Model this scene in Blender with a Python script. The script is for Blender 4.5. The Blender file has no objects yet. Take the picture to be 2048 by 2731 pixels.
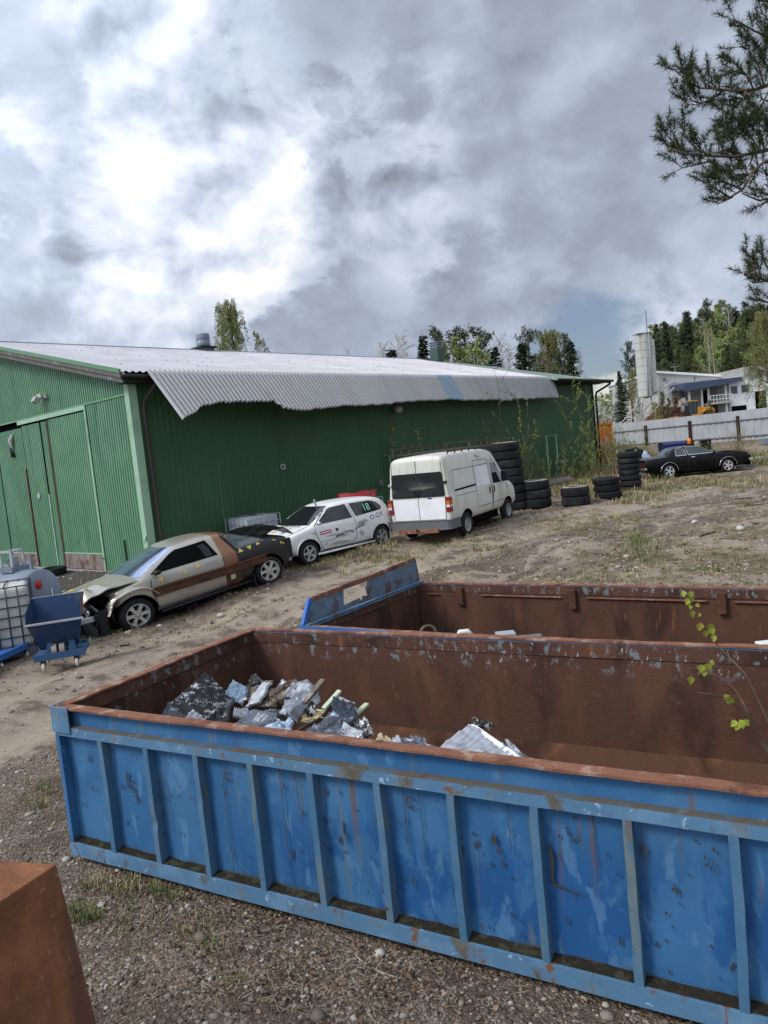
import bpy, bmesh, math, random
import numpy as np
from mathutils import Vector, Matrix, noise as mnoise
from mathutils.bvhtree import BVHTree

# ------------------------------------------------------------------ camera
sc = bpy.context.scene
COL = sc.collection
CAMH, FPX, PITCH, ROLL = 2.7, 1985.7, .0797, .1014
_f = Vector((0, math.cos(PITCH), -math.sin(PITCH)))
_r0 = Vector((1, 0, 0)); _u0 = _r0.cross(_f)
_r = math.cos(ROLL) * _r0 - math.sin(ROLL) * _u0
_u = math.sin(ROLL) * _r0 + math.cos(ROLL) * _u0
CAMP = Vector((0, 0, CAMH))
cd = bpy.data.cameras.new('camera'); cam = bpy.data.objects.new('camera', cd); COL.objects.link(cam)
cd.sensor_fit = 'HORIZONTAL'; cd.sensor_width = 36; cd.lens = FPX / 2048 * 36
cd.clip_start = .05; cd.clip_end = 4000
cam.matrix_world = Matrix(((_r.x, _u.x, -_f.x, 0), (_r.y, _u.y, -_f.y, 0), (_r.z, _u.z, -_f.z, CAMH), (0, 0, 0, 1)))
sc.camera = cam

def ray(px, py):
    return _f + _r * ((px - 1024) / FPX) - _u * ((py - 1365.5) / FPX)
def at(px, py, z=0.):                       # photo pixel -> point at height z
    d = ray(px, py); return CAMP + d * ((z - CAMH) / d.z)
def atd(px, py, D):                         # photo pixel -> point at distance D
    d = ray(px, py); return CAMP + d * (D / d.y)
def gnd(px, py):                            # photo pixel -> point on the terrain
    z = 0.
    for _ in range(25): p = at(px, py, z); z = .5 * z + .5 * float(zt(p.x, p.y))
    return Vector((p.x, p.y, float(zt(p.x, p.y))))

# ------------------------------------------------------------------ light
SUN_EL, SUN_AZ = math.radians(44), Vector((-.86, -.40))          # from the left, slightly behind
sd = Vector((SUN_AZ.x, SUN_AZ.y, 0)).normalized() * math.cos(SUN_EL) + Vector((0, 0, math.sin(SUN_EL)))
sl = bpy.data.lights.new('sun', 'SUN'); so = bpy.data.objects.new('sun', sl); COL.objects.link(so)
sl.energy = 1.9; sl.angle = math.radians(16); sl.color = (1, .95, .88)
so.rotation_euler = sd.to_track_quat('Z', 'Y').to_euler()
sc.view_settings.view_transform = 'Standard'; sc.view_settings.look = 'None'
sc.view_settings.gamma = 1; sc.view_settings.exposure = 0.35

class NT:                                    # small node helper
    def __init__(s, tree): s.t = tree; s.n = tree.nodes; s.l = tree.links
    def new(s, typ, **kw):
        n = s.n.new(typ)
        for k, v in kw.items(): setattr(n, k, v)
        return n
    def set(s, sock, v):
        if hasattr(v, 'is_output') or hasattr(v, 'links'): s.l.new(v, sock)
        else: sock.default_value = v
    def math(s, op, a, b=None, c=None, clamp=False):
        n = s.new('ShaderNodeMath', operation=op); n.use_clamp = clamp
        s.set(n.inputs[0], a)
        if b is not None: s.set(n.inputs[1], b)
        if c is not None: s.set(n.inputs[2], c)
        return n.outputs[0]
    def vmath(s, op, a, b=None):
        n = s.new('ShaderNodeVectorMath', operation=op); s.set(n.inputs[0], a)
        if b is not None: s.set(n.inputs[1], b)
        return n.outputs['Value'] if op in ('DOT_PRODUCT', 'LENGTH') else n.outputs[0]
    def noise(s, vec, scale, detail=5, rough=.55, dist=0., lac=2.):
        n = s.new('ShaderNodeTexNoise'); s.set(n.inputs['Vector'], vec)
        n.inputs['Scale'].default_value = scale; n.inputs['Detail'].default_value = detail
        n.inputs['Roughness'].default_value = rough; n.inputs['Distortion'].default_value = dist
        n.inputs['Lacunarity'].default_value = lac
        return n.outputs['Fac']
    def mrange(s, v, a, b, c=0., d=1., smooth=True):
        n = s.new('ShaderNodeMapRange'); n.clamp = True
        n.interpolation_type = 'SMOOTHSTEP' if smooth else 'LINEAR'
        s.set(n.inputs['Value'], v); n.inputs['From Min'].default_value = a; n.inputs['From Max'].default_value = b
        n.inputs['To Min'].default_value = c; n.inputs['To Max'].default_value = d
        return n.outputs['Result']
    def mix(s, f, a, b, blend='MIX'):
        n = s.new('ShaderNodeMix', data_type='RGBA', blend_type=blend)
        s.set(n.inputs[0], f); s.set(n.inputs[6], a if not isinstance(a, tuple) else (*a[:3], 1)); s.set(n.inputs[7], b if not isinstance(b, tuple) else (*b[:3], 1))
        return n.outputs[2]
    def ramp(s, f, stops):
        n = s.new('ShaderNodeValToRGB'); e = n.color_ramp.elements
        while len(e) < len(stops): e.new(.5)
        for el, (p, c) in zip(e, stops): el.position = p; el.color = (*c, 1)
        s.set(n.inputs[0], f); return n.outputs[0]

# ------------------------------------------------------------------ sky
W = bpy.data.worlds.new('World'); sc.world = W; W.use_nodes = True
W.cycles.sampling_method = 'MANUAL'; W.cycles.sample_map_resolution = 512
N = NT(W.node_tree); N.n.clear()
tc = N.new('ShaderNodeTexCoord'); D = tc.outputs['Generated']
sky = N.new('ShaderNodeTexSky', sky_type='NISHITA'); sky.sun_disc = False
sky.sun_elevation = SUN_EL; sky.sun_rotation = math.atan2(SUN_AZ.x, SUN_AZ.y); sky.air_density = 1.0; sky.dust_density = 1.5
sep = N.new('ShaderNodeSeparateXYZ'); N.l.new(D, sep.inputs[0])
P = N.vmath('MULTIPLY', D, (1., 1., 1.35))
warp = N.new('ShaderNodeTexNoise'); N.set(warp.inputs['Vector'], P); warp.inputs['Scale'].default_value = 5; warp.inputs['Detail'].default_value = 3
wv = N.new('ShaderNodeVectorMath', operation='SCALE'); N.set(wv.inputs[0], N.vmath('SUBTRACT', warp.outputs['Color'], (.5, .5, .5))); wv.inputs['Scale'].default_value = .10
PW = N.vmath('ADD', P, wv.outputs[0])
SH = tuple(np.array((-.030, -.012, .034)))
wob = N.math('MULTIPLY', N.math('SUBTRACT', N.noise(P, 4.5, 6, .62), .5), .40)
def blob(px, py, rad, amp, soft=.75):        # lighter or darker bank of cloud in a compass direction
    d = ray(px, py).normalized()
    ang = N.math('ARCCOSINE', N.math('MINIMUM', N.vmath('DOT_PRODUCT', D, tuple(d)), 1.))
    return N.math('MULTIPLY', N.mrange(N.math('ADD', ang, wob), rad * 1.25, rad * (1 - soft) * .6), amp)
def bank(items, c0):
    b = c0
    for a in items: b = N.math('ADD', b, blob(*a))
    return b
A = bank([(620, 600, .22, .13), (800, 440, .13, .10), (1120, 440, .15, .16), (260, 620, .18, .14), (420, 820, .16, .10), (700, 720, .12, .10), (150, 250, .20, .10), (400, 130, .14, .08), (880, 230, .12, .05), (1130, 190, .08, .10), (1500, 870, .12, .10), (330, 850, .16, .08),
          (1500, 60, .30, -.20), (30, 470, .12, -.10), (60, 740, .10, -.10), (1480, 640, .2, -.12), (900, 800, .2, -.08), (660, 340, .07, -.14)], 0.)
B = bank([(1500, 90, .26, .25), (1250, 40, .14, .12), (1950, 60, .25, .16), (30, 450, .13, .10), (60, 760, .11, .07), (20, 120, .12, .10), (250, 110, .10, .07), (740, 40, .16, .12), (690, 320, .075, .09), (1060, 300, .07, .18), (850, 510, .05, .10), (900, 760, .18, .12), (760, 880, .12, .08), (1480, 640, .16, .20), (1230, 610, .12, .16), (1650, 640, .16, .12), (1150, 860, .13, .14),
          (620, 600, .14, -.20), (1120, 440, .10, -.15), (280, 620, .12, -.10), (400, 160, .1, -.05)], 0.)
nA = N.noise(PW, 6.2, 10, .60); nA0 = N.noise(PW, 6.2, 4, .5); nA2 = N.noise(N.vmath('ADD', PW, SH), 6.2, 6, .5)
nB = N.noise(N.vmath('ADD', PW, (3.3, 8.1, 1.7)), 5.0, 8, .57); nB2 = N.noise(N.vmath('ADD', PW, (3.3 - .03, 8.1, 1.7 + .03)), 5.0, 4, .5)
bk = N.noise(N.vmath('ADD', PW, (9.1, 2.2, 4.)), 4.2, 7, .56)
val = N.math('MULTIPLY_ADD', bk, 1.25, -.08)                                   # high thin backdrop
ma = N.mrange(N.math('ADD', nA, A), .48, .575)
va = N.math('ADD', N.math('MULTIPLY_ADD', N.math('SUBTRACT', nA2, nA), 2.5, .565), N.math('MULTIPLY_ADD', N.math('ADD', nA, A), .62, -.30))
def lerp(f, a, b): return N.math('ADD', N.math('MULTIPLY', f, N.math('SUBTRACT', b, a)), a)
val = lerp(ma, val, va)
mb_ = N.math('MULTIPLY', N.mrange(N.math('ADD', nB, B), .53, .80), .88)
vb = N.math('ADD', N.math('MULTIPLY_ADD', N.math('SUBTRACT', nB2, nB), 1.1, .44), N.math('MULTIPLY_ADD', B, -.30, .05))
b = lerp(mb_, val, vb)
cl = N.ramp(b, [(0., (.19, .215, .27)), (.2, (.27, .305, .375)), (.4, (.385, .44, .55)), (.56, (.52, .59, .725)), (.72, (.69, .755, .875)), (.88, (.85, .90, .97)), (1., (1.0, 1.0, 1.0))])
tob = N.math('MULTIPLY', N.mrange(N.math('ADD', N.math('SUBTRACT', .98, nA), N.math('ADD', blob(1610, 930, .17, .36, .8), blob(1560, 1010, .08, .22, .9))), .70, .92), .9)
blue = N.mix(.5, N.vmath('MULTIPLY', sky.outputs[0], (.12, .12, .12)), (.135, .19, .33))
glow = N.mrange(N.vmath('DOT_PRODUCT', D, tuple(sd)), -.15, .95, 1., 2.1)
low = N.mrange(sep.outputs[2], -.02, .0)
c = N.mix(tob, cl, blue)
gl = N.math('MULTIPLY', blob(1630, 1050, .030, 1., .9), N.mrange(nA, .3, .5))
c = N.mix(gl, c, (.95, .92, .82))
c = N.mix(low, (.16, .15, .13), c)
bg = N.new('ShaderNodeBackground'); bg.inputs[1].default_value = .1
sc10 = N.new('ShaderNodeVectorMath', operation='SCALE'); N.set(sc10.inputs[0], c); N.set(sc10.inputs['Scale'], N.math('MULTIPLY', glow, 7.7))
N.l.new(sc10.outputs[0], bg.inputs[0])
wo = N.new('ShaderNodeOutputWorld'); N.l.new(bg.outputs[0], wo.inputs[0])

# ------------------------------------------------------------------ materials
MATS = {}
def mat(name, base, rough=.6, metal=0., layers=(), bump=0., bscale=30., spec=None, coat=0., rnd=0., var=.12, vscale=3., attr=None, trans=0.):
    """layers: dicts(c, s noise scale, lo, hi, st stretch, g=(axis,a,b) fade, r rough, a amount)"""
    if name in MATS: return MATS[name]
    m = bpy.data.materials.new(name); m.use_nodes = True; T = NT(m.node_tree); T.n.clear()
    out = T.new('ShaderNodeOutputMaterial'); bs = T.new('ShaderNodeBsdfPrincipled'); T.l.new(bs.outputs[0], out.inputs[0])
    t = T.new('ShaderNodeTexCoord'); oi = T.new('ShaderNodeObjectInfo')
    base_v = T.vmath('ADD', t.outputs['Object'], T.vmath('SCALE', oi.outputs['Random']) if False else (0, 0, 0))
    off = T.new('ShaderNodeCombineXYZ'); T.set(off.inputs[0], T.math('MULTIPLY', oi.outputs['Random'], 43.)); T.set(off.inputs[1], T.math('MULTIPLY', oi.outputs['Random'], 17.))
    V = T.vmath('ADD', base_v, off.outputs[0])
    spx = T.new('ShaderNodeSeparateXYZ'); T.l.new(t.outputs['Object'], spx.inputs[0])
    v = T.math('MULTIPLY_ADD', T.noise(V, vscale, 6, .6), 2 * var, 1 - var)
    col = T.mix(1., tuple(base), (1, 1, 1)) if False else None
    rgb = T.new('ShaderNodeRGB'); rgb.outputs[0].default_value = (*base, 1)
    col = rgb.outputs[0]
    if attr:
        an = T.new('ShaderNodeAttribute', attribute_name=attr); col = T.mix(1., col, an.outputs[0], 'MULTIPLY')
    sclv = T.new('ShaderNodeVectorMath', operation='SCALE'); T.set(sclv.inputs[0], col); T.set(sclv.inputs['Scale'], v); col = sclv.outputs[0]
    if rnd:
        hv = T.new('ShaderNodeHueSaturation'); T.set(hv.inputs['Hue'], T.math('MULTIPLY_ADD', oi.outputs['Random'], .04, .48))
        T.set(hv.inputs['Value'], T.math('MULTIPLY_ADD', oi.outputs['Random'], 2 * rnd, 1 - rnd)); T.set(hv.inputs['Color'], col); col = hv.outputs[0]
    ro = rough
    for i, L in enumerate(layers):
        vv = T.vmath('ADD', V, (i * 5.3 + L.get('o', 0), i * 2.1, i * 7.7))
        if 'st' in L: vv = T.vmath('MULTIPLY', vv, L['st'])
        k = T.mrange(T.noise(vv, L['s'], L.get('d', 7), L.get('ro', .6), L.get('w', .3)), L['lo'], L['hi'])
        if 'g' in L: k = T.math('MULTIPLY', k, T.mrange(spx.outputs[L['g'][0]], L['g'][1], L['g'][2]))
        if 'g2' in L: k = T.math('MULTIPLY', k, T.mrange(spx.outputs[L['g2'][0]], L['g2'][1], L['g2'][2]))
        if 'a' in L: k = T.math('MULTIPLY', k, L['a'])
        col = T.mix(k, col, tuple(L['c']))
        if 'r' in L:
            mx = T.new('ShaderNodeMix', data_type='FLOAT'); T.set(mx.inputs[0], k); T.set(mx.inputs[2], ro); T.set(mx.inputs[3], L['r']); ro = mx.outputs[0]
    T.set(bs.inputs['Base Color'], col); T.set(bs.inputs['Roughness'], ro)
    bs.inputs['Metallic'].default_value = metal; bs.inputs['Specular IOR Level'].default_value = spec if spec is not None else (.12 if rough >= .75 else .25 if rough >= .5 else .45)
    if coat: bs.inputs['Coat Weight'].default_value = coat; bs.inputs['Coat Roughness'].default_value = .08
    if trans:
        tr = T.new('ShaderNodeBsdfTranslucent'); T.set(tr.inputs[0], col); ms = T.new('ShaderNodeMixShader'); ms.inputs[0].default_value = trans
        T.l.new(bs.outputs[0], ms.inputs[1]); T.l.new(tr.outputs[0], ms.inputs[2]); T.l.new(ms.outputs[0], out.inputs[0])
    if bump:
        bn = T.new('ShaderNodeBump'); bn.inputs['Strength'].default_value = min(1., bump); bn.inputs['Distance'].default_value = .02
        T.set(bn.inputs['Height'], T.noise(V, bscale, 8, .65)); T.l.new(bn.outputs[0], bs.inputs['Normal'])
    MATS[name] = m; return m

RUST, RUST2, RUSTD = (.105, .045, .022), (.15, .068, .034), (.045, .022, .014)
mat('rust', (.085, .042, .026), .85, layers=[dict(c=RUST2, s=5, lo=.5, hi=.72), dict(c=RUSTD, s=2.3, lo=.5, hi=.68), dict(c=(.3, .14, .06), s=22, lo=.66, hi=.75, a=.7)], bump=.5, bscale=60)
mat('rust_inside', (.086, .043, .030), .9, layers=[
    dict(c=(.12, .057, .037), s=3.2, lo=.45, hi=.72, st=(1, 1, .45)), dict(c=(.048, .026, .02), s=2., lo=.48, hi=.68, st=(1.4, 1.4, .5)),
    dict(c=(.13, .07, .045), s=14, lo=.58, hi=.72, a=.6), dict(c=(.17, .07, .032), s=6, lo=.64, hi=.72, st=(2, 2, .3)),
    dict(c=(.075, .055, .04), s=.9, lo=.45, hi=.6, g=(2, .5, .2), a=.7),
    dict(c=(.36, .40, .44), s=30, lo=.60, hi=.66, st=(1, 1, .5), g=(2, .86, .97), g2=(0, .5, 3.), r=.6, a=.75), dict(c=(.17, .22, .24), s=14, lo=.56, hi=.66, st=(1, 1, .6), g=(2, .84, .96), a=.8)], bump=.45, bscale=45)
mat('rust_orange', (.24, .10, .045), .85, layers=[dict(c=(.34, .15, .07), s=4, lo=.45, hi=.7), dict(c=(.12, .05, .028), s=2.3, lo=.45, hi=.7), dict(c=(.09, .05, .045), s=4, lo=.5, hi=.7, st=(1.5, 1.5, .2), a=.7), dict(c=(.40, .24, .16), s=26, lo=.60, hi=.72, a=.6), dict(c=(.05, .028, .02), s=40, lo=.66, hi=.72, a=.7)], bump=.4, bscale=70)
mat('rust_edge', (.21, .095, .06), .85, layers=[dict(c=(.36, .25, .19), s=9, lo=.5, hi=.7), dict(c=(.10, .045, .028), s=5, lo=.52, hi=.7)], bump=.4, bscale=80)
mat('bin_blue', (.031, .118, .262), .55, layers=[
    dict(c=(.055, .162, .31), s=1.5, lo=.40, hi=.62, st=(1.3, 1.3, .8), a=.8), dict(c=(.014, .078, .225), s=2.6, lo=.46, hi=.53, st=(1.6, 1.6, .8), g=(2, .85, .45), g2=(0, .8, 2.6), a=.85),
    dict(c=(.09, .205, .36), s=3.6, lo=.56, hi=.63, st=(2.0, 2.0, .8), a=.6),
    dict(c=(.13, .15, .13), s=4.2, lo=.59, hi=.72, st=(3.4, 3.4, .16), a=.75), dict(c=(.13, .075, .04), s=5, lo=.60, hi=.70, st=(3, 3, .11), g=(2, .25, .95), a=.85),
    dict(c=(.07, .045, .03), s=11, lo=.705, hi=.74, st=(1.6, 1.6, .6), r=.9), dict(c=(.05, .04, .025), s=17, lo=.715, hi=.73, st=(1.5, 1.5, .6), r=.9),
    dict(c=(.05, .055, .04), s=6, lo=.4, hi=.6, g=(2, .16, .10), r=.9)], bump=.15, bscale=9)
mat('bin_rail', (.08, .178, .29), .55, layers=[
    dict(c=(.12, .23, .355), s=4, lo=.48, hi=.66), dict(c=(.10, .085, .065), s=3.5, lo=.55, hi=.66, st=(1.7, 1, 1), r=.9),
    dict(c=(.14, .16, .15), s=6, lo=.52, hi=.7, a=.8), dict(c=(.17, .08, .045), s=9, lo=.62, hi=.69, r=.9), dict(c=(.26, .38, .52), s=16, lo=.63, hi=.68)], bump=.2, bscale=25)
mat('bin_flange', (.105, .10, .085), .75, layers=[dict(c=(.09, .13, .17), s=4, lo=.5, hi=.65), dict(c=(.13, .07, .045), s=6, lo=.55, hi=.7), dict(c=(.16, .155, .14), s=12, lo=.55, hi=.7)], bump=.3, bscale=40)
mat('bin_rib', (.055, .14, .24), .55, layers=[
    dict(c=(.08, .165, .26), s=3, lo=.45, hi=.65, st=(1, 1, .5)), dict(c=(.13, .17, .17), s=5, lo=.50, hi=.68, st=(2, 2, .4)), dict(c=(.07, .05, .035), s=11, lo=.665, hi=.70, r=.9), dict(c=(.16, .10, .05), s=5, lo=.62, hi=.70, st=(3, 3, .3), a=.8)], bump=.2, bscale=25)
mat('bin_panel_in', (.115, .165, .215), .6, layers=[dict(c=(.10, .05, .028), s=4, lo=.50, hi=.62, r=.9), dict(c=(.2, .16, .10), s=9, lo=.6, hi=.72), dict(c=(.16, .24, .33), s=3, lo=.55, hi=.7)], bump=.25, bscale=30)
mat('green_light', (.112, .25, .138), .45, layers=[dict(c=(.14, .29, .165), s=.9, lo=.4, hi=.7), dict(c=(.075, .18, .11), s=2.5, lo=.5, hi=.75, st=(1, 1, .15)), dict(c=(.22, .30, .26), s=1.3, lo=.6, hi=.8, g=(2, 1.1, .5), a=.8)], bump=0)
mat('green_dark_shaded', (.032, .085, .036), .5, layers=[dict(c=(.040, .104, .042), s=.8, lo=.4, hi=.7), dict(c=(.03, .074, .038), s=2.2, lo=.5, hi=.75, st=(1, 1, .12)), dict(c=(.10, .15, .06), s=3, lo=.62, hi=.75, st=(3, 3, .12), a=.5)])  # hall green with the long wall's shade put into a darker base
mat('green_trim', (.29, .45, .31), .5, layers=[dict(c=(.21, .34, .23), s=2, lo=.5, hi=.7)])
mat('green_verge', (.09, .21, .10), .45)
mat('vent_green', (.05, .085, .07), .5)
mat('green_roof', (.15, .20, .165), .5, layers=[dict(c=(.20, .25, .21), s=.6, lo=.45, hi=.65)])
mat('roof_silver', (.37, .36, .38), .42, metal=.25, layers=[dict(c=(.45, .44, .47), s=.5, lo=.4, hi=.65), dict(c=(.29, .28, .28), s=1.2, lo=.55, hi=.75, a=.6)])
mat('awning', (.39, .385, .39), .5, metal=.15, layers=[dict(c=(.37, .355, .345), s=.7, lo=.45, hi=.65, st=(1.5, .3, .3)), dict(c=(.27, .25, .23), s=2.2, lo=.6, hi=.75, st=(2, .3, .3), a=.7)])
mat('awning_blue', (.23, .30, .36), .5, metal=.15)
mat('timber_grey', (.13, .125, .12), .85, layers=[dict(c=(.2, .19, .18), s=3, lo=.5, hi=.7)], bump=.3)
mat('black_steel', (.016, .015, .015), .6)
mat('brown_pipe', (.055, .04, .036), .55)
mat('concrete', (.33, .325, .30), .9, layers=[dict(c=(.24, .235, .215), s=1.2, lo=.45, hi=.65), dict(c=(.40, .39, .365), s=4, lo=.55, hi=.7)], bump=.3)
mat('silo_grey', (.43, .45, .42), .6, layers=[dict(c=(.31, .32, .29), s=.5, lo=.5, hi=.66, st=(1, 1, .3)), dict(c=(.36, .29, .21), s=.8, lo=.55, hi=.68, st=(2, 2, .2), g=(2, 9, 12))], var=.15)
mat('white_wall', (.43, .42, .405), .75, layers=[dict(c=(.34, .33, .315), s=.3, lo=.45, hi=.65)])
mat('fence_grey', (.37, .385, .40), .55, layers=[dict(c=(.31, .325, .345), s=.7, lo=.45, hi=.65)])
mat('post_maroon', (.035, .016, .016), .6)
mat('plate_grey', (.20, .165, .15), .75, layers=[dict(c=(.12, .065, .045), s=2.5, lo=.48, hi=.64), dict(c=(.28, .27, .27), s=4, lo=.55, hi=.7)])
mat('rubber', (.018, .018, .019), .8, layers=[dict(c=(.045, .042, .04), s=3, lo=.5, hi=.7), dict(c=(.09, .08, .068), s=11, lo=.62, hi=.75, a=.5)], bump=.2, bscale=60)
mat('rubber_dusty', (.016, .0165, .019), .8, layers=[dict(c=(.038, .036, .034), s=2.4, lo=.48, hi=.72), dict(c=(.10, .09, .075), s=6, lo=.62, hi=.78, a=.5)], bump=.25, bscale=50)
mat('dust_top', (.30, .265, .22), .95, layers=[dict(c=(.12, .10, .085), s=4, lo=.5, hi=.65)], bump=.4)
mat('alloy', (.55, .54, .51), .35, metal=.65, layers=[dict(c=(.33, .31, .28), s=5, lo=.55, hi=.75)])
mat('alloy_bright', (.75, .75, .75), .25, metal=.7)
mat('steel_wheel', (.30, .29, .28), .55, metal=.3, layers=[dict(c=(.14, .08, .05), s=8, lo=.58, hi=.7)])
mat('glass_dark', (.013, .016, .018), .06, spec=.6, coat=.3)
mat('glass_teal', (.03, .05, .048), .08, spec=.6)
mat('glass_sky_tint', (.34, .42, .66), .06, metal=0.85, spec=.9, coat=1.)  # blue metallic base puts the reflected sky into the windscreen colour
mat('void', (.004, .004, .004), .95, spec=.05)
mat('white_paint', (.72, .72, .69), .35, coat=.3, layers=[dict(c=(.60, .58, .52), s=2.2, lo=.52, hi=.72), dict(c=(.40, .36, .29), s=4, lo=.58, hi=.75, g=(2, .65, .25))])
mat('van_paint', (.62, .615, .54), .45, layers=[dict(c=(.52, .505, .415), s=2.2, lo=.48, hi=.68, st=(1, 1, .3)), dict(c=(.34, .32, .24), s=3.5, lo=.57, hi=.75, st=(2, 2, .2)), dict(c=(.28, .13, .05), s=7, lo=.67, hi=.74, st=(2, 2, .25)), dict(c=(.33, .30, .22), s=3, lo=.45, hi=.7, g=(2, .9, .35), a=.7)])
mat('van_white', (.74, .75, .76), .4, layers=[dict(c=(.66, .66, .64), s=2, lo=.5, hi=.7)])
mat('black_paint', (.003, .003, .0035), .2, spec=.22, coat=.05, layers=[dict(c=(.007, .0065, .006), s=4, lo=.5, hi=.75, r=.4)])
mat('plastic_black', (.018, .018, .02), .5)
mat('plastic_grey', (.12, .125, .135), .6)
mat('chrome', (.62, .62, .62), .2, metal=.9)
mat('red_lamp', (.20, .010, .010), .25, coat=.4)
mat('dull_red_lamp', (.045, .008, .009), .3, coat=.3)
mat('amber_lamp', (.50, .13, .015), .25, coat=.6)
mat('white_lamp', (.6, .6, .58), .2, coat=.6)
mat('red_plastic', (.42, .012, .018), .3, coat=.5)
mat('yellow_paint', (.66, .47, .07), .6, layers=[dict(c=(.5, .42, .22), s=9, lo=.5, hi=.7)])
mat('ink_blue', (.02, .03, .17), .5); mat('ink_black', (.02, .02, .022), .6); mat('ink_red', (.45, .03, .03), .5); mat('ink_green', (.30, .72, .47), .5); mat('ink_white', (.8, .8, .78), .5)
mat('scuff', (.05, .05, .052), .8)
mat('dent_grey', (.42, .40, .36), .6)
mat('cage', (.30, .31, .33), .45, metal=.5)
mat('cage_dark', (.05, .055, .065), .5, metal=.4)
mat('ibc_white', (.52, .53, .47), .55, layers=[dict(c=(.42, .42, .34), s=2, lo=.5, hi=.7), dict(c=(.2, .2, .14), s=6, lo=.66, hi=.74)], trans=0.)
mat('ibc_grey', (.36, .39, .44), .55, layers=[dict(c=(.28, .31, .35), s=2, lo=.5, hi=.7)])
mat('tank_grey', (.16, .19, .235), .42, layers=[dict(c=(.21, .245, .30), s=1.5, lo=.45, hi=.65)])
mat('cart_blue', (.012, .038, .10), .55, layers=[dict(c=(.05, .06, .075), s=3, lo=.52, hi=.66), dict(c=(.13, .06, .035), s=6, lo=.64, hi=.72)])
mat('cart_blue_bright', (.035, .14, .42), .5, layers=[dict(c=(.08, .13, .22), s=4, lo=.55, hi=.7)])
mat('cart_base', (.035, .085, .18), .55, layers=[dict(c=(.09, .11, .14), s=4, lo=.55, hi=.7)])
mat('caster', (.55, .54, .50), .6)
mat('bare_bark', (.10, .075, .05), .9, layers=[dict(c=(.17, .14, .10), s=9, lo=.5, hi=.7)], bump=.4)
mat('birch_bark', (.50, .48, .44), .8, layers=[dict(c=(.05, .045, .04), s=5, lo=.6, hi=.68, st=(.4, .4, 2.5))])
mat('pine_bark', (.14, .075, .045), .9, layers=[dict(c=(.06, .04, .03), s=8, lo=.5, hi=.65, st=(2, 2, .5))], bump=.5)
mat('loader_yellow', (.50, .235, .03), .6, layers=[dict(c=(.3, .17, .06), s=2, lo=.5, hi=.7)]); mat('orange_plastic', (.8, .22, .01), .45); mat('bin_navy', (.012, .02, .11), .5)
mat('blue_roof', (.055, .075, .13), .5)
mat('needle_green', (.1, .1, .1))
mat('alu', (.34, .355, .385), .4, metal=.6, layers=[dict(c=(.68, .70, .73), s=7, lo=.5, hi=.66), dict(c=(.13, .14, .15), s=5, lo=.52, hi=.68)])
mat('alu_blue', (.33, .42, .52), .45, metal=.35, layers=[dict(c=(.62, .70, .78), s=8, lo=.54, hi=.66), dict(c=(.10, .13, .17), s=6, lo=.54, hi=.68)])
mat('alu_white', (.37, .39, .42), .5, metal=.25, layers=[dict(c=(.36, .38, .42), s=6, lo=.52, hi=.7), dict(c=(.17, .165, .16), s=9, lo=.6, hi=.7)])
mat('core_black', (.05, .05, .048), .6, metal=.2, layers=[dict(c=(.62, .62, .61), s=14, lo=.535, hi=.59, st=(1, 1, 1), ro=.7), dict(c=(.022, .022, .022), s=5, lo=.5, hi=.7)])
mat('core_brown', (.17, .13, .095), .6, metal=.3, layers=[dict(c=(.34, .31, .28), s=8, lo=.55, hi=.68), dict(c=(.06, .05, .04), s=6, lo=.52, hi=.68)])
mat('core_steel', (.10, .115, .14), .5, metal=.3, layers=[dict(c=(.30, .35, .42), s=9, lo=.57, hi=.67), dict(c=(.03, .03, .035), s=6, lo=.52, hi=.68)])
mat('core_gold', (.36, .30, .17), .55, metal=.3, layers=[dict(c=(.5, .46, .34), s=9, lo=.52, hi=.66), dict(c=(.08, .07, .05), s=7, lo=.55, hi=.68)])
mat('pale_green', (.42, .48, .34), .7)
mat('dirt', (.022, .019, .014), .95, layers=[dict(c=(.045, .045, .028), s=14, lo=.5, hi=.62)], bump=.6, bscale=60)
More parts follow.
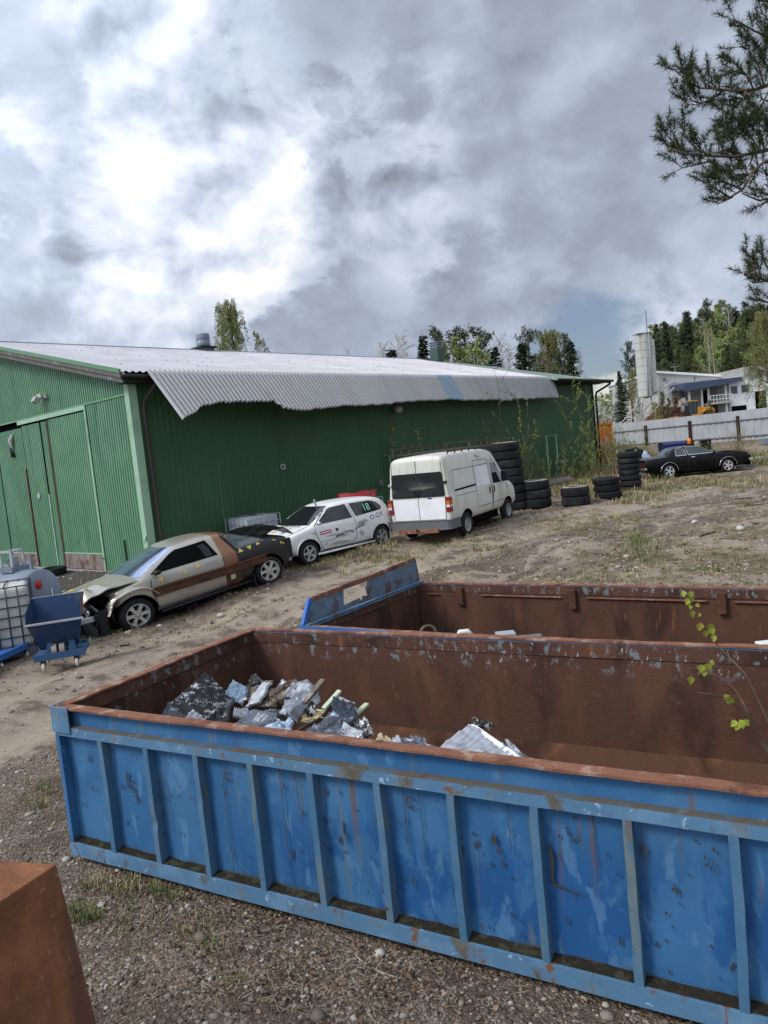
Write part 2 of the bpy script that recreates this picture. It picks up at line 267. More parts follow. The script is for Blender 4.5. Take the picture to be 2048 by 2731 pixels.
# ------------------------------------------------------------------ mesh helpers
RNG = random.Random(7)
class MB:
    def __init__(s): s.v = []; s.f = []; s.m = []
    def add(s, vs, fs, mi=0, M=None):
        k = len(s.v)
        s.v += [tuple(M @ Vector(p)) for p in vs] if M is not None else [tuple(p) for p in vs]
        s.f += [tuple(i + k for i in f) for f in fs]; s.m += [mi] * len(fs); return s
    def box(s, c, d, mi=0, M=None):
        x, y, z = (q / 2 for q in d)
        vs = [(c[0] + a * x, c[1] + b * y, c[2] + e * z) for e in (-1, 1) for b in (-1, 1) for a in (-1, 1)]
        return s.add(vs, [(0, 2, 3, 1), (4, 5, 7, 6), (0, 1, 5, 4), (2, 6, 7, 3), (0, 4, 6, 2), (1, 3, 7, 5)], mi, M)
    def bx(s, a, b, mi=0, M=None):                      # box from corner to corner
        return s.box([(p + q) / 2 for p, q in zip(a, b)], [abs(q - p) for p, q in zip(a, b)], mi, M)
    def bar(s, p, q, w, h=None, up=(0, 0, 1), mi=0):
        p, q = Vector(p), Vector(q); d = (q - p); L = d.length; d.normalize(); up = Vector(up)
        if abs(d.dot(up)) > .97: up = Vector((1, 0, 0)) if abs(d.x) < .9 else Vector((0, 1, 0))
        x = d.cross(up).normalized(); z = x.cross(d); M = Matrix(((x.x, d.x, z.x, 0), (x.y, d.y, z.y, 0), (x.z, d.z, z.z, 0), (0, 0, 0, 1))); M.translation = (p + q) / 2
        return s.box((0, 0, 0), (w, L, h or w), mi, M)
    def tube(s, pts, r, n=6, mi=0, cap=True):
        pts = [Vector(p) for p in pts]; k0 = len(s.v); ref = Vector((.13, .27, .95)); prev = None
        rs = r if isinstance(r, (list, tuple)) else [r] * len(pts)
        for i, p in enumerate(pts):
            d = (pts[min(i + 1, len(pts) - 1)] - pts[max(i - 1, 0)])
            if d.length < 1e-9: d = Vector((0, 0, 1))
            d.normalize()
            x = prev if prev is not None else d.cross(ref)
            x = x - d * x.dot(d)
            if x.length < 1e-4: x = d.cross(Vector((1, .2, .1)))
            x.normalize(); prev = x; y = d.cross(x)
            s.v += [tuple(p + (x * math.cos(2 * math.pi * j / n) + y * math.sin(2 * math.pi * j / n)) * rs[i]) for j in range(n)]
        for i in range(len(pts) - 1):
            for j in range(n):
                a = k0 + i * n + j; b = k0 + i * n + (j + 1) % n
                s.f.append((a, b, b + n, a + n)); s.m.append(mi)
        if cap:
            s.f.append(tuple(k0 + j for j in range(n))[::-1]); s.m.append(mi)
            e = k0 + (len(pts) - 1) * n; s.f.append(tuple(e + j for j in range(n))); s.m.append(mi)
        return s
    def lathe(s, prof, n=24, M=None, mi=0, close=False):   # profile (r, z) about z
        vs = [(r * math.cos(2 * math.pi * j / n), r * math.sin(2 * math.pi * j / n), z) for r, z in prof for j in range(n)]
        k = len(prof); fs = []
        for i in range(k if close else k - 1):
            for j in range(n):
                a, b = i * n + j, i * n + (j + 1) % n; c, d = ((i + 1) % k) * n + (j + 1) % n, ((i + 1) % k) * n + j
                fs.append((a, b, c, d))
        return s.add(vs, fs, mi, M)
    def prism(s, poly, y0, y1, mi=0, M=None):              # (x, z) outline extruded along y
        n = len(poly); vs = [(x, y0, z) for x, z in poly] + [(x, y1, z) for x, z in poly]
        fs = [tuple(range(n)), tuple(range(2 * n - 1, n - 1, -1))] + [(i, i + n, (i + 1) % n + n, (i + 1) % n) for i in range(n)]
        return s.add(vs, fs, mi, M)
    def grid(s, fn, nu, nv, mi=0, M=None):
        vs = [fn(i / nu, j / nv) for i in range(nu + 1) for j in range(nv + 1)]
        fs = [(i * (nv + 1) + j, (i + 1) * (nv + 1) + j, (i + 1) * (nv + 1) + j + 1, i * (nv + 1) + j + 1) for i in range(nu) for j in range(nv)]
        return s.add(vs, fs, mi, M)
    def slab(s, fn, nu, nv, t, mi=0, M=None):              # grid with thickness along -normal guess t (vector)
        t = Vector(t); k = (nu + 1) * (nv + 1)
        top = [Vector(fn(i / nu, j / nv)) for i in range(nu + 1) for j in range(nv + 1)]
        vs = [tuple(p) for p in top] + [tuple(p + t) for p in top]; fs = []
        q = lambda i, j: i * (nv + 1) + j
        for i in range(nu):
            for j in range(nv):
                fs.append((q(i, j), q(i + 1, j), q(i + 1, j + 1), q(i, j + 1))); fs.append((k + q(i, j), k + q(i, j + 1), k + q(i + 1, j + 1), k + q(i + 1, j)))
        for i in range(nu):
            for j in (0, nv): fs.append((q(i, j), q(i + 1, j), k + q(i + 1, j), k + q(i, j)))
        for j in range(nv):
            for i in (0, nu): fs.append((q(i, j), q(i, j + 1), k + q(i, j + 1), k + q(i, j)))
        return s.add(vs, fs, mi, M)
    def mesh(s, name, mats, smooth=False):
        me = bpy.data.meshes.new(name); me.from_pydata(s.v, [], s.f)
        mats = mats if isinstance(mats, (list, tuple)) else [mats]
        for m in mats: me.materials.append(MATS[m] if isinstance(m, str) else m)
        if len(mats) > 1: me.polygons.foreach_set('material_index', s.m)
        if smooth: me.polygons.foreach_set('use_smooth', [True] * len(me.polygons))
        me.update(); return me
    def build(s, name, mats, parent=None, smooth=False, bevel=0., fix=True, **k):
        me = s.mesh(name, mats, smooth)
        if fix or bevel:
            bm = bmesh.new(); bm.from_mesh(me)
            if bevel:
                bmesh.ops.remove_doubles(bm, verts=bm.verts, dist=1e-5)
                es = [e for e in bm.edges if len(e.link_faces) == 2 and e.calc_face_angle(0) > .5]
                bmesh.ops.bevel(bm, geom=es, offset=bevel, segments=2, profile=.6, affect='EDGES', clamp_overlap=True)
            if fix: bmesh.ops.recalc_face_normals(bm, faces=bm.faces)
            bm.to_mesh(me); bm.free()
            if smooth: me.polygons.foreach_set('use_smooth', [True] * len(me.polygons))
        return link(name, me, parent, **k)

def link(name, data, parent=None, M=None, label=None, cat=None, group=None, kind=None):
    o = bpy.data.objects.new(name, data); COL.objects.link(o)
    if parent is not None: o.parent = parent
    if M is not None: o.matrix_local = M
    return tag(o, label, cat, group, kind)
def tag(o, label=None, cat=None, group=None, kind=None):
    for k, v in (('label', label), ('category', cat), ('group', group), ('kind', kind)):
        if v: o[k] = v
    return o
def thing(name, label, cat, M=None, loc=None, rz=0., group=None):
    if M is None: M = Matrix.Translation(loc or (0, 0, 0)) @ Matrix.Rotation(rz, 4, 'Z')
    o = bpy.data.objects.new(name, None); o.empty_display_size = .2; COL.objects.link(o); o.matrix_world = M
    return tag(o, label, cat, group)
KIDS = {}
def copy_tree(o, M=None, label=None, parent=None, group=None):
    c = o.copy(); COL.objects.link(c)
    if parent is not None: c.parent = parent
    if M is not None: c.matrix_world = M
    if label: c['label'] = label
    if group: c['group'] = group
    for ch in list(o.children): copy_tree(ch, parent=c)
    return c
def rot(ax, a): return Matrix.Rotation(a, 4, ax)
def tr(x, y, z): return Matrix.Translation((x, y, z))

def np_mesh(name, V, F, mat_, smooth=False, attrs=None):
    """V (n,3), F (m,k) arrays -> mesh"""
    me = bpy.data.meshes.new(name); V = np.asarray(V, np.float32); F = np.asarray(F, np.int32); k = F.shape[1]
    me.vertices.add(len(V)); me.vertices.foreach_set('co', V.ravel())
    me.loops.add(F.size); me.loops.foreach_set('vertex_index', F.ravel())
    me.polygons.add(len(F)); me.polygons.foreach_set('loop_start', np.arange(len(F), dtype=np.int32) * k)
    me.polygons.foreach_set('loop_total', np.full(len(F), k, np.int32))
    if smooth: me.polygons.foreach_set('use_smooth', np.ones(len(F), bool))
    for nm, a in (attrs or {}).items():
        at_ = me.attributes.new(nm, 'FLOAT_COLOR', 'POINT'); c = np.ones((len(V), 4), np.float32); a = np.asarray(a)
        c[:, :3] = a if a.ndim == 2 else a[:, None]; at_.data.foreach_set('color', c.ravel())
    me.update(calc_edges=True); me.validate()
    if mat_: me.materials.append(MATS[mat_] if isinstance(mat_, str) else mat_)
    return me

# ------------------------------------------------------------------ terrain
CP = np.array([(-2.5, 5.3, 0), (1.5, 3, 0), (0, 8.9, -.02), (3.4, 6.7, .0), (0, 0, 0), (-3, 2, 0), (-5.2, 10.9, -.08), (-6.3, 12.2, -.08), (-4.8, 13.8, -.15), (-2.6, 15.8, .15),
    (-1.9, 17.7, .2), (-.16, 19.2, .25), (.7, 19.8, .28), (2.1, 19.4, .3), (3.6, 21.9, .33), (4.2, 24.6, .4), (6, 23.8, .4), (8.7, 26.5, .4), (12.3, 32, .38), (14.9, 32, .38),
    (-6.46, 20.2, .0), (-12, 25, .0), (-9, 16, -.05), (11.5, 39, .7), (4, 30, .45), (-2.5, 23.5, .12), (20, 42, .8), (19, 60, 1.1), (26, 50, 1.05), (10, 15, .3), (6, 10, .12), (20, 20, .5), (-20, 10, 0), (-30, 40, 0), (0, -20, 0), (40, 30, .9), (-10, 60, .6)])
def zt(x, y):
    x = np.asarray(x, float); y = np.asarray(y, float)
    d2 = (x[..., None] - CP[:, 0]) ** 2 + (y[..., None] - CP[:, 1]) ** 2
    w = 1 / (d2 + 1.2) ** 2.2
    z = (w * CP[:, 2]).sum(-1) / w.sum(-1)
    far = np.clip((y - 55) / 55, 0, 1); z = z * (1 - far) + far * 3.0
    hill = 12 * np.exp(-(((x - 125) / 48) ** 2 + ((y - 205) / 60) ** 2) * 1.0)
    return z + hill * np.clip((y - 118) / 30, 0, 1)
def polyd(X, Y, pts):
    best = np.full(X.shape, 1e9); side = np.zeros(X.shape)
    for (ax, ay), (bx_, by) in zip(pts[:-1], pts[1:]):
        dx, dy = bx_ - ax, by - ay; L2 = dx * dx + dy * dy
        t = np.clip(((X - ax) * dx + (Y - ay) * dy) / L2, 0, 1); qx, qy = X - ax - t * dx, Y - ay - t * dy
        d = np.hypot(qx, qy); s_ = np.sign(qx * dy - qy * dx); m = d < best; best = np.where(m, d, best); side = np.where(m, s_, side)
    return best * side
TRACK = [tuple(at(px, py, z).xy) for px, py, z in [(-500, 2150, 0), (0, 1900, 0), (300, 1760, -.02), (640, 1655, 0), (1000, 1545, .05), (1300, 1450, .15), (1600, 1370, .28), (1900, 1300, .38), (2300, 1240, .45)]]
def fbm(X, Y, s, octv=4):
    o = np.empty(X.size); xf, yf = X.ravel(), Y.ravel()
    for i in range(X.size): o[i] = mnoise.fractal((xf[i] * s, yf[i] * s, 3.3), 1., 2., octv)
    return o.reshape(X.shape)
xs = np.concatenate([-np.geomspace(1500, 16, 30), np.arange(-15.5, -4.9, .25), np.arange(-4.8, 4.5, .075), np.arange(4.5, 20, .16), np.arange(20.5, 60, 2.), np.geomspace(60, 1800, 26)])
ys = np.concatenate([-np.geomspace(800, 4, 16), np.arange(-3, 1.4, .4), np.arange(1.4, 8, .075), np.arange(8, 24, .13), np.arange(24, 45, .25), np.arange(46, 120, 2.5), np.arange(122, 260, 5.), np.geomspace(262, 3000, 20)])
X, Y = np.meshgrid(xs, ys, indexing='ij')
Z = zt(X, Y)
near = (X > -16) & (X < 21) & (Y > 1) & (Y < 46)
n_lo, n_hi = fbm(X, Y, .55, 3), fbm(X, Y, 3.1, 4)
td = polyd(X, Y, TRACK) + .35 * n_lo
trk = np.exp(-((td / 1.5) ** 4))
rut = np.exp(-(((np.abs(td) - .78) / .30) ** 2))
Z = Z + near * (.05 * fbm(X, Y, 1.3, 2) * np.clip((Y - 9) / 4, 0, 1) * (1 - trk) + .035 * n_lo * (1 - .5 * trk) + .012 * n_hi * (1 - .6 * trk) - .075 * rut * (1 + .6 * n_lo) + .045 * np.exp(-((td / .33) ** 2)) + .07 * np.exp(-(((np.abs(td) - 1.75) / .35) ** 2)) * (0.6 + n_lo) * (Y > 11))
# keep the ground under what stands on it
def flat_under(cx, cy, ux, uy, L, Wd, z0, soft=.5):
    global Z
    a = (X - cx) * ux + (Y - cy) * uy; b_ = -(X - cx) * uy + (Y - cy) * ux
    d = np.maximum(np.maximum(-a, a - L), np.maximum(-b_, b_ - Wd)); w = np.clip(1 - d / soft, 0, 1); Z = Z * (1 - w) + w * np.minimum(Z, z0)
B1 = Vector((-2.53, 5.27, 0)); B1YAW = -.5159
B2 = at(805, 1670, 1.0); B2 = Vector((B2.x, B2.y, 0)); B2YAW = -.60
flat_under(B1.x, B1.y, math.cos(B1YAW), math.sin(B1YAW), 6.2, 2.3, -.06, .35)
flat_under(B2.x, B2.y, math.cos(B2YAW), math.sin(B2YAW), 6.2, 2.4, -.06, .35)
HX, HY, HYAW = -6.46, 20.158, .8393
hA, hG = (math.cos(HYAW), math.sin(HYAW)), (-math.sin(HYAW), math.cos(HYAW))
ga = (X - HX) * hA[0] + (Y - HY) * hA[1]; gb = (X - HX) * hG[0] + (Y - HY) * hG[1]
inside = (ga > .3) & (ga < 27) & (gb > .3) & (gb < 52)
Z = np.where(inside, np.minimum(Z, -.1), Z)
apron = np.clip((-ga * -1 + .0) * 0 + (1 - np.clip((np.abs(ga + 2.6) - 2.2) / .9, 0, 1)), 0, 1) * (gb > -1.2) * np.clip((gb + 1.2), 0, 1)
grassy = np.clip(.55 - np.abs(td) / 6 + n_lo * .9, 0, 1) * (1 - trk)
wallveg = np.clip(1 - np.abs(gb + 1.2) / 2.5, 0, 1) * (ga > 13) * (ga < 30)
grassy = np.clip(np.maximum(np.clip((np.abs(td) - 1.5) * .35 + n_lo * 1.1 - .1, 0, 1) * (Y > 9), wallveg), 0, 1) + (Y > 50)
lanes = [-4.6, -3.9, -2.9, 2.7, 3.4, 4.6, 5.4]
rut2 = sum(np.exp(-(((td + .5 * n_lo - q) / .16) ** 2)) for q in lanes) * (Y > 10); berm = sum(np.exp(-(((td + .5 * n_lo - q) / .14) ** 2)) for q in (-4.25, -3.4, -2.3, -1.7, 1.75, 2.3, 3.05, 4.0, 5.0)) * (Y > 9) * np.clip(.5 + n_lo, 0, 1)
slope_ = np.clip((Y - 8.5) / 3, 0, 1) * (Y < 60) * np.clip((X + .5 - .15 * (Y - 10)) / 2.5, 0, 1) * (.38 + .6 * n_lo)
nu, nv = X.shape
idx = np.arange(nu * nv).reshape(nu, nv)
F = np.stack([idx[:-1, :-1], idx[1:, :-1], idx[1:, 1:], idx[:-1, 1:]], -1).reshape(-1, 4)
V = np.stack([X, Y, Z], -1).reshape(-1, 3)
gm = bpy.data.materials.new('ground_gravel'); gm.use_nodes = True; T = NT(gm.node_tree); T.n.clear(); MATS['ground'] = gm
out = T.new('ShaderNodeOutputMaterial'); bs = T.new('ShaderNodeBsdfPrincipled'); T.l.new(bs.outputs[0], out.inputs[0])
geo = T.new('ShaderNodeTexCoord'); GP = geo.outputs['Object']
an = T.new('ShaderNodeAttribute', attribute_name='zone'); sp = T.new('ShaderNodeSeparateColor'); T.l.new(an.outputs[0], sp.inputs[0])
vor = T.new('ShaderNodeTexVoronoi'); T.set(vor.inputs['Vector'], T.vmath('ADD', GP, T.vmath('MULTIPLY', T.noise(GP, 40, 2), (.0, .0, .0)))); vor.inputs['Scale'].default_value = 66; vor.inputs['Randomness'].default_value = 1
vor2 = T.new('ShaderNodeTexVoronoi'); T.l.new(GP, vor2.inputs['Vector']); vor2.inputs['Scale'].default_value = 30
cs = T.new('ShaderNodeSeparateColor'); T.l.new(vor.outputs['Color'], cs.inputs[0])
gravel = T.ramp(cs.outputs[0], [(0., (.090, .068, .048)), (.35, (.138, .106, .078)), (.7, (.192, .152, .116)), (.93, (.26, .215, .17)), (1., (.38, .335, .28))])
cs2 = T.new('ShaderNodeSeparateColor'); T.l.new(vor2.outputs['Color'], cs2.inputs[0])
gravel = T.mix(T.math('MULTIPLY', T.mrange(cs2.outputs[1], .80, .86), T.mrange(vor2.outputs['Distance'], .34, .26)), gravel, (.27, .245, .22))
gravel = T.mix(T.mrange(T.noise(GP, 1.3, 6, .6), .45, .7), gravel, T.vmath('MULTIPLY', gravel, (.72, .68, .64)))
sand = T.ramp(T.noise(GP, 5, 9, .65), [(.3, (.24, .19, .14)), (.5, (.315, .256, .195)), (.7, (.37, .305, .24))])
sand = T.mix(T.mrange(T.noise(T.vmath('ADD', GP, (3., 9., 0.)), .9, 6, .6), .5, .68), sand, (.20, .158, .115))
sand = T.mix(T.math('MULTIPLY', T.mrange(cs.outputs[1], .82, .9), .6), sand, (.34, .30, .255))
asph = T.ramp(T.noise(GP, 7, 8, .65), [(.3, (.06, .054, .048)), (.7, (.115, .105, .092))])
grs = T.ramp(T.noise(GP, 9, 8, .7), [(.3, (.12, .10, .05)), (.5, (.195, .155, .09)), (.7, (.26, .21, .13))])
brk = T.noise(T.vmath('ADD', GP, (1., 5., 0.)), 3.2, 8, .68)
c = T.mix(T.mrange(T.math('ADD', sp.outputs[0], T.math('MULTIPLY_ADD', brk, .9, -.45)), .35, .65), gravel, sand)
c = T.mix(T.mrange(T.math('ADD', sp.outputs[1], T.math('MULTIPLY_ADD', brk, 1.6, -.8)), .5, .8, 0, .6), c, grs)
c = T.mix(T.mrange(T.math('ADD', sp.outputs[2], T.math('MULTIPLY_ADD', brk, .5, -.25)), .4, .6), c, asph)
c = T.mix(T.math('MULTIPLY', T.mrange(T.noise(T.vmath('ADD', GP, (8., 2., 0.)), 1.9, 7, .65), .48, .62), .72), c, T.mix(T.noise(GP, 60, 4, .7), (.05, .036, .026), (.125, .095, .07)))
an2 = T.new('ShaderNodeAttribute', attribute_name='ruts'); sp2 = T.new('ShaderNodeSeparateColor'); T.l.new(an2.outputs[0], sp2.inputs[0])
c = T.mix(T.math('MULTIPLY', T.mrange(T.math('ADD', sp2.outputs[2], T.math('MULTIPLY_ADD', brk, 1.2, -.6)), .3, .7), .8), c, sand)
c = T.mix(T.math('MULTIPLY', T.mrange(T.math('ADD', sp2.outputs[0], T.math('MULTIPLY_ADD', brk, 1.0, -.5)), .3, .8), .55), c, (.38, .31, .235))
c = T.mix(T.math('MULTIPLY', T.mrange(T.math('ADD', sp2.outputs[1], T.math('MULTIPLY_ADD', brk, 1.3, -.65)), .3, .8), .6), c, (.10, .082, .062))
T.set(bs.inputs['Base Color'], c); bs.inputs['Roughness'].default_value = .95; bs.inputs['Specular IOR Level'].default_value = .08
bn = T.new('ShaderNodeBump'); bn.inputs['Strength'].default_value = .9; bn.inputs['Distance'].default_value = .012
hgt = T.math('ADD', T.math('MULTIPLY', T.math('SUBTRACT', .5, vor.outputs['Distance']), 1.2), T.math('ADD', T.math('MULTIPLY', T.noise(GP, 38, 6, .7), 1.2), T.math('MULTIPLY', T.noise(GP, 6, 6, .6), 2.5)))
T.set(bn.inputs['Height'], hgt); T.l.new(bn.outputs[0], bs.inputs['Normal'])
me = np_mesh('ground', V, F, 'ground', True, {'ruts': np.stack([np.clip(rut + .8 * rut2, 0, 1).ravel(), np.clip(berm, 0, 1).ravel(), np.clip(slope_, 0, 1).ravel()], -1), 'zone': np.stack([np.clip(trk, 0, 1).ravel(), np.clip(grassy, 0, 1).ravel(), np.clip(apron, 0, 1).ravel()], -1)})
ground = link('ground', me, kind='structure')
gbm = BVHTree.FromPolygons([tuple(p) for p in V], [tuple(int(i) for i in f) for f in F])
def gz(x, y):
    h = gbm.ray_cast(Vector((x, y, 60)), Vector((0, 0, -1))); return h[0].z if h[0] else float(zt(x, y))

# ------------------------------------------------------------------ loose ground cover
def blocked(x, y):
    for (o, yaw, L, w) in ((B1, B1YAW, 6.3, 2.3), (B2, B2YAW, 6.3, 2.35)):
        a = (x - o.x) * math.cos(yaw) + (y - o.y) * math.sin(yaw); b_ = -(x - o.x) * math.sin(yaw) + (y - o.y) * math.cos(yaw)
        if -.02 < a < L and .1 < b_ < w: return True
    return False
def scatter_pts(n, r0, r1, rg, p=1.0, a0=-34, a1=34):
    res = []
    while len(res) < n:
        t = rg.random(); r = (r0 ** (1 - p) + t * (r1 ** (1 - p) - r0 ** (1 - p))) ** (1 / (1 - p)) if p != 1 else r0 * (r1 / r0) ** t
        a = math.radians(rg.uniform(a0, a1)); x, y = r * math.sin(a), r * math.cos(a)
        if not blocked(x, y): res.append((x, y, r))
    return res
bm = bmesh.new(); bmesh.ops.create_icosphere(bm, subdivisions=1, radius=1.)
IV = np.array([v.co[:] for v in bm.verts]); IF = np.array([[v.index for v in f.verts] for f in bm.faces]); bm.free()
rg = random.Random(3); nr = np.random.RandomState(5)
PV, PF, PC = [], [], []
def stone(x, y, z, s, col):
    v = IV * (1 + nr.uniform(-.22, .22, (len(IV), 1))) * np.array([s * rg.uniform(.7, 1.35), s * rg.uniform(.7, 1.2), s * rg.uniform(.4, .75)])
    a = rg.uniform(0, 6.28); c, s_ = math.cos(a), math.sin(a); v = np.stack([v[:, 0] * c - v[:, 1] * s_, v[:, 0] * s_ + v[:, 1] * c, v[:, 2]], -1)
    PF.append(IF + sum_n[0]); sum_n[0] += len(v); PV.append(v + (x, y, z)); PC.append(np.tile(col, (len(v), 1)))
sum_n = [0]
SC = [(.20, .165, .135), (.15, .125, .10), (.28, .245, .205), (.23, .185, .15), (.11, .092, .08), (.38, .35, .31), (.22, .165, .125)]
for x, y, r in scatter_pts(19000, 2., 30, rg, 1.25):
    tdv = abs(float(polyd(np.array([x]), np.array([y]), TRACK)[0]))
    if tdv < 1.2 and rg.random() < .72: continue
    s = rg.lognormvariate(math.log(.0055 + .0007 * r), .45); stone(x, y, gz(x, y) + s * .15, min(s, .055), rg.choice(SC))
for x, y, r in scatter_pts(9000, 7, 32, rg, 1.6, -25, 34):
    tdv = abs(float(polyd(np.array([x]), np.array([y]), TRACK)[0]))
    if tdv < 1.3 and rg.random() < .85: continue
    stone(x, y, gz(x, y) + .004, min(rg.lognormvariate(math.log(.022), .5), .08), rg.choice(SC))
mat('stone', (1, 1, 1), .9, attr='col', var=.2, vscale=20)
link('gravel_stones', np_mesh('gravel_stones', np.concatenate(PV), np.concatenate(PF), 'stone', True, {'col': np.concatenate(PC)}), kind='stuff')
tag(bpy.data.objects['gravel_stones'], 'loose grey and brown gravel stones strewn over the yard', 'gravel')
# single larger stones
for i, (px, py, s, lab) in enumerate([(590, 1640, .085, 'large pale stone lying beside the dirt track below the wrecked sedan'), (1742, 1347, .13, 'pale stone on the sandy bank right of the truck tyres'), (1852, 1397, .10, 'whitish stone in the rough ground above the rear blue container'),
                                      (1975, 1411, .12, 'cream stone at the right edge of the rough ground'), (1012, 2560 - 36, .03, 'egg shaped pale pebble near the curved twig'), (270, 2420, .03, 'flat grey stone left of the dry leaves'), (565, 1655, .05, 'small dark stone beside the large pale stone')]):
    PV, PF, PC = [], [], []; sum_n[0] = 0; p = gnd(px, py); stone(0, 0, s * .25, s, (.45, .42, .37) if i != 6 else (.12, .10, .09))
    link('stone', np_mesh('stone', PV[0], PF[0], 'stone', True, {'col': PC[0]}), M=tr(p.x, p.y, gz(p.x, p.y)), label=lab, cat='stone')
# dry leaves
LV, LF, LC = [], [], []; k = 0
def dry_leaf(x, y, z, s, col):
    global k
    a, t, u = rg.uniform(0, 6.28), rg.uniform(-1.1, 1.1), rg.uniform(-.8, .8)
    base = np.array([(0, 0, 0), (.5, .38, .18), (1, 0, .05), (.5, -.38, .18), (.5, 0, 0)]) * s * np.array([1, rg.uniform(.6, 1.2), rg.uniform(.3, 2.)])
    R_ = np.array((rot('Z', a) @ rot('X', t) @ rot('Y', u)).to_3x3()); v = base @ R_.T + (x, y, z + .012)
    LV.append(v); LF.extend([(k, k + 4, k + 1), (k + 4, k + 2, k + 1), (k, k + 3, k + 4), (k + 4, k + 3, k + 2)]); LC.append(np.tile(col, (5, 1))); k += 5
DL = [(.16, .095, .06), (.21, .13, .085), (.10, .064, .044), (.28, .195, .135), (.19, .14, .10), (.08, .052, .037), (.24, .20, .15)]
for cx, cy, sx, sy, n in [(600, 2480, 170, 110, 700), (830, 2640, 230, 70, 600), (1050, 2620, 60, 45, 160), (330, 2370, 90, 70, 170), (700, 2380, 200, 45, 230), (1100, 2520, 160, 30, 160), (600, 2680, 300, 60, 160), (260, 1830, 110, 25, 60), (1500, 2640, 300, 50, 60)]:
    for _ in range(n):
        p = at(rg.gauss(cx, sx), rg.gauss(cy, sy), 0)
        if blocked(p.x, p.y): continue
        dry_leaf(p.x, p.y, gz(p.x, p.y), rg.uniform(.012, .034), rg.choice(DL))
for _ in range(900):                                  # straw and stalk bits among the leaves
    cx, cy, sx, sy = rg.choice([(450, 2420, 150, 70), (700, 2480, 200, 80), (300, 2350, 70, 30), (1000, 2620, 250, 50), (250, 1820, 130, 25), (700, 2650, 280, 50)]); p = at(rg.gauss(cx, sx), rg.gauss(cy, sy), 0)
    if blocked(p.x, p.y): continue
    a = rg.uniform(0, 6.28); l, w = rg.uniform(.02, .09), rg.uniform(.0008, .0018); z = gz(p.x, p.y) + .008; dx, dy = math.cos(a), math.sin(a); rs = rg.uniform(-.01, .02)
    LV.append(np.array([(p.x - dy * w, p.y + dx * w, z), (p.x + dy * w, p.y - dx * w, z), (p.x + dx * l + dy * w, p.y + dy * l - dx * w, z + rs), (p.x + dx * l - dy * w, p.y + dy * l + dx * w, z + rs)])); LF.extend([(k, k + 1, k + 2), (k, k + 2, k + 3)]); LC.append(np.tile(rg.choice([(.33, .27, .17), (.24, .18, .11), (.40, .34, .24)]), (4, 1))); k += 4
mat('dry_leaf', (1, 1, 1), .85, attr='col', var=.2, vscale=60)
link('dry_leaves', np_mesh('dry_leaves', np.concatenate(LV), LF, 'dry_leaf', False, {'col': np.concatenate(LC)}), kind='stuff', label='brown dry leaves scattered on the gravel beside the blue container', cat='leaves')
# grass
GV, GF, GC = [], [], []; gk = 0
def tuft(x, y, z, h, n, spread, cols, lean=.5):
    global gk
    for _ in range(n):
        a = rg.uniform(0, 6.28); rr = rg.random() * spread; bx_, by = x + rr * math.cos(a), y + rr * math.sin(a); l = h * rg.uniform(.45, 1.1); w = l * .016 + .0014 + .00022 * math.hypot(x, y)
        dx, dy = math.cos(a + rg.uniform(-1, 1)) * lean * l, math.sin(a + rg.uniform(-1, 1)) * lean * l; px_, py_ = -dy, dx; q = math.hypot(px_, py_) + 1e-6; px_, py_ = px_ / q * w, py_ / q * w
        GV.extend([(bx_ - px_, by - py_, z - .01), (bx_ + px_, by + py_, z - .01), (bx_ + dx * .35 + px_ * .7, by + dy * .35 + py_ * .7, z + l * .6), (bx_ + dx * .35 - px_ * .7, by + dy * .35 - py_ * .7, z + l * .6), (bx_ + dx, by + dy, z + l * rg.uniform(.75, 1))])
        GF.extend([(gk, gk + 1, gk + 2), (gk, gk + 2, gk + 3), (gk + 3, gk + 2, gk + 4)]); c_ = rg.choice(cols); GC.extend([c_] * 5); gk += 5
GREEN = [(.11, .15, .04), (.14, .17, .05), (.09, .12, .035), (.18, .18, .075)]; STRAW = [(.33, .27, .14), (.27, .21, .11), (.38, .32, .19), (.20, .16, .08)]
def grass_px(cx, cy, sx, sy, n, h, mix_, blades=10):
    for _ in range(int(n * 1.8)):
        p = gnd(rg.gauss(cx, sx), rg.gauss(cy, sy))
        if blocked(p.x, p.y): continue
        tuft(p.x, p.y, gz(p.x, p.y), h * rg.uniform(.3, 1.15), blades + rg.randint(-4, 8), h * rg.uniform(.5, 1.6), GREEN if rg.random() < mix_ else STRAW)
grass_px(330, 1680, 130, 22, 60, .09, .75); grass_px(560, 1610, 130, 30, 50, .08, .5); grass_px(880, 1495, 130, 18, 170, .13, .28); grass_px(1010, 1470, 60, 15, 80, .16, .2)
grass_px(1240, 1440, 60, 14, 60, .12, .4); grass_px(1500, 1390, 120, 16, 130, .12, .3); grass_px(1690, 1320, 60, 16, 130, .22, .35); grass_px(1850, 1290, 120, 8, 160, .22, .35)
grass_px(1800, 1510, 160, 35, 90, .09, .45); grass_px(1950, 1450, 110, 60, 60, .09, .4); grass_px(1650, 1540, 120, 20, 60, .08, .5); grass_px(1780, 1440, 160, 30, 40, .09, .35)
grass_px(1480, 1300, 60, 14, 140, .3, .25); grass_px(1570, 1285, 40, 14, 160, .4, .3); grass_px(1620, 1270, 40, 18, 120, .4, .35); grass_px(1400, 1300, 50, 14, 70, .25, .3)
grass_px(600, 1480, 60, 12, 40, .2, .5); grass_px(360, 1500, 70, 8, 40, .2, .8); grass_px(120, 2130, 60, 60, 10, .09, .7, 8); grass_px(1700, 1450, 25, 20, 20, .2, .9)
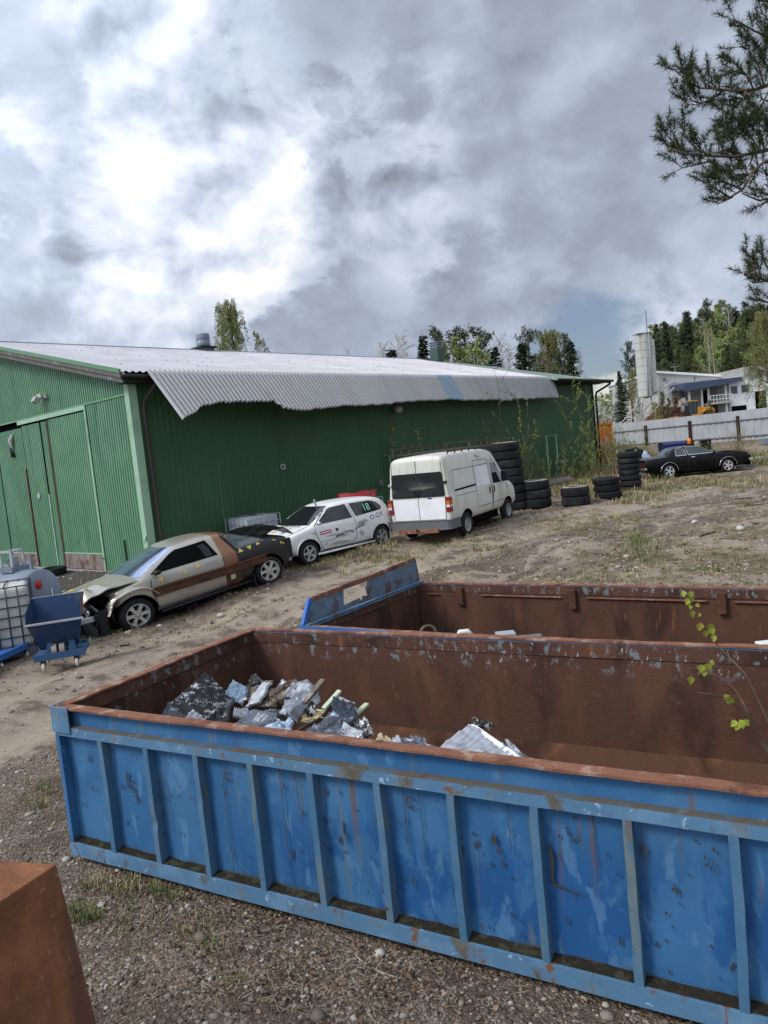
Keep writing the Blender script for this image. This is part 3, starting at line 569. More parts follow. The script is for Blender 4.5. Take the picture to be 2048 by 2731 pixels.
grass_px(205, 2450, 14, 10, 7, .09, 1, 14); grass_px(255, 2440, 16, 10, 5, .07, 1); grass_px(440, 2370, 25, 15, 7, .07, 1); grass_px(370, 2350, 15, 10, 4, .07, .9); grass_px(555, 2490, 15, 15, 5, .06, .8)
grass_px(320, 2480, 20, 14, 6, .06, .9); grass_px(560, 2540, 12, 10, 3, .07, .9); grass_px(620, 2620, 15, 8, 4, .05, .9); grass_px(480, 2470, 70, 45, 14, .05, .6, 8); grass_px(310, 2360, 60, 14, 16, .08, .35)
for cx, cy, sx_ in ((1720, 1222, 60), (1850, 1215, 90), (1960, 1225, 60), (2020, 1235, 50)): grass_px(cx, cy, sx_, 5, 70, .45, .5)
for cx, cy in [(1500, 1560), (1900, 1570), (2000, 1350), (1560, 1420), (1300, 1470)]: grass_px(cx, cy, 60, 14, 30, .08, .5)
mat('grass', (1, 1, 1), .7, attr='col', var=.1)
link('grass_tufts', np_mesh('grass_tufts', GV, GF, 'grass', False, {'col': np.array(GC)}), kind='stuff', label='thin green and straw coloured grass growing through the gravel', cat='grass')
# twigs
def stick(px0, py0, px1, py1, r, lab, m='bare_bark', bend=.12, name='twig'):
    a, b_ = gnd(px0, py0), gnd(px1, py1); d = b_ - a; s = Vector((-d.y, d.x, 0)) * bend; pts = []
    for i in range(9):
        t = i / 8; p = a + d * t + s * (4 * t * (1 - t)); pts.append(Vector((p.x, p.y, gz(p.x, p.y) + r * .8)) - a)
    MB().tube(pts, [r * (1 - .4 * i / 8) for i in range(9)], 6).build(name, m, None, True, M=tr(*a), label=lab, cat='stick')
mat('pale_twig', (.36, .31, .25), .85)
stick(947, 2532, 1078, 2607, .006, 'pale curved twig on the gravel in front of the blue container', 'pale_twig', -.12)
stick(945, 2545, 1066, 2607, .0045, 'thin second twig beside the pale curved twig', 'pale_twig', -.10)
stick(1115, 2600, 1122, 2645, .005, 'short bent twig right of the curved twig', 'pale_twig')
stick(1868, 1435, 1908, 1424, .03, 'thick dark charred stick on the rough ground above the rear container')
stick(1815, 1431, 1852, 1424, .014, 'thin dark stick left of the charred stick'); stick(1918, 1446, 1996, 1438, .013, 'long thin stick on the rough ground at right')
stick(2010, 1402, 2040, 1401, .03, 'short dark log piece near the right edge'); stick(1985, 1354, 2048, 1347, .02, 'dark branch lying on the gravel by the right edge')
stick(1960, 1331, 2012, 1323, .018, 'dark branch on the sandy slope near the right edge'); stick(320, 1720, 345, 1716, .02, 'short black bar on the gravel right of the hopper cart')
# ------------------------------------------------------------------ green hall
HM = tr(HX, HY, 0) @ rot('Z', HYAW)
hall = thing('warehouse', 'long green corrugated steel hall with a ragged grey sheet awning', 'warehouse', M=HM)
def corr(mb, P, u0, u1, lo, hi, pitch, depth, shape='trap', mi=0, nseg=1):
    prof = [(0, 0), (.42, 0), (.52, 1), (.9, 1)] if shape == 'trap' else [(0, 0), (.125, .15), (.25, .5), (.375, .85), (.5, 1), (.625, .85), (.75, .5), (.875, .15)]
    us = []; k = math.floor(u0 / pitch)
    while k * pitch < u1:
        for a, o in prof:
            u = (k + a) * pitch
            if u0 <= u <= u1: us.append((u, o * depth))
        k += 1
    us = [(u0, us[0][1])] + us + [(u1, us[-1][1])]
    vs, fs = [], []
    for i, (u, o) in enumerate(us):
        a, b_ = lo(u), hi(u)
        for j in range(nseg + 1): vs.append(P(u, a + (b_ - a) * j / nseg, o))
        if i:
            for j in range(nseg):
                q = (i - 1) * (nseg + 1) + j; w = i * (nseg + 1) + j; fs.append((q, w, w + 1, q + 1))
    mb.add(vs, fs, mi)
RZ = lambda y: 5.47 + .25 * (min(y, 20 - y) + .42)
gP = lambda s, v, o: (-o, s, v)
mb = MB(); corr(mb, gP, 0, 20, lambda s: 4.95, lambda s: RZ(s) - .06, .125, .028)
corr(mb, gP, .12, 2.42, lambda s: .05, lambda s: 4.95, .125, .028); corr(mb, gP, 12.2, 20, lambda s: .05, lambda s: 4.95, .125, .028)
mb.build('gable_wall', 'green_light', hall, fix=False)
mb = MB(); corr(mb, lambda u, v, o: (u, -o, v), .17, 27.4, lambda u: -.2, lambda u: 5.42, .19, .016); mb.build('side_wall', 'green_dark_shaded', hall, fix=False)
mb = MB(); mb.bx((.10, .10, -.2), (27.3, 19.9, 5.35)); mb.build('dark_interior', 'void', hall)  # black box standing in for the unlit inside seen through door gaps
mb = MB(); mb.add([(27.4, 0, -.2), (27.4, 20, -.2), (27.4, 20, 5.4), (27.4, 10, 8.0), (27.4, 0, 5.4)], [(0, 1, 2, 3, 4)]); mb.add([(.02, 20, -.2), (27.4, 20, -.2), (27.4, 20, 5.4), (.02, 20, 5.4)], [(0, 1, 2, 3)]); mb.build('rear_wall', 'green_dark_shaded', hall, fix=False)
mb = MB(); mb.bx((-.02, .0, -.1), (.35, 20, .06)); mb.build('plinth', 'concrete', hall)
# corner trims
mb = MB(); mb.bx((-.045, -.03, .05), (-.03, .17, 5.36)); mb.bx((-.045, -.045, .05), (.20, -.03, 5.36))
mb.add([(-.05, -.05, .95), (-.085, -.03, 1.02), (-.055, .12, .93), (-.05, .1, 1.1), (-.075, -.06, 1.12)], [(0, 1, 2), (1, 3, 2), (1, 4, 3)])
mb.build('corner_trim', 'green_trim', hall)
mb = MB(); mb.bx((27.35, -.05, -.1), (27.46, .1, 5.36)); mb.build('corner_trim', 'black_steel', hall)
mb = MB(); mb.bx((-.05, .17, 4.92), (-.02, 20, 4.965)); mb.build('drip_trim', 'green_light', hall)
# big door: leaves, rusty seams and kick plates
door = MB(); 
dP = lambda s, v, o: (.012 - o, s, v)
for a, b_, lo_, hi_ in ((2.52, 4.98, .55, 4.76), (5.05, 5.46, .06, 4.74), (5.58, 6.93, .06, 4.74), (6.99, 9.02, .50, 4.70), (9.09, 12.2, .06, 4.70)):
    corr(door, dP, a, b_, lambda s, q=lo_: q, lambda s, q=hi_: q, .125, .026)
door = door.build('door', 'green_light', hall, fix=False)
for a, b_, z1 in ((2.5, 5.0, .55), (7.0, 9.04, .50)):
    MB().bx((-.022, a, .08), (.005, b_, z1)).build('kick_plate', 'plate_grey', door); MB().bx((-.03, a, z1), (.0, b_, z1 + .03)).build('drip_strip', 'green_trim', door)
MB().bx((-.05, 2.43, 4.80), (-.02, 7.1, 4.92)).bx((-.05, 2.43, .06), (-.02, 2.50, 4.80)).build('door_trim', 'green_trim', door)
MB().bx((-.03, 5.50, .06), (-.005, 5.56, 2.45)).build('door_trim', 'green_trim', door)
MB().bx((-.035, 4.97, .08), (.006, 5.06, 4.76)).bx((-.035, 6.92, .08), (.006, 7.0, 3.35)).build('rusty_seam', 'rust', door)
mb = MB(); mb.lathe([(.0, 0), (.085, 0), (.10, .02), (.085, .03), (.0, .03)], 16, M=tr(-.02, 6.25, 2.415) @ rot('Y', -math.pi / 2)); mb.build('vent_grille', 'fence_grey', door)
mb = MB(); mb.tube([(-.03, 7.62, 4.55), (-.1, 7.66, 4.35), (-.06, 7.72, 4.1), (-.05, 7.7, 3.95)], [.05, .08, .05, .03], 7); mb.build('hanging_rag', 'white_wall', hall, True)
mb = MB(); mb.tube([(-.05, 7.75, 4.55), (-.1, 7.76, 4.2), (-.08, 7.72, 3.95), (-.06, 7.68, 3.8)], [.03, .04, .06, .07], 7); mb.build('hanging_rag', 'plastic_black', hall, True)
MB().bx((-.09, 1.12, .0), (-.04, 1.18, 1.0)).build('conduit', 'green_dark_shaded', hall)
fl = MB(); fl.bx((-.22, 4.75, 5.42), (-.05, 5.02, 5.56)); fl = fl.build('floodlight', 'white_wall', hall, bevel=.02)
MB().box((0, 0, 0), (.16, .22, .2), M=tr(-.28, 4.98, 5.38) @ rot('Y', .6)).build('lamp_head', 'white_wall', fl, bevel=.02)
MB().bx((-.12, 4.62, 5.40), (-.03, 4.74, 5.52)).tube([(-.1, 4.7, 5.45), (-.1, 4.9, 5.5)], .02).build('lamp_bracket', 'fence_grey', fl)
# roof
XE = 22.6
mb = MB(); corr(mb, lambda u, v, o: (u, v, RZ(v) + o - .02), -.42, XE + 2.5, lambda u: max(-.42, -.42 + (u - XE) / 2.5 * 10.42), lambda u: 10.0, .2, .035)
corr(mb, lambda u, v, o: (u, v, RZ(v) + o - .02), -.42, XE + 2.5, lambda u: 10., lambda u: 20.4, .2, .035)
mb.build('roof', 'roof_silver', hall, fix=False)
mb = MB(); corr(mb, lambda u, v, o: (u, v, RZ(v) + o - .08), 22., 27.85, lambda u: -.9, lambda u: 10., .2, .03); corr(mb, lambda u, v, o: (u, v, RZ(v) + o - .08), 22., 27.85, lambda u: 10., lambda u: 20.4, .2, .03)
mb.build('roof_extension', 'green_roof', hall, fix=False)
MB().bar((-.42, 10, 8.06), (27.85, 10, 8.06), .34, .05).build('ridge_cap', 'roof_silver', hall)
mb = MB()
for i in range(120):
    u = RNG.uniform(0, 24); v = RNG.choice([1.5, 3.2, 5, 6.8, 8.6]) + RNG.uniform(-.05, .05)
    if v > (u - XE) / 2.5 * 10.4: mb.box((round(u / .2) * .2 + .14, v, RZ(v) + .018), (.035, .035, .02))
mb.build('roof_screw', 'timber_grey', hall)['kind'] = 'stuff'
bo = lambda y0, y1, dz0, dz1, x0, x1, m, nm: MB().prism([(y0, RZ(y0) + dz0), (y1, RZ(y1) + dz0), (y1, RZ(y1) + dz1), (y0, RZ(y0) + dz1)], x0, x1, M=Matrix(((0, 1, 0, 0), (1, 0, 0, 0), (0, 0, 1, 0), (0, 0, 0, 1)))).build(nm, m, hall)
for y0, y1 in ((-.42, 10), (10, 20.4)):
    bo(y0, y1, -.05, .06, -.46, -.40, 'green_verge', 'verge_trim'); bo(y0, y1, -.17, -.055, -.44, -.40, 'timber_grey', 'barge_board'); bo(y0, y1, -.30, -.175, -.40, -.36, 'timber_grey', 'barge_board')
    bo(y0, y1, -.28, -.10, -.36, -.01, 'black_steel', 'soffit')
bo(-.9, 10, -.22, -.09, 27.8, 27.88, 'black_steel', 'verge_trim')
MB().bx((-.36, -.36, 5.18), (27.8, -.03, 5.40)).build('soffit', 'black_steel', hall)
MB().bx((22.4, -.86, 5.20), (27.8, -.36, 5.30)).build('soffit', 'black_steel', hall)
gut = MB(); gut.tube([(-.42, -.46, 5.34), (.4, -.46, 5.33)], .065, 8); gut.build('gutter', 'black_steel', hall, True)
MB().tube([(22.0, -.95, 5.30), (28.0, -.95, 5.27)], .07, 8).build('gutter', 'black_steel', hall, True)
MB().bx((-.38, -.5, 5.30), (-.33, -.40, 5.42)).build('gutter_end', 'white_wall', hall)
MB().tube([(.62, -.44, 5.3), (.55, -.42, 5.12), (.34, -.12, 4.72), (.32, -.1, 4.5), (.33, -.1, 2.6), (.33, -.1, .4), (.34, -.2, .25)], .055, 8).build('downpipe', 'brown_pipe', hall, True)
MB().tube([(27.7, -.95, 5.27), (27.7, -.9, 5.1), (27.5, -.2, 4.75), (27.5, -.15, 4.5), (27.5, -.15, .6)], .06, 8).build('downpipe', 'black_steel', hall, True)
# ragged awning of loose sheets hanging from the eave
EDGE = [(.339, 1.448), (.838, 1.258), (1.351, 1.071), (2.129, .971), (2.943, .96), (3.98, .94), (4.05, 1.16), (4.728, 1.287), (5.747, 1.247), (7.042, 1.182), (9.061, 1.108), (11.827, 1.015), (15.787, 1.064), (18.979, 1.067), (22.343, 1.029)]
ex, eb = zip(*EDGE); er = random.Random(11)
def awP(u, v, o):
    b_ = v; a = (1.22 + (.35 - 1.22) * (u - .37) / 21.8) * b_ / 1.3
    w = .015 * math.sin(u * 1.7) * v
    return (u, -.42 - a - o * .7 - w, 5.475 - b_ + o * .7)
steps = {}
def awlen(u):
    k = int(u / 1.05); steps.setdefault(k, er.uniform(-.035, .035)); return float(np.interp(u, ex, eb)) + steps[k] + .012 * math.sin(u * 9)
mb = MB(); corr(mb, awP, .36, 13.0, lambda u: 0., awlen, .152, .065, 'trap', nseg=3); corr(mb, awP, 14.0, 22.3, lambda u: 0., awlen, .152, .065, 'trap', nseg=3)
aw = mb.build('awning', 'awning', hall, False, fix=False)
mb = MB(); corr(mb, awP, 13.0, 14.0, lambda u: 0., awlen, .152, .065, 'trap', nseg=2); mb.build('awning_sheet', 'awning_blue', aw, True, fix=False)
# wall fittings
def ring(x, z): MB().lathe([(.06, 0), (.10, 0), (.10, .03), (.06, .03)], 18, M=tr(x, -.03, z) @ rot('X', math.pi / 2), close=True).build('vent_ring', 'fence_grey', hall)
ring(5.03, 2.566); ring(15.37, 2.675)
MB().lathe([(0, -.16), (.1, -.14), (.16, -.05), (.17, .04), (.1, .1), (0, .12)], 12, M=tr(10.8, -.22, 4.25)).build('wall_lamp', 'white_wall', hall, True)
MB().bx((9.45, -.12, 1.45), (9.65, -.02, 1.72)).bx((9.5, -.18, 1.5), (9.6, -.12, 1.6)).build('meter_box', 'plastic_grey', hall)
# roof vents
v1 = MB().bx((9.5, 9.65, 7.9), (10.14, 10.35, 8.14)); v1 = v1.build('roof_vent', 'plastic_grey', hall)
MB().lathe([(.29, 0), (.31, .03), (.31, .26), (.295, .275), (.31, .29), (.31, .56), (.30, .58), (.0, .62)], 20, M=tr(9.82, 10, 8.22)).build('vent_drum', 'tank_grey', v1, True)
MB().bx((9.40, 9.58, 8.14), (10.24, 10.42, 8.22)).build('vent_flange', 'plastic_black', v1)
v2 = MB().bx((26.1, 9.1, 7.6), (26.7, 9.7, 8.60)).build('roof_vent', 'vent_green', hall)
MB().bx((26.14, 9.14, 8.60), (26.66, 9.66, 9.05)).bx((26.06, 9.06, 8.70), (26.74, 9.74, 8.73)).bx((26.06, 9.06, 8.85), (26.74, 9.74, 8.88)).bx((26.06, 9.06, 9.0), (26.74, 9.74, 9.04)).build('vent_louvre', 'tank_grey', v2)
MB().tube([(24.6, 4.2, RZ(4.2)), (24.6, 4.2, RZ(4.2) + .12)], .16, 10).build('roof_pipe', 'fence_grey', hall)

# things fixed to or standing by the long wall
def wallM(x, z=0., y=-.05): return HM @ tr(x, y, z)
sg = MB().bx((-.22, -.02, -.24), (.22, .0, .24)); sg = sg.build('warning_sign', 'ink_red', None, M=wallM(10.75, 2.15, -.35), label='small red sign with a white pictogram on the green wall behind the white van', cat='sign')
mb = MB(); mb.bx((-.12, -.024, -.12), (.05, -.021, -.06)); mb.bx((-.12, -.024, -.06), (-.06, -.021, .12)); mb.bx((-.06, -.024, .04), (.13, -.021, .10)); mb.bx((.03, -.024, -.02), (.09, -.021, .04)); mb.build('pictogram', 'ink_white', sg)
MB().tube([(0, .35, 0), (0, .0, 0)], .02).build('sign_bracket', 'plastic_grey', sg)
for x, w, zt_, lab in ((10.0, .9, 2.52, 'green pipe frame standing against the hall wall behind the white van'), (21.6, .95, 2.70, 'green pipe frame against the hall wall among the bushes')):
    p = HM @ Vector((x, -.25, 0)); zg = gz(p.x, p.y)
    MB().tube([(0, 0, -.1), (0, 0, zt_ - zg), (w, 0, zt_ - zg), (w, 0, -.1)], .035, 8).build('pipe_arch', 'green_trim' if x > 15 else 'green_light', None, M=tr(*p) @ tr(0, 0, zg) @ rot('Z', HYAW), label=lab, cat='frame')
p = HM @ Vector((22.0, -.8, 1.35)); mb = MB().lathe([(0, -.32), (.13, -.3), (.13, -.2), (.10, -.18), (.10, .2), (.13, .22), (.13, .3), (0, .32)], 14, M=rot('Y', math.pi / 2) @ rot('X', .1)).tube([(0, 0, 0), (0, .5, -.9)], .03)
mb.build('electric_motor', 'plastic_grey', None, True, M=tr(*p) @ rot('Z', HYAW), label='grey round motor on a bracket beside the green pipe frame in the bushes', cat='motor')

# ------------------------------------------------------------------ blue containers
def container(name, label, org, yaw, L, Wd, h, nrib, r0, front=True):
    M = tr(org.x, org.y, 0) @ rot('Z', yaw); t = thing(name, label, 'skip container', M=M); s = h / 1.12
    z1 = .915 * s; rr = random.Random(int(L * 100 + h * 1000))
    def wob(u, a): return a * (mnoise.noise((u * 1.3, L, h)) + .5 * mnoise.noise((u * 4.1, L, h)))
    # long sides
    for side, y0, sg_ in (('front', 0., 1), ('back', Wd, -1)):
        Y_ = lambda v: y0 + sg_ * v
        def dent(u, w):                                    # thin sheet, slightly dented
            return .012 * mnoise.noise((u * 2.2, w * 2.6, y0)) + .006 * mnoise.noise((u * 6, w * 6, y0 + 3))
        MB().grid(lambda u, w: (.03 + u * (L - .06), Y_(.066 + dent(u * L, w)), .09 + w * (z1 - .07)), 120, 14).build('side_panel', 'bin_blue', t, True)
        MB().grid(lambda u, w: (.05 + u * (L - .1), Y_(.105 + .5 * dent(u * L, w)), .05 + w * (h - .10)), 90, 14).build('side_liner', 'rust_inside', t, True)
        n = 150
        fl = MB().slab(lambda u, w: (u * L, Y_(w * .078 + wob(u * L, .006)), h + wob(u * L + 9, .006) + (.0 if w > .5 else wob(u * L + 31, .010))), n, 1, (0, 0, -.014)); fl.build('top_flange', 'rust_edge', t)
        MB().bx((.0, Y_(.055), z1 + .06), (L, Y_(.072), h - .012)).build('rail_web', 'bin_rail' if False else 'bin_blue', t)
        MB().slab(lambda u, w: (u * L, Y_(.003 + w * .052 + wob(u * L + 3, .003)), z1 + .062), n, 1, (0, 0, -.008)).build('rail_flange', 'bin_flange', t)
        MB().slab(lambda u, w: (u * L, Y_(.0 + wob(u * L + 3, .004)), z1 + .056 - w * .062 + wob(u * L + 17, .003)), n, 1, (0, sg_ * .008, 0)).build('rail_lip', 'bin_rail', t)
        MB().slab(lambda u, w: (u * L, Y_(-.004 + wob(u * L + 5, .002)), .002 + w * .098 + (wob(u * L + 41, .002))), n, 1, (0, sg_ * .01, 0)).bx((0, Y_(.006), .086), (L, Y_(.07), .098)).bx((0, Y_(.02), .0), (L, Y_(.07), .02)).build('base_rail', 'bin_rail', t)
        MB().grid(lambda u, w: (u * L, Y_(.066 - .054 * w), .103 + (.018 + .012 * mnoise.noise((u * L * 9, 0, 2))) * (1 - w)), 200, 2).build('dirt_ledge', 'dirt', t)
        # inner top band
        MB().slab(lambda u, w: (.04 + u * (L - .08), Y_(.113 + wob(u * L + 70, .002)), h - .016 - .10 * s * w), n, 1, (0, sg_ * -.01, 0)).build('inner_rail', 'rust_inside', t)
        if side == 'front' or front:
            k = 0
            x = r0
            while x < L - .1:
                bend = rr.uniform(-.007, .007); nk = rr.uniform(.3, .7)
                def rib(u, w, x=x, bend=bend, nk=nk):
                    z = .10 + u * (z1 - .10); dx = bend * math.sin(u * 3.1) + .003 * mnoise.noise((u * 5, x, 1)); dn = .012 * math.exp(-((u - nk) / .05) ** 2) * (1 if int(x * 10) % 3 == 0 else .2)
                    q = [(0, .075), (0, .0), (.042, .0), (.042, .075)][round(w * 3)]
                    return (x - .023 + q[0] + dx, Y_(q[1] + dn * (q[1] < .01)), z)
                MB().grid(rib, 30, 3).build('rib', 'bin_rib', t); x += .445
    # ends
    for x0, sx in ((0., 1), (L, -1)):
        X_ = lambda v: x0 + sx * v
        MB().bx((X_(.012), .07, .05), (X_(.03), Wd - .07, h - .02)).build('end_panel', 'bin_blue', t)
        MB().grid(lambda u, w: (X_(.055 + .012 * mnoise.noise((u * 5, w * 2, x0))), .09 + u * (Wd - .18), .05 + w * (h - .12)), 40, 10).build('end_liner', 'rust_inside', t, True)
        MB().slab(lambda u, w: (X_(w * .085), .03 + u * (Wd - .06), h + .002 + wob(u * 5 + 50 + x0, .008)), 40, 1, (0, 0, -.014)).build('top_flange', 'rust_edge', t)
        MB().slab(lambda u, w: (X_(.068 + wob(u * 4 + 80, .003)), .06 + u * (Wd - .12), h - .016 - .105 * s * w), 40, 1, (sx * -.012, 0, 0)).build('inner_rail', 'rust_inside', t)
        MB().bx((X_(-.004), .0, 0), (X_(.035), .065, z1)).build('corner_post', 'bin_blue', t); MB().bx((X_(-.004), Wd - .065, 0), (X_(.035), Wd, z1)).build('corner_post', 'bin_blue', t)
        MB().bx((X_(-.01), -.012, z1 + .02), (X_(.175), .0, h + .006)).bx((X_(-.012), -.012, z1 + .02), (X_(-.001), .12, h + .006)).build('corner_plate', 'bin_rail', t, bevel=.004)
        MB().bx((X_(.0), .01, .0), (X_(.05), Wd - .01, .10)).build('base_rail', 'bin_rail', t)
    MB().bx((.05, .1, .03), (L - .05, Wd - .1, .06)).build('floor', 'rust_inside', t)
    MB().add([(.06, Wd - .105, .29), (L - .06, Wd - .105, .31), (L - .06, Wd - .34, .066), (.06, Wd - .34, .066)], [(0, 1, 2, 3)]).build('sloped_plate', 'rust', t, fix=False)
    return t, M
bin1, B1M = container('skip_container', 'large blue steel skip with rusty brown inside and rows of welded ribs, nearest the camera', B1, B1YAW, 6.15, 2.28, 1.12, 13, .46)
# dents and worn spots on the near side
def wear(mb, x, z, pts, y=.050): mb.add([(x + a, y + .004 * mnoise.noise((x, z, a)), z + b_) for a, b_ in pts], [tuple(range(len(pts)))])
mb = MB()
wr = random.Random(21)
for _ in range(150):
    x, z = wr.uniform(.08, 5.2), wr.uniform(.16, .86); w, hh = wr.uniform(.003, .008), wr.lognormvariate(math.log(.014), .6); t_ = wr.uniform(-.3, .5) * hh
    wear(mb, x, z, [(-w, 0), (0, -hh * .6), (w, -.1 * hh), (w * .8 + t_, hh * .7), (t_ - w * .3, hh)], .050)
for x, z0, z1 in ((1.00, .3, .92), (1.52, .12, .9), (1.98, .14, .9), (2.1, .55, .9), (2.82, .5, .93), (2.92, .45, .93), (3.42, .62, .93), (3.85, .55, .92), (4.75, .5, .9)):
    n_ = 14; pts = [(x + .004 * math.sin(i * 1.9 + x * 7), z0 + (z1 - z0) * i / n_) for i in range(n_ + 1)]
    mb.add([(a - .0022, .050, b_) for a, b_ in pts] + [(a + .0022, .050, b_) for a, b_ in pts], [(i, i + 1, n_ + 2 + i, n_ + 1 + i) for i in range(n_)])
for x, z, s_ in ((3.30, .70, .8), (3.24, .62, .6), (3.36, .58, .6), (4.20, .58, .6), (4.34, .74, .8), (4.06, .72, .6), (2.40, .52, .8), (2.30, .58, .5), (.62, .62, .8), (.72, .50, .7), (5.0, .7, 1.2)):
    for _ in range(5):
        a, b_ = wr.uniform(-.05, .05) * s_, wr.uniform(-.09, .09) * s_; w, hh = wr.uniform(.004, .013) * s_, wr.uniform(.01, .045) * s_
        wear(mb, x + a, z + b_, [(-w, 0), (-w * .3, -hh), (w * .5, -hh * .7), (w, .1 * hh), (w * .5, hh), (-w * .5, hh * .6)], .049)
mb.build('paint_chip', 'scuff', bin1, fix=False)['kind'] = 'stuff'
for x, z in ((1.56, .78), (2.86, .80), (.42 + .26, .6)):
    mb = MB(); mb.add([(x + .028 * math.cos(a) * r_, .0485, z + .036 * math.sin(a) * r_) for r_ in (1, .72) for a in np.linspace(.5, 5.9, 14)], [(i, i + 1, 15 + i, 14 + i) for i in range(13)])
    mb.build('weld_scar', 'rust', bin1, fix=False)
mb = MB(); wear(mb, 3.62, .50, [(-.006, .2), (-.003, .03), (.0, -.012), (.06, -.022), (.16, -.040), (.158, -.034), (.06, -.012), (.012, .0), (.012, .06), (.02, .12), (.01, .19)], .049); wear(mb, 3.72, .70, [(-.012, .14), (.02, .03), (.05, .05), (.05, .10), (.045, .055), (.02, .045)], .049); mb.build('scratch', 'scuff', bin1, fix=False)

bin2, B2M = container('skip_container', 'second rusty skip behind the near blue one, with a raised cut-out end panel', B2, B2YAW, 6.15, 2.34, 1.0, 13, .46)
BR = Matrix(((0, 1, 0, 0), (1, 0, 0, 0), (0, 0, 1, 0), (0, 0, 0, 1)))     # (x,z) outline along y -> panel in the y,z plane
def ringpanel(outer, holes, x0, x1):
    bm = bmesh.new(); eds = []
    for lp in [outer] + holes:
        vs = [bm.verts.new((x0, a, b_)) for a, b_ in lp]; eds += [bm.edges.new((vs[i], vs[(i + 1) % len(vs)])) for i in range(len(vs))]
    bmesh.ops.triangle_fill(bm, use_beauty=True, edges=eds); r = bmesh.ops.extrude_face_region(bm, geom=bm.faces[:])
    bmesh.ops.translate(bm, vec=(x1 - x0, 0, 0), verts=[e for e in r['geom'] if isinstance(e, bmesh.types.BMVert)]); bmesh.ops.recalc_face_normals(bm, faces=bm.faces)
    me = bpy.data.meshes.new('raised_panel'); bm.to_mesh(me); bm.free(); return me
k = 1.073
me = ringpanel([(.03, .985), (.18, 1.235), (2.26, 1.285), (2.33, .99)], [[(.72, 1.055), (1.02, 1.075), (1.06, 1.02), (1.09, 1.085), (1.19, 1.06), (1.16, 1.16), (1.22, 1.235), (.74, 1.225)]], .0, .012)
me.materials.append(MATS['bin_panel_in']); rp = link('raised_panel', me, bin2)
MB().bar((.0, .17, 1.24), (.0, .72, 1.25), .03, .05).bar((.0, .72, 1.262), (.0, 1.3, 1.262), .03, .045).bar((.0, 1.3, 1.262), (.0, 2.28, 1.30), .03, .05).build('panel_rail', 'rust_edge', bin2)
MB().bar((.0, .03, 1.0), (.0, .17, 1.25), .06, .035, up=(1, 0, 0)).build('panel_side', 'cart_blue_bright', bin2); MB().bar((.0, 2.33, 1.0), (.0, 2.28, 1.29), .04, .03, up=(1, 0, 0)).build('panel_side', 'bin_panel_in', bin2)
MB().bar((.06, .02, .995), (.06, 2.3, .995), .05, .04).build('angle_bar', 'bin_rail', bin2)
MB().bx((-.02, -.022, .94), (1.1, -.006, 1.01)).build('front_rail', 'cart_blue_bright', bin2)
for x in (.62, 2.05, 3.6): MB().bx((x, 2.18, .74), (x + .085, 2.235, .96)).build('lug', 'rust', bin2, bevel=.01)
mb = MB()
for x0, x1 in ((.2, .36), (.95, 1.95), (2.25, 3.5), (3.75, 6.)): mb.bx((x0, 2.205, .862), (x1, 2.232, .872))
mb.build('weld_strip', 'rust_edge', bin2)

# rusty steel box in the lower left corner
Cc = atd(151, 2304, 2.6); eB = (at(0, 2404, Cc.z) - Cc).normalized(); eA = (at(0, 2293, Cc.z) - Cc).normalized()
best = min(((at(151 + (259 - 151) / (2731 - 2304) * (q - 2304), q, 0) - Vector((Cc.x, Cc.y, 0))).length, q) for q in range(2900, 4600, 10)); q = best[1]; Fo = at(151 + 108 / 427 * (q - 2304), q, 0)
tl_ = [Vector((0, 0, 0)), eB * 1.1, eB * 1.1 + eA * 1.15, eA * 1.15]; mid = eB * .55 + eA * .575; foot = Fo - Cc; sc_ = 1 + (foot.xy.length / mid.length)
bl_ = [foot, foot + eB * 1.1 * sc_, foot + (eB * 1.1 + eA * 1.15) * sc_, foot + eA * 1.15 * sc_]
mb = MB().add([tuple(v) for v in tl_ + bl_], [(0, 1, 2, 3), (7, 6, 5, 4), (0, 4, 5, 1), (1, 5, 6, 2), (2, 6, 7, 3), (3, 7, 4, 0)])
mb.build('steel_box', 'rust_orange', None, M=tr(*Cc), bevel=.006, label='plain rusty brown steel box cut off by the lower left corner', cat='steel box')

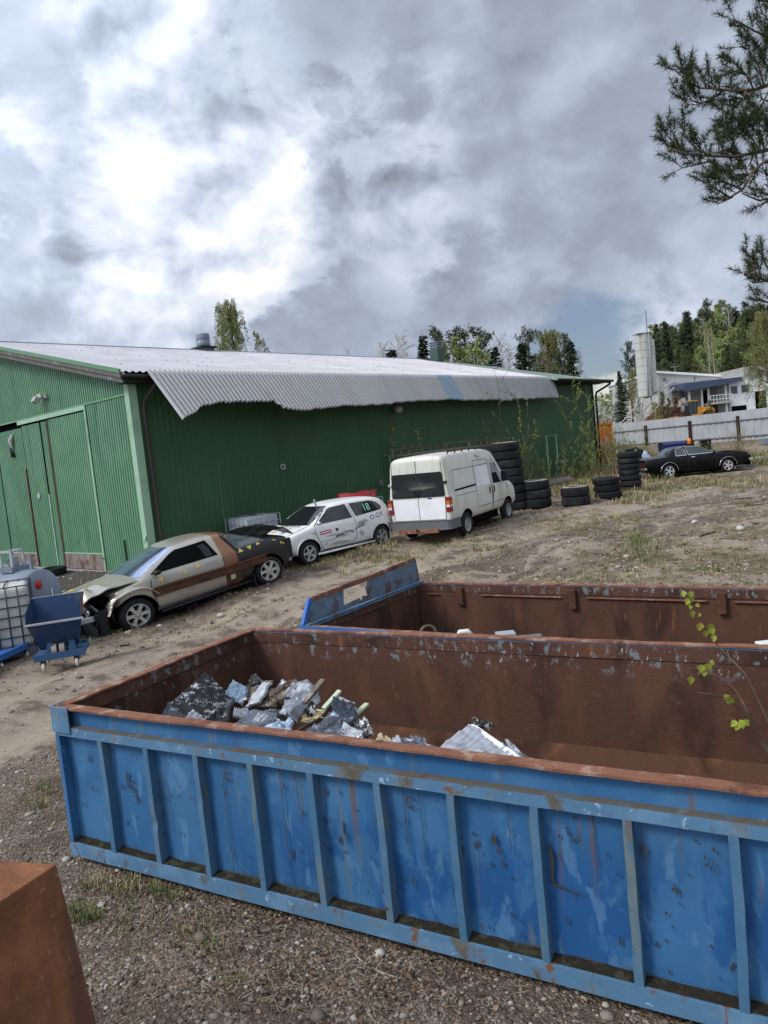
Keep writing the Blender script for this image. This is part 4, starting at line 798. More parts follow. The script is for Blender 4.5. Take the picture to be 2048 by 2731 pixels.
# ------------------------------------------------------------------ scrap inside the containers
B1I = B1M.inverted()
def bp(px, py, y, M=None):                      # photo pixel on an upright plane at depth y inside a container
    M = M or B1M; I = M.inverted(); o = I @ CAMP; d = I.to_3x3() @ ray(px, py); return M @ (o + d * ((y - o.y) / d.y))
def scrap(name, lab, cat, pts, ys, m, fins=0, crum=.02, t=.035, nu=26, nv=16, tanks=(), tm='alu', seed=0, M=None, ex=0.):
    c = [bp(p[0], p[1], y, M) for p, y in zip(pts, ys)]
    if ex: c[2] = c[2] + (c[2] - c[1]) * ex; c[3] = c[3] + (c[3] - c[0]) * ex
    o = sum(c, Vector()) / 4; c = [q - o for q in c]; nrm = (c[1] - c[0]).cross(c[3] - c[0]).normalized()
    if nrm.dot(CAMP - o) < 0: nrm = -nrm
    def fn(u, v):
        p = c[0] * (1 - u) * (1 - v) + c[1] * u * (1 - v) + c[2] * u * v + c[3] * (1 - u) * v
        k_ = crum * (mnoise.noise((u * 3.2 + seed, v * 3.2, seed)) * 1.4 + .6 * mnoise.noise((u * 9 + seed, v * 8, seed + 4)))
        if fins: k_ += fins * (1 if round(v * nv) % 2 else -1)
        e = Vector((mnoise.noise((u * 5, v * 5, seed + 9)), mnoise.noise((u * 5, v * 5, seed + 5)), mnoise.noise((u * 5, v * 5, seed + 2)))) * crum * .7
        return p + nrm * k_ + e
    root = MB().slab(fn, nu, nv, -nrm * t).build(name, m, None, M=tr(*o), label=lab, cat=cat)
    for (i, j, r_) in tanks:
        uv = [(0, 0), (1, 0), (1, 1), (0, 1)]; a, b_ = uv[i], uv[j]
        MB().tube([fn(a[0] + (b_[0] - a[0]) * q / 6, a[1] + (b_[1] - a[1]) * q / 6) - nrm * t * .4 for q in range(7)], r_, 7).build('end_tank', tm, root, True)
    return root
scrap('radiator', 'dark radiator core spattered with white, tipped up at the left of the scrap pile', 'radiator', [(460, 1868), (548, 1791), (617, 1859), (556, 1945)], [.72, 1.15, .98, .55], 'core_black', .006, .012, .06, 24, 40, [(2, 3, .03), (0, 1, .02)], 'core_steel', 1)
scrap('radiator', 'pale framed radiator half hidden under the spattered one at far left', 'radiator', [(425, 1925), (447, 1872), (500, 1905), (490, 1950)], [.75, .95, .85, .6], 'core_steel', .003, .01, .04, 12, 16, [(0, 1, .016), (1, 2, .014)], 'alu_white', 2)
scrap('radiator', 'grey flat radiator with a pale top edge lying in front of the pile', 'radiator', [(668, 1893), (741, 1891), (727, 1945), (606, 1950)], [.85, .85, .5, .45], 'core_steel', .003, .012, .04, 20, 16, [(0, 1, .012)], 'alu_white', 3)
scrap('radiator', 'dark finned core standing upright behind the pile', 'radiator', [(639, 1852), (676, 1797), (692, 1818), (655, 1870)], [1.25, 1.3, 1.2, 1.1], 'core_black', .006, .02, .04, 12, 14, [(0, 1, .014)], 'alu_blue', 4)
scrap('bent_plate', 'smooth grey folded plate leaning in the middle of the pile', 'metal plate', [(650, 1886), (700, 1818), (724, 1816), (690, 1872)], [1., 1.15, 1.1, .95], 'alu_white', 0, .012, .02, 10, 10, [(1, 2, .012)], 'core_brown', 5)
scrap('radiator', 'brown finned heat exchanger on top of the pile', 'radiator', [(709, 1852), (782, 1809), (808, 1823), (748, 1868)], [1.05, 1.2, 1.15, 1.0], 'core_brown', .006, .02, .06, 20, 14, [(0, 1, .012)], 'alu', 6)
scrap('crushed_metal', 'crushed silver metal bundle at the right of the brown heat exchanger', 'scrap metal', [(738, 1905), (814, 1808), (832, 1838), (768, 1905)], [.9, 1.15, 1.05, .8], 'alu', .009, .028, .08, 26, 22, [], 'alu', 7)
scrap('foil_sheet', 'crumpled pale blue sheet at the front edge of the pile', 'metal sheet', [(668, 1958), (776, 1913), (782, 1975), (715, 1985)], [.42, .6, .4, .3], 'alu_blue', 0, .03, .02, 26, 20, [], 'alu', 8)
scrap('radiator', 'bent blue-grey finned radiator lying at the right of the pile', 'radiator', [(788, 1972), (880, 1905), (941, 1912), (896, 1960)], [.42, .72, .66, .4], 'core_steel', .007, .018, .05, 26, 20, [(2, 3, .02)], 'plastic_black', 9)
scrap('radiator', 'blue-grey finned core standing up behind the bent radiator', 'radiator', [(884, 1905), (886, 1856), (939, 1872), (943, 1913)], [.72, .86, .82, .66], 'core_steel', .008, .015, .05, 18, 22, [(1, 2, .016)], 'alu', 10)
scrap('heat_exchanger', 'small greenish gold cooler in the middle of the pile', 'radiator', [(800, 1930), (808, 1908), (866, 1890), (858, 1915)], [.8, .85, .85, .75], 'core_gold', .004, .02, .06, 14, 10, [], 'alu', 11)
scrap('grey_sheet', 'small flat grey panel at the front edge right of the bent radiator', 'metal plate', [(838, 1975), (908, 1953), (926, 1990), (860, 1998)], [.34, .46, .34, .25], 'core_steel', 0, .006, .03, 10, 8, [(1, 2, .012)], 'alu_white', 12)
scrap('radiator', 'small pale corrugated core beside the gold crumpled piece', 'radiator', [(940, 1968), (958, 1956), (996, 1985), (975, 2000)], [.4, .5, .45, .35], 'alu', .006, .02, .03, 12, 10, [], 'alu', 13)
scrap('crushed_metal', 'gold coloured crumpled metal piece near the front edge', 'scrap metal', [(998, 1985), (1010, 1960), (1056, 1980), (1060, 2004)], [.35, .5, .45, .3], 'core_gold', 0, .04, .04, 12, 10, [], 'alu', 14)
scrap('radiator', 'narrow radiator with white fins along its edges left of the big sheet', 'radiator', [(1064, 1995), (1068, 1968), (1164, 1990), (1158, 2012)], [.35, .5, .45, .3], 'core_steel', .004, .01, .03, 26, 8, [(1, 2, .012), (0, 3, .010)], 'alu_white', 15)
sh = scrap('metal_sheet', 'large grey sheet with a raised peak lying right of the radiator pile', 'metal sheet', [(1139, 2012), (1249, 1931), (1426, 2046), (1300, 2090)], [.45, 1.0, .62, .2], 'alu_white', .004, .018, .015, 26, 26, [], 'alu', 16)
scrap('metal_strip', 'smooth pale strip running down the right side of the grey sheet', 'metal sheet', [(1249, 1931), (1272, 1935), (1430, 2046), (1405, 2046)], [.99, 1.0, .6, .58], 'van_white', 0, .008, .012, 16, 4, [], 'alu', 17)
scrap('crushed_metal', 'curled silver shavings at the right of the grey sheet', 'scrap metal', [(1345, 1995), (1358, 1976), (1432, 2040), (1415, 2052)], [.8, .85, .7, .6], 'alu', 0, .05, .04, 14, 8, [], 'alu', 18)
scrap('scrap_strip', 'dark crumpled strip by the far wall behind the grey sheet', 'scrap metal', [(1255, 1928), (1262, 1914), (1312, 1928), (1300, 1938)], [1.9, 1.95, 1.9, 1.85], 'core_black', 0, .03, .03, 10, 6, [], 'alu', 19)
sx_ = random.Random(17)
XL = [((520, 1925), .45, 'alu_white', 'pale crumpled strip in front of the spattered radiator'), ((585, 1905), .6, 'core_black', 'small black finned chunk right of the spattered radiator'), ((640, 1900), .75, 'alu_white', 'white metal tab in the gap between the two left radiators'), ((630, 1845), 1.1, 'alu_blue', 'blue crushed piece behind the spattered radiator'), ((700, 1860), 1.0, 'core_brown', 'brown coil ends under the smooth folded plate'),
      ((756, 1840), 1.1, 'alu', 'silver crushed edge under the brown heat exchanger'), ((800, 1850), 1.0, 'alu_white', 'white torn sheet edge on the silver bundle'), ((835, 1895), .8, 'core_black', 'black crushed piece left of the finned core'), ((850, 1950), .45, 'alu', 'silver fin strip in front of the bent radiator'), ((905, 1925), .6, 'alu_blue', 'pale blue torn fins on the bent radiator'),
      ((950, 1950), .5, 'core_black', 'dark tube end right of the bent radiator'), ((930, 1960), .42, 'alu_white', 'white narrow strip behind the flat grey panel'), ((715, 1925), .6, 'alu_white', 'white torn flap on the flat grey radiator'), ((570, 1860), .95, 'alu', 'silver bracket on top of the spattered radiator'), ((1030, 1990), .36, 'alu_white', 'white scrap chip by the gold crumpled piece'), ((1110, 1985), .42, 'alu', 'silver fin scrap by the narrow radiator')]
for j, ((px, py), y, m, lab) in enumerate(XL):
    w, h_ = sx_.uniform(20, 44), sx_.uniform(13, 30); a = sx_.uniform(-.6, .6); ca, sa = math.cos(a), math.sin(a)
    P4 = [(px + (u * ca - v * sa), py + (u * sa + v * ca)) for u, v in ((-w, h_ * .6), (-w * .7, -h_), (w, -h_ * .7), (w * .8, h_))]
    scrap('scrap_piece', lab, 'scrap metal', P4, [y, y + .12, y + .1, y - .02], m, sx_.choice([0, .006, .008]), .011, .02, 16, 14, [], 'alu', 40 + j)
def scrap_bar(lab, a, ya, b_, yb, w, h_, m, name='metal_strip'):
    p, q = bp(*a, ya), bp(*b_, yb); MB().bar((0, 0, 0), q - p, w, h_).build(name, m, None, M=tr(*p), label=lab, cat='metal strip')
scrap_bar('grey bar sticking up at the right of the silver bundle', (812, 1874), .95, (862, 1813), 1.15, .05, .02, 'core_brown')
scrap_bar('pale green strip sticking up behind the finned core', (863, 1890), .8, (906, 1842), .95, .04, .015, 'pale_green'); scrap_bar('pale green strip jutting right from the pile', (938, 1914), .8, (979, 1877), .95, .04, .015, 'pale_green')
hp = [bp(x, y, d) for x, y, d in ((774, 1962, .4), (812, 1938, .6), (850, 1918, .75), (880, 1890, .85), (886, 1860, .95))]
MB().tube([q - hp[0] for q in hp], .012, 7).build('hose', 'brown_pipe', None, True, M=tr(*hp[0]), label='thin brown hose bent through the scrap pile', cat='hose')
def heap(u, v):
    x, y = .75 + 2.2 * u, .12 + 1.5 * v; e = math.sin(math.pi * u) ** .6 * math.sin(math.pi * v) ** .6
    return B1M @ Vector((x, y, .07 + .42 * e * (1 + .5 * mnoise.noise((u * 6, v * 6, 1))) + .05 * mnoise.noise((u * 25, v * 20, 2)) * e))
MB().grid(heap, 60, 44).build('scrap_heap', 'core_brown', None, label='low heap of crushed scrap under the radiators in the near skip', cat='scrap heap', kind='stuff')
q = bp(1142, 1690, 1.2, B2M); MB().lathe([(.085 + .02 * math.cos(a), .02 * math.sin(a)) for a in np.linspace(0, 6.28, 9)[:-1]], 20, M=rot('X', 1.45) @ rot('Z', .3), close=True).build('scrap_ring', 'core_brown', None, True, M=tr(*q), label='rusty curved ring poking up inside the second skip', cat='scrap metal')
q = bp(1175, 1690, 1.2, B2M); MB().add([(-.1, 0, -.05), (.08, 0, -.05), (.06, 0, .10), (-.02, 0, .03), (-.1, .05, -.1), (.08, .05, -.1), (.06, .05, .09), (-.02, .05, .02)], [(0, 1, 2, 3), (7, 6, 5, 4), (0, 4, 5, 1), (1, 5, 6, 2), (2, 6, 7, 3), (3, 7, 4, 0)]).build('scrap_plate', 'plastic_black', None, M=tr(*q), label='black pointed plate beside the rusty ring in the second skip', cat='scrap metal')
q = bp(1235, 1692, 1.2, B2M); MB().tube([(-.08, 0, -.05), (-.03, 0, .03), (.05, 0, .03), (.09, 0, -.02)], .03, 8).build('pipe_piece', 'white_paint', None, True, M=tr(*q), label='white bent pipe piece showing in the second skip', cat='pipe')
q = bp(1348, 1695, 1.2, B2M); MB().box((0, 0, 0), (.2, .15, .07)).build('scrap_box', 'alu_white', None, M=tr(*q), bevel=.01, label='small pale box in the second skip', cat='box')
q = bp(1405, 1700, 1.2, B2M); MB().box((0, 0, 0), (.3, .1, .03)).build('wood_board', 'timber_grey', None, M=tr(*q), label='flat brown slat right of the small pale box', cat='slat')
q = bp(2044, 1722, 1.0, B2M); MB().box((0, 0, 0), (.15, .1, .07)).build('scrap_box', 'white_paint', None, M=tr(*q), bevel=.01, label='white scrap box at the right edge of the second skip', cat='box')
# ------------------------------------------------------------------ vehicles
def evaluated(o):
    bpy.context.view_layer.update(); dg = bpy.context.evaluated_depsgraph_get()
    me = bpy.data.meshes.new_from_object(o.evaluated_get(dg)); return me
def car_body(name, stations, parent, m, arches, half, tail_h=None):
    """stations (x, zb, w, zbelt, wr, ztop); arches (x, z, r)"""
    rings = []
    for x, zb, w, zl, wr, zt_ in stations:
        dz = zt_ - zl
        cab = dz > .16
        half_ = [(0, zb), (.82 * w, zb), (.965 * w, zb + .09), (w, zb + .42 * (zl - zb)), (.992 * w, zl - .10), (.965 * w, zl),
                 (wr + (.95 * w - wr) * .42 if cab else .93 * w, zl + dz * (.5 if cab else .5)), (wr if cab else .84 * w, zt_ - (.045 if cab else .01)), (wr * .72, zt_), (0, zt_ + .015)]
        ring = [(x, y, z) for y, z in half_] + [(x, -y, z) for y, z in half_[-2:0:-1]]; rings.append(ring)
    n = len(rings[0]); mb = MB(); vs = [p for r in rings for p in r]
    fs = [(i * n + j, (i + 1) * n + j, (i + 1) * n + (j + 1) % n, i * n + (j + 1) % n) for i in range(len(rings) - 1) for j in range(n)]
    h = n // 2
    for b_ in (0, (len(rings) - 1) * n):
        for j in range(h - 0):
            a, c = j, j + 1
            d, e = (n - j - 1) % n if j else n - 1, (n - j) % n
            q = [b_ + a, b_ + c, b_ + (n - c) % n, b_ + (n - a) % n]; q = list(dict.fromkeys(q))
            if len(q) > 2: fs.append(tuple(q))
    mb.add(vs, fs); me = mb.mesh('shell', m, True)
    bm = bmesh.new(); bm.from_mesh(me); bmesh.ops.recalc_face_normals(bm, faces=bm.faces); bm.to_mesh(me); bm.free()
    o = bpy.data.objects.new('shell', me); COL.objects.link(o)
    sub = o.modifiers.new('s', 'SUBSURF'); sub.levels = sub.render_levels = 3
    cut = MB()
    for x, z, r in arches:
        for s in (1, -1):
            cut.lathe([(0, -.16), (r, -.16), (r, .30), (0, .30)], 36, M=tr(x, s * half, z) @ rot('X', math.pi / 2))
    cme = cut.mesh('cut', 'void'); bm = bmesh.new(); bm.from_mesh(cme); bmesh.ops.remove_doubles(bm, verts=bm.verts, dist=1e-5); bmesh.ops.recalc_face_normals(bm, faces=bm.faces); bm.to_mesh(cme); bm.free()
    co = bpy.data.objects.new('cut', cme); COL.objects.link(co)
    bo_ = o.modifiers.new('b', 'BOOLEAN'); bo_.operation = 'DIFFERENCE'; bo_.object = co; bo_.solver = 'EXACT'
    try: bo_.material_mode = 'TRANSFER'
    except Exception: pass
    me2 = evaluated(o); bpy.data.objects.remove(o); bpy.data.objects.remove(co)
    return link(name, me2, parent)
class Skin:                                    # lays flat shapes onto a body
    def __init__(s, *objs):
        vs, fs = [], []
        for o in objs:
            k = len(vs); vs += [v.co[:] for v in o.data.vertices]; fs += [tuple(i + k for i in p.vertices) for p in o.data.polygons]
        s.t = BVHTree.FromPolygons(vs, fs)
    def hit(s, side, a, b_, off):
        if side in 'LR':
            y = 4 if side == 'L' else -4; o, d = Vector((a, y, b_)), Vector((0, -y / 4, 0))
        elif side in 'FB':
            x = 6 if side == 'F' else -6; o, d = Vector((x, a, b_)), Vector((-x / 6, 0, 0))
        else: o, d = Vector((a, b_, 6)), Vector((0, 0, -1))
        h = s.t.ray_cast(o, d); k_ = 0
        while h[0] is None and k_ < 60 and side in 'LRFB': k_ += 1; o.z -= .01; h = s.t.ray_cast(o, d)
        if h[0] is None: h = s.t.find_nearest(o + d * 4.)
        return h[0] - d * off
    def shape(s, name, polys, side, m, parent, off=.006, maxlen=.10, fold=None, smooth=True):
        bm = bmesh.new()
        for poly in polys:
            try: bm.faces.new([bm.verts.new((p[0], p[1], 0)) for p in poly])
            except ValueError: pass
        bmesh.ops.triangulate(bm, faces=bm.faces[:])
        for _ in range(6):
            es = [e for e in bm.edges if e.calc_length() > maxlen]
            if not es: break
            bmesh.ops.subdivide_edges(bm, edges=es, cuts=1); bmesh.ops.triangulate(bm, faces=[f for f in bm.faces if len(f.verts) > 3])
        for v in bm.verts: v.co = s.hit(side, v.co.x, v.co.y, off)
        me = bpy.data.meshes.new(name); bm.to_mesh(me); bm.free()
        me.materials.append(MATS[m]); 
        if smooth: me.polygons.foreach_set('use_smooth', [True] * len(me.polygons))
        return link(name, me, parent)
    def lines(s, name, paths, w, side, m, parent, off=.005):
        polys = []
        for pts in paths:
            for (a, b_), (c, d) in zip(pts[:-1], pts[1:]):
                L = math.hypot(c - a, d - b_) or 1; nx, ny = -(d - b_) / L * w / 2, (c - a) / L * w / 2
                polys.append([(a + nx, b_ + ny), (c + nx, d + ny), (c - nx, d - ny), (a - nx, b_ - ny)])
        return s.shape(name, polys, side, m, parent, off, .12)
    def text(s, name, txt, size, org, ang, side, m, parent, off=.008, flip=1, sx=1.):
        cu = bpy.data.curves.new('t', 'FONT'); cu.body = txt; cu.size = size; o = bpy.data.objects.new('t', cu); COL.objects.link(o)
        me = evaluated(o); bpy.data.objects.remove(o); ca, sa = math.cos(ang), math.sin(ang)
        polys = []
        for p in me.polygons:
            q = []
            for i in p.vertices:
                x, y = me.vertices[i].co.x * sx, me.vertices[i].co.y; x, y = x * ca - y * sa, x * sa + y * ca; q.append((org[0] + flip * x, org[1] + y))
            polys.append(q)
        return s.shape(name, polys, side, m, parent, off, .2)
def wheel(R, wd, rim_r, spokes, mr, parent, M, face=1, style='spoke'):
    """axis along y, face=+1 shows towards +y"""
    t = MB().lathe([(rim_r - .01, -wd / 2 + .02), (rim_r + .02, -wd / 2), (R - .05, -wd / 2 - .004), (R - .015, -wd / 2 + .022), (R, -wd / 2 + .05), (R, wd / 2 - .05), (R - .015, wd / 2 - .022), (R - .05, wd / 2 + .004), (rim_r + .02, wd / 2), (rim_r - .01, wd / 2 - .02)], 40, M=rot('X', -math.pi / 2 * face))
    tyre = t.build('wheel', 'rubber', parent, True, M=M)
    r = MB(); Mx = rot('X', -math.pi / 2 * face); z1 = wd / 2 - .025
    r.lathe([(rim_r + .008, z1 + .012), (rim_r - .012, z1 + .014), (rim_r - .03, z1 - .03), (rim_r - .04, -wd / 2 + .03)], 40, M=Mx)
    if style == 'steel':
        r.lathe([(rim_r - .03, z1 - .035), (rim_r * .70, z1 - .06), (rim_r * .52, z1 - .01), (rim_r * .30, z1 - .03), (0, z1 - .02)], 32, M=Mx)
        for i in range(spokes):
            a = 2 * math.pi * i / spokes; r.tube([(rim_r * .40 * math.cos(a), rim_r * .40 * math.sin(a), z1 - .02), (rim_r * .40 * math.cos(a), rim_r * .40 * math.sin(a), z1 + .005)], .014, 6, M=None) if False else None
    else:
        r.lathe([(0, z1 + .004), (rim_r * .17, z1), (rim_r * .26, z1 - .03), (rim_r * .26, z1 - .07)], 20, M=Mx)
        for i in range(spokes):
            a = 2 * math.pi * i / spokes; ca, sa = math.cos(a), math.sin(a)
            pts = []
            for q, w, zz in ((.2, .070, -.004), (.55, .048, -.004), (.98, .080, -.006)): pts.append((q * rim_r, w * rim_r / .2, z1 + zz))
            vs = []
            for q, w, zz in pts:
                for sgn in (1, -1):
                    x, y = q, sgn * w / 2; vs += [(x * ca - y * sa, x * sa + y * ca, zz), (x * ca - y * sa * 1.25, x * sa + y * ca * 1.25, zz - .05)]
            fs = []
            for k_ in range(2):
                b_ = k_ * 4; fs += [(b_, b_ + 4, b_ + 6, b_ + 2), (b_, b_ + 1, b_ + 5, b_ + 4), (b_ + 2, b_ + 6, b_ + 7, b_ + 3)]
            r.add(vs, fs, 0, Mx)
    r.build('rim', mr, tyre, style == 'steel')
    MB().lathe([(0, z1 - .09), (rim_r - .035, z1 - .09)], 28, M=Mx).build('brake_disc', 'void', tyre)
    return tyre
def car_pose(Fp, Rp, wb, half_track, side, ys=1., zs=1.):
    """ground contacts of front and rear wheel on the seen side (side=+1 left) -> matrix, origin mid wheelbase on the ground"""
    Fp, Rp = Vector(Fp), Vector(Rp); s = (Fp - Rp).length / wb; x = (Fp - Rp).normalized(); y = Vector((0, 0, 1)).cross(x).normalized(); z = x.cross(y)
    o = (Fp + Rp) / 2 - y * side * half_track * s * ys; a, b_ = s * ys, s * zs; M = Matrix(((x.x * s, y.x * a, z.x * b_, o.x), (x.y * s, y.y * a, z.y * b_, o.y), (x.z * s, y.z * a, z.z * b_, o.z), (0, 0, 0, 1))); return M

# --- white van, seen from behind on its right side
vm = car_pose((3.60, 21.95, .33), (2.08, 19.40, .30), 2.93, .86, -1, .90, .945)
van = thing('van', 'dirty white high-roofed van with a rusty roof rack, seen from behind', 'van', M=vm)
vb = car_body('body', [(-2.42, .50, .86, 1.25, .76, 2.16), (-2.40, .46, .95, 1.28, .82, 2.24), (-2.36, .42, .975, 1.28, .85, 2.29), (-2.2, .42, .985, 1.28, .87, 2.31), (-1.0, .42, .985, 1.28, .875, 2.33), (.3, .42, .985, 1.28, .87, 2.32), (.75, .42, .985, 1.27, .85, 2.28), (1.02, .42, .985, 1.25, .80, 2.17),
    (1.75, .42, .975, 1.18, .80, 1.36), (1.85, .42, .97, 1.14, .8, 1.24), (2.2, .42, .93, 1.0, .72, 1.08), (2.36, .44, .82, .78, .66, .86)], van, 'van_paint', [(1.465, .33, .43), (-1.465, .33, .43)], 1.0)
vs_ = Skin(vb)
for x in (1.465, -1.465):
    for s in (-1, 1): wheel(.335, .2, .20, 8, 'steel_wheel', van, tr(x, s * .87, .335), s, 'steel')
vs_.shape('rear_panel', [[(-.80, .62), (.80, .62), (.82, 1.17), (-.82, 1.17)]], 'B', 'van_white', van, .008)
win = vs_.shape('rear_window', [[(.007, 1.22), (.79, 1.22), (.83, 1.28), (.80, 1.82), (.76, 1.87), (.007, 1.87)]], 'B', 'glass_dark', van, .014); win2 = vs_.shape('rear_window', [[(-.007, 1.22), (-.79, 1.22), (-.83, 1.28), (-.80, 1.82), (-.76, 1.87), (-.007, 1.87)]], 'B', 'glass_dark', van, .014)
for w_, s in ((win, 1), (win2, -1)): vs_.shape('seat_back', [[(s * .08, 1.24), (s * .78, 1.24), (s * .74, 1.36), (s * .56, 1.46), (s * .28, 1.45), (s * .12, 1.36)]], 'B', 'plastic_black', w_, .017)
vs_.lines('door_gap', [[(0, .60), (0, 2.2)]], .014, 'B', 'scuff', van, .012); vs_.lines('door_gap', [[(-.80, .60), (-.835, 1.2), (-.775, 2.16)], [(.80, .60), (.835, 1.2), (.775, 2.16)], [(-.8, .6), (.8, .6)]], .012, 'B', 'scuff', van, .011)
vs_.shape('badge', [[(-.36 + .07 * math.cos(a), 1.185 + .02 * math.sin(a)) for a in np.linspace(0, 6.28, 13)[:-1]]], 'B', 'ink_blue', van, .014)
for s in (1, -1):
    tl = MB().bx((-2.45, s * .84, .80), (-2.30, s * .985, 1.20)).build('tail_light', 'red_lamp', van, bevel=.02)
    MB().bx((-2.458, s * .86, 1.00), (-2.44, s * .975, 1.10)).bx((-2.42, s * .98, 1.0), (-2.32, s * .992, 1.10)).build('indicator_lens', 'amber_lamp', tl); MB().bx((-2.458, s * .86, .93), (-2.44, s * .975, .995)).bx((-2.42, s * .98, .93), (-2.32, s * .992, .995)).build('reverse_lens', 'white_lamp', tl)
    MB().bx((-2.44, s * .8, 1.55), (-2.38, s * .92, 1.62)).build('hinge', 'plastic_black' if s < 0 else 'chrome', van, bevel=.01)
    MB().bx((1.0, s * .99, 1.26), (1.14, s * 1.22, 1.58)).build('wing_mirror', 'plastic_black', van, bevel=.03)
bp_ = [(-2.52, -.9), (-2.52, .9), (-2.44, .985), (-1.95, 1.0), (-1.95, .96), (-2.3, .96), (-2.3, -.96), (-1.95, -.96), (-1.95, -1.0), (-2.44, -.985)]
MB().add([(x, y, z) for z in (.36, .60) for x, y in bp_], [tuple(range(10)), tuple(range(19, 9, -1))] + [(i, (i + 1) % 10, (i + 1) % 10 + 10, i + 10) for i in range(10)]).build('bumper', 'plastic_grey', van, bevel=.025)
MB().bar((-2.56, -.62, .33), (-2.56, .62, .33), .09, .10).build('tow_bar', 'rust_edge', van, bevel=.01); MB().tube([(-2.55, 0, .36), (-2.66, 0, .36), (-2.68, 0, .43)], .022, 7).build('tow_hook', 'rust', van, True)
vs_.lines('panel_seam', [[(-.75, .5), (-.72, 1.45), (-.70, 2.02)], [(.28, .5), (.30, 1.3), (.27, 2.0), (-.70, 2.02)], [(-.72, 1.86), (.30, 1.87)], [(-2.05, 1.86), (-.72, 1.86)], [(1.45, .78), (1.40, 1.2)], [(.33, .52), (.36, 1.3), (.38, 1.95), (.85, 1.90)], [(-.75, .70), (1.3, .72)], [(-2.0, 1.17), (-.74, 1.17)]], .013, 'R', 'scuff', van)
vs_.shape('door_rail', [[(-2.05, 1.30), (-.74, 1.32), (-.74, 1.37), (-2.05, 1.345)]], 'R', 'void', van, .008)
vs_.shape('side_panel', [[(-.68, 1.28), (.25, 1.26), (.26, 1.82), (-.66, 1.84)]], 'R', 'van_white', van, .007)
vs_.shape('pressed_panel', [[(-2.02, 1.38), (-.78, 1.40), (-.78, 1.84), (-2.0, 1.83)]], 'R', 'van_paint', van, .006)
vs_.shape('side_window', [[(.46, 1.26), (1.42, 1.23), (1.30, 1.45), (.86, 1.86), (.48, 1.88)]], 'R', 'glass_dark', van, .009)
vs_.shape('windscreen', [[(-.74, 1.42), (.74, 1.42), (.66, 2.08), (-.66, 2.08)]], 'F', 'glass_dark', van, .008)
MB().bx((.12, -1.0, 1.0), (.16, -.985, 1.2)).build('door_handle', 'plastic_black', van); MB().bx((.44, -1.0, 1.0), (.48, -.985, 1.2)).build('door_handle', 'plastic_black', van)
vs_.lines('rust_streak', [[(.30, 1.25), (.31, .95), (.33, .62)], [(.36, 1.22), (.38, .9)], [(.66, 2.1), (.62, 1.95)], [(1.44, 1.2), (1.47, 1.0)]], .022, 'R', 'rust', van, .009)
vs_.lines('marking', [[(-.45, 2.19), (-.44, 2.07)], [(-.42, 2.15), (-.3, 2.10)], [(-.26, 2.12), (-.2, 2.09)]], .02, 'R', 'scuff', van, .009)
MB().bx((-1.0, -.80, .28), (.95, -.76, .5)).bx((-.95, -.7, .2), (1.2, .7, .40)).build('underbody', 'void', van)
rk = MB()
for s in (1, -1):
    for z in (2.36, 2.56): rk.bar((-2.1, s * .86, z), (.95, s * .86, z), .03)
    for x in np.linspace(-2.1, .95, 8): rk.bar((x, s * .86, 2.30), (x, s * .86, 2.57), .03)
for x in np.linspace(-2.0, .9, 7): rk.bar((x, -.86, 2.38), (x, .86, 2.38), .035)
rk.bar((.95, -.86, 2.56), (.95, .86, 2.56), .03); rk.bar((.95, -.86, 2.42), (1.15, -.75, 2.36), .03)
rk.build('roof_rack', 'brown_pipe', van)

# --- white hatchback with a battered left side
wm = car_pose((-1.90, 17.65, .20), (-.16, 19.31, .25), 2.47, .71, 1)
hb = thing('hatchback', 'battered white three-door hatchback with the number 18 on its rear side window', 'car', M=wm)
hbb = car_body('body', [(-1.78, .48, .62, .84, .50, 1.02), (-1.72, .36, .74, .88, .56, 1.16), (-1.55, .26, .80, .92, .585, 1.33), (-1.2, .24, .82, .925, .60, 1.40), (-.5, .22, .825, .92, .605, 1.425), (.05, .22, .825, .90, .60, 1.41), (.38, .22, .825, .89, .57, 1.345), (1.02, .22, .82, .875, .66, .99), (1.14, .22, .815, .865, .66, .94), (1.6, .24, .79, .79, .6, .85), (1.86, .30, .72, .66, .52, .74), (1.95, .38, .62, .55, .45, .62)],
    hb, 'white_paint', [(1.235, .285, .36), (-1.235, .285, .35)], .84)
hs = Skin(hbb)
for x in (1.235, -1.235):
    for s in (-1, 1): wheel(.30, .18, .195, 5, 'alloy', hb, tr(x, s * .72, .30), s)
hs.shape('windscreen', [[(-.66, .965), (.66, .965), (.60, 1.15), (.52, 1.345), (-.52, 1.345), (-.60, 1.15)]], 'F', 'glass_dark', hb, .008)
hs.shape('side_window', [[(.90, .95), (.82, 1.0), (.38, 1.265), (.28, 1.30), (-.20, 1.32), (-.28, .96)]], 'L', 'glass_dark', hb, .008)
qw = hs.shape('side_window', [[(-.40, .97), (-.33, 1.315), (-1.05, 1.30), (-1.28, 1.22), (-1.40, 1.10), (-1.34, 1.02)]], 'L', 'glass_dark', hb, .008)
hs.shape('rear_window', [[(-.5, 1.08), (.5, 1.08), (.46, 1.33), (-.46, 1.33)]], 'B', 'glass_dark', hb, .008)
hs.text('number', '18', .26, (-.72, 1.06), -.0, 'L', 'ink_green', qw, .014, flip=-1)
hs.lines('door_gap', [[(.98, .93), (1.0, .75), (.86, .45), (.78, .30), (-.20, .30), (-.32, .45), (-.345, .9), (-.27, 1.36)], [(.98, .93), (.36, 1.325)]], .014, 'L', 'scuff', hb)
hs.lines('hood_gap', [[(1.02, .66), (1.5, .66), (1.78, .56), (1.84, .3)], [(1.84, .3), (1.88, -.5)]], .016, 'T', 'scuff', hb)
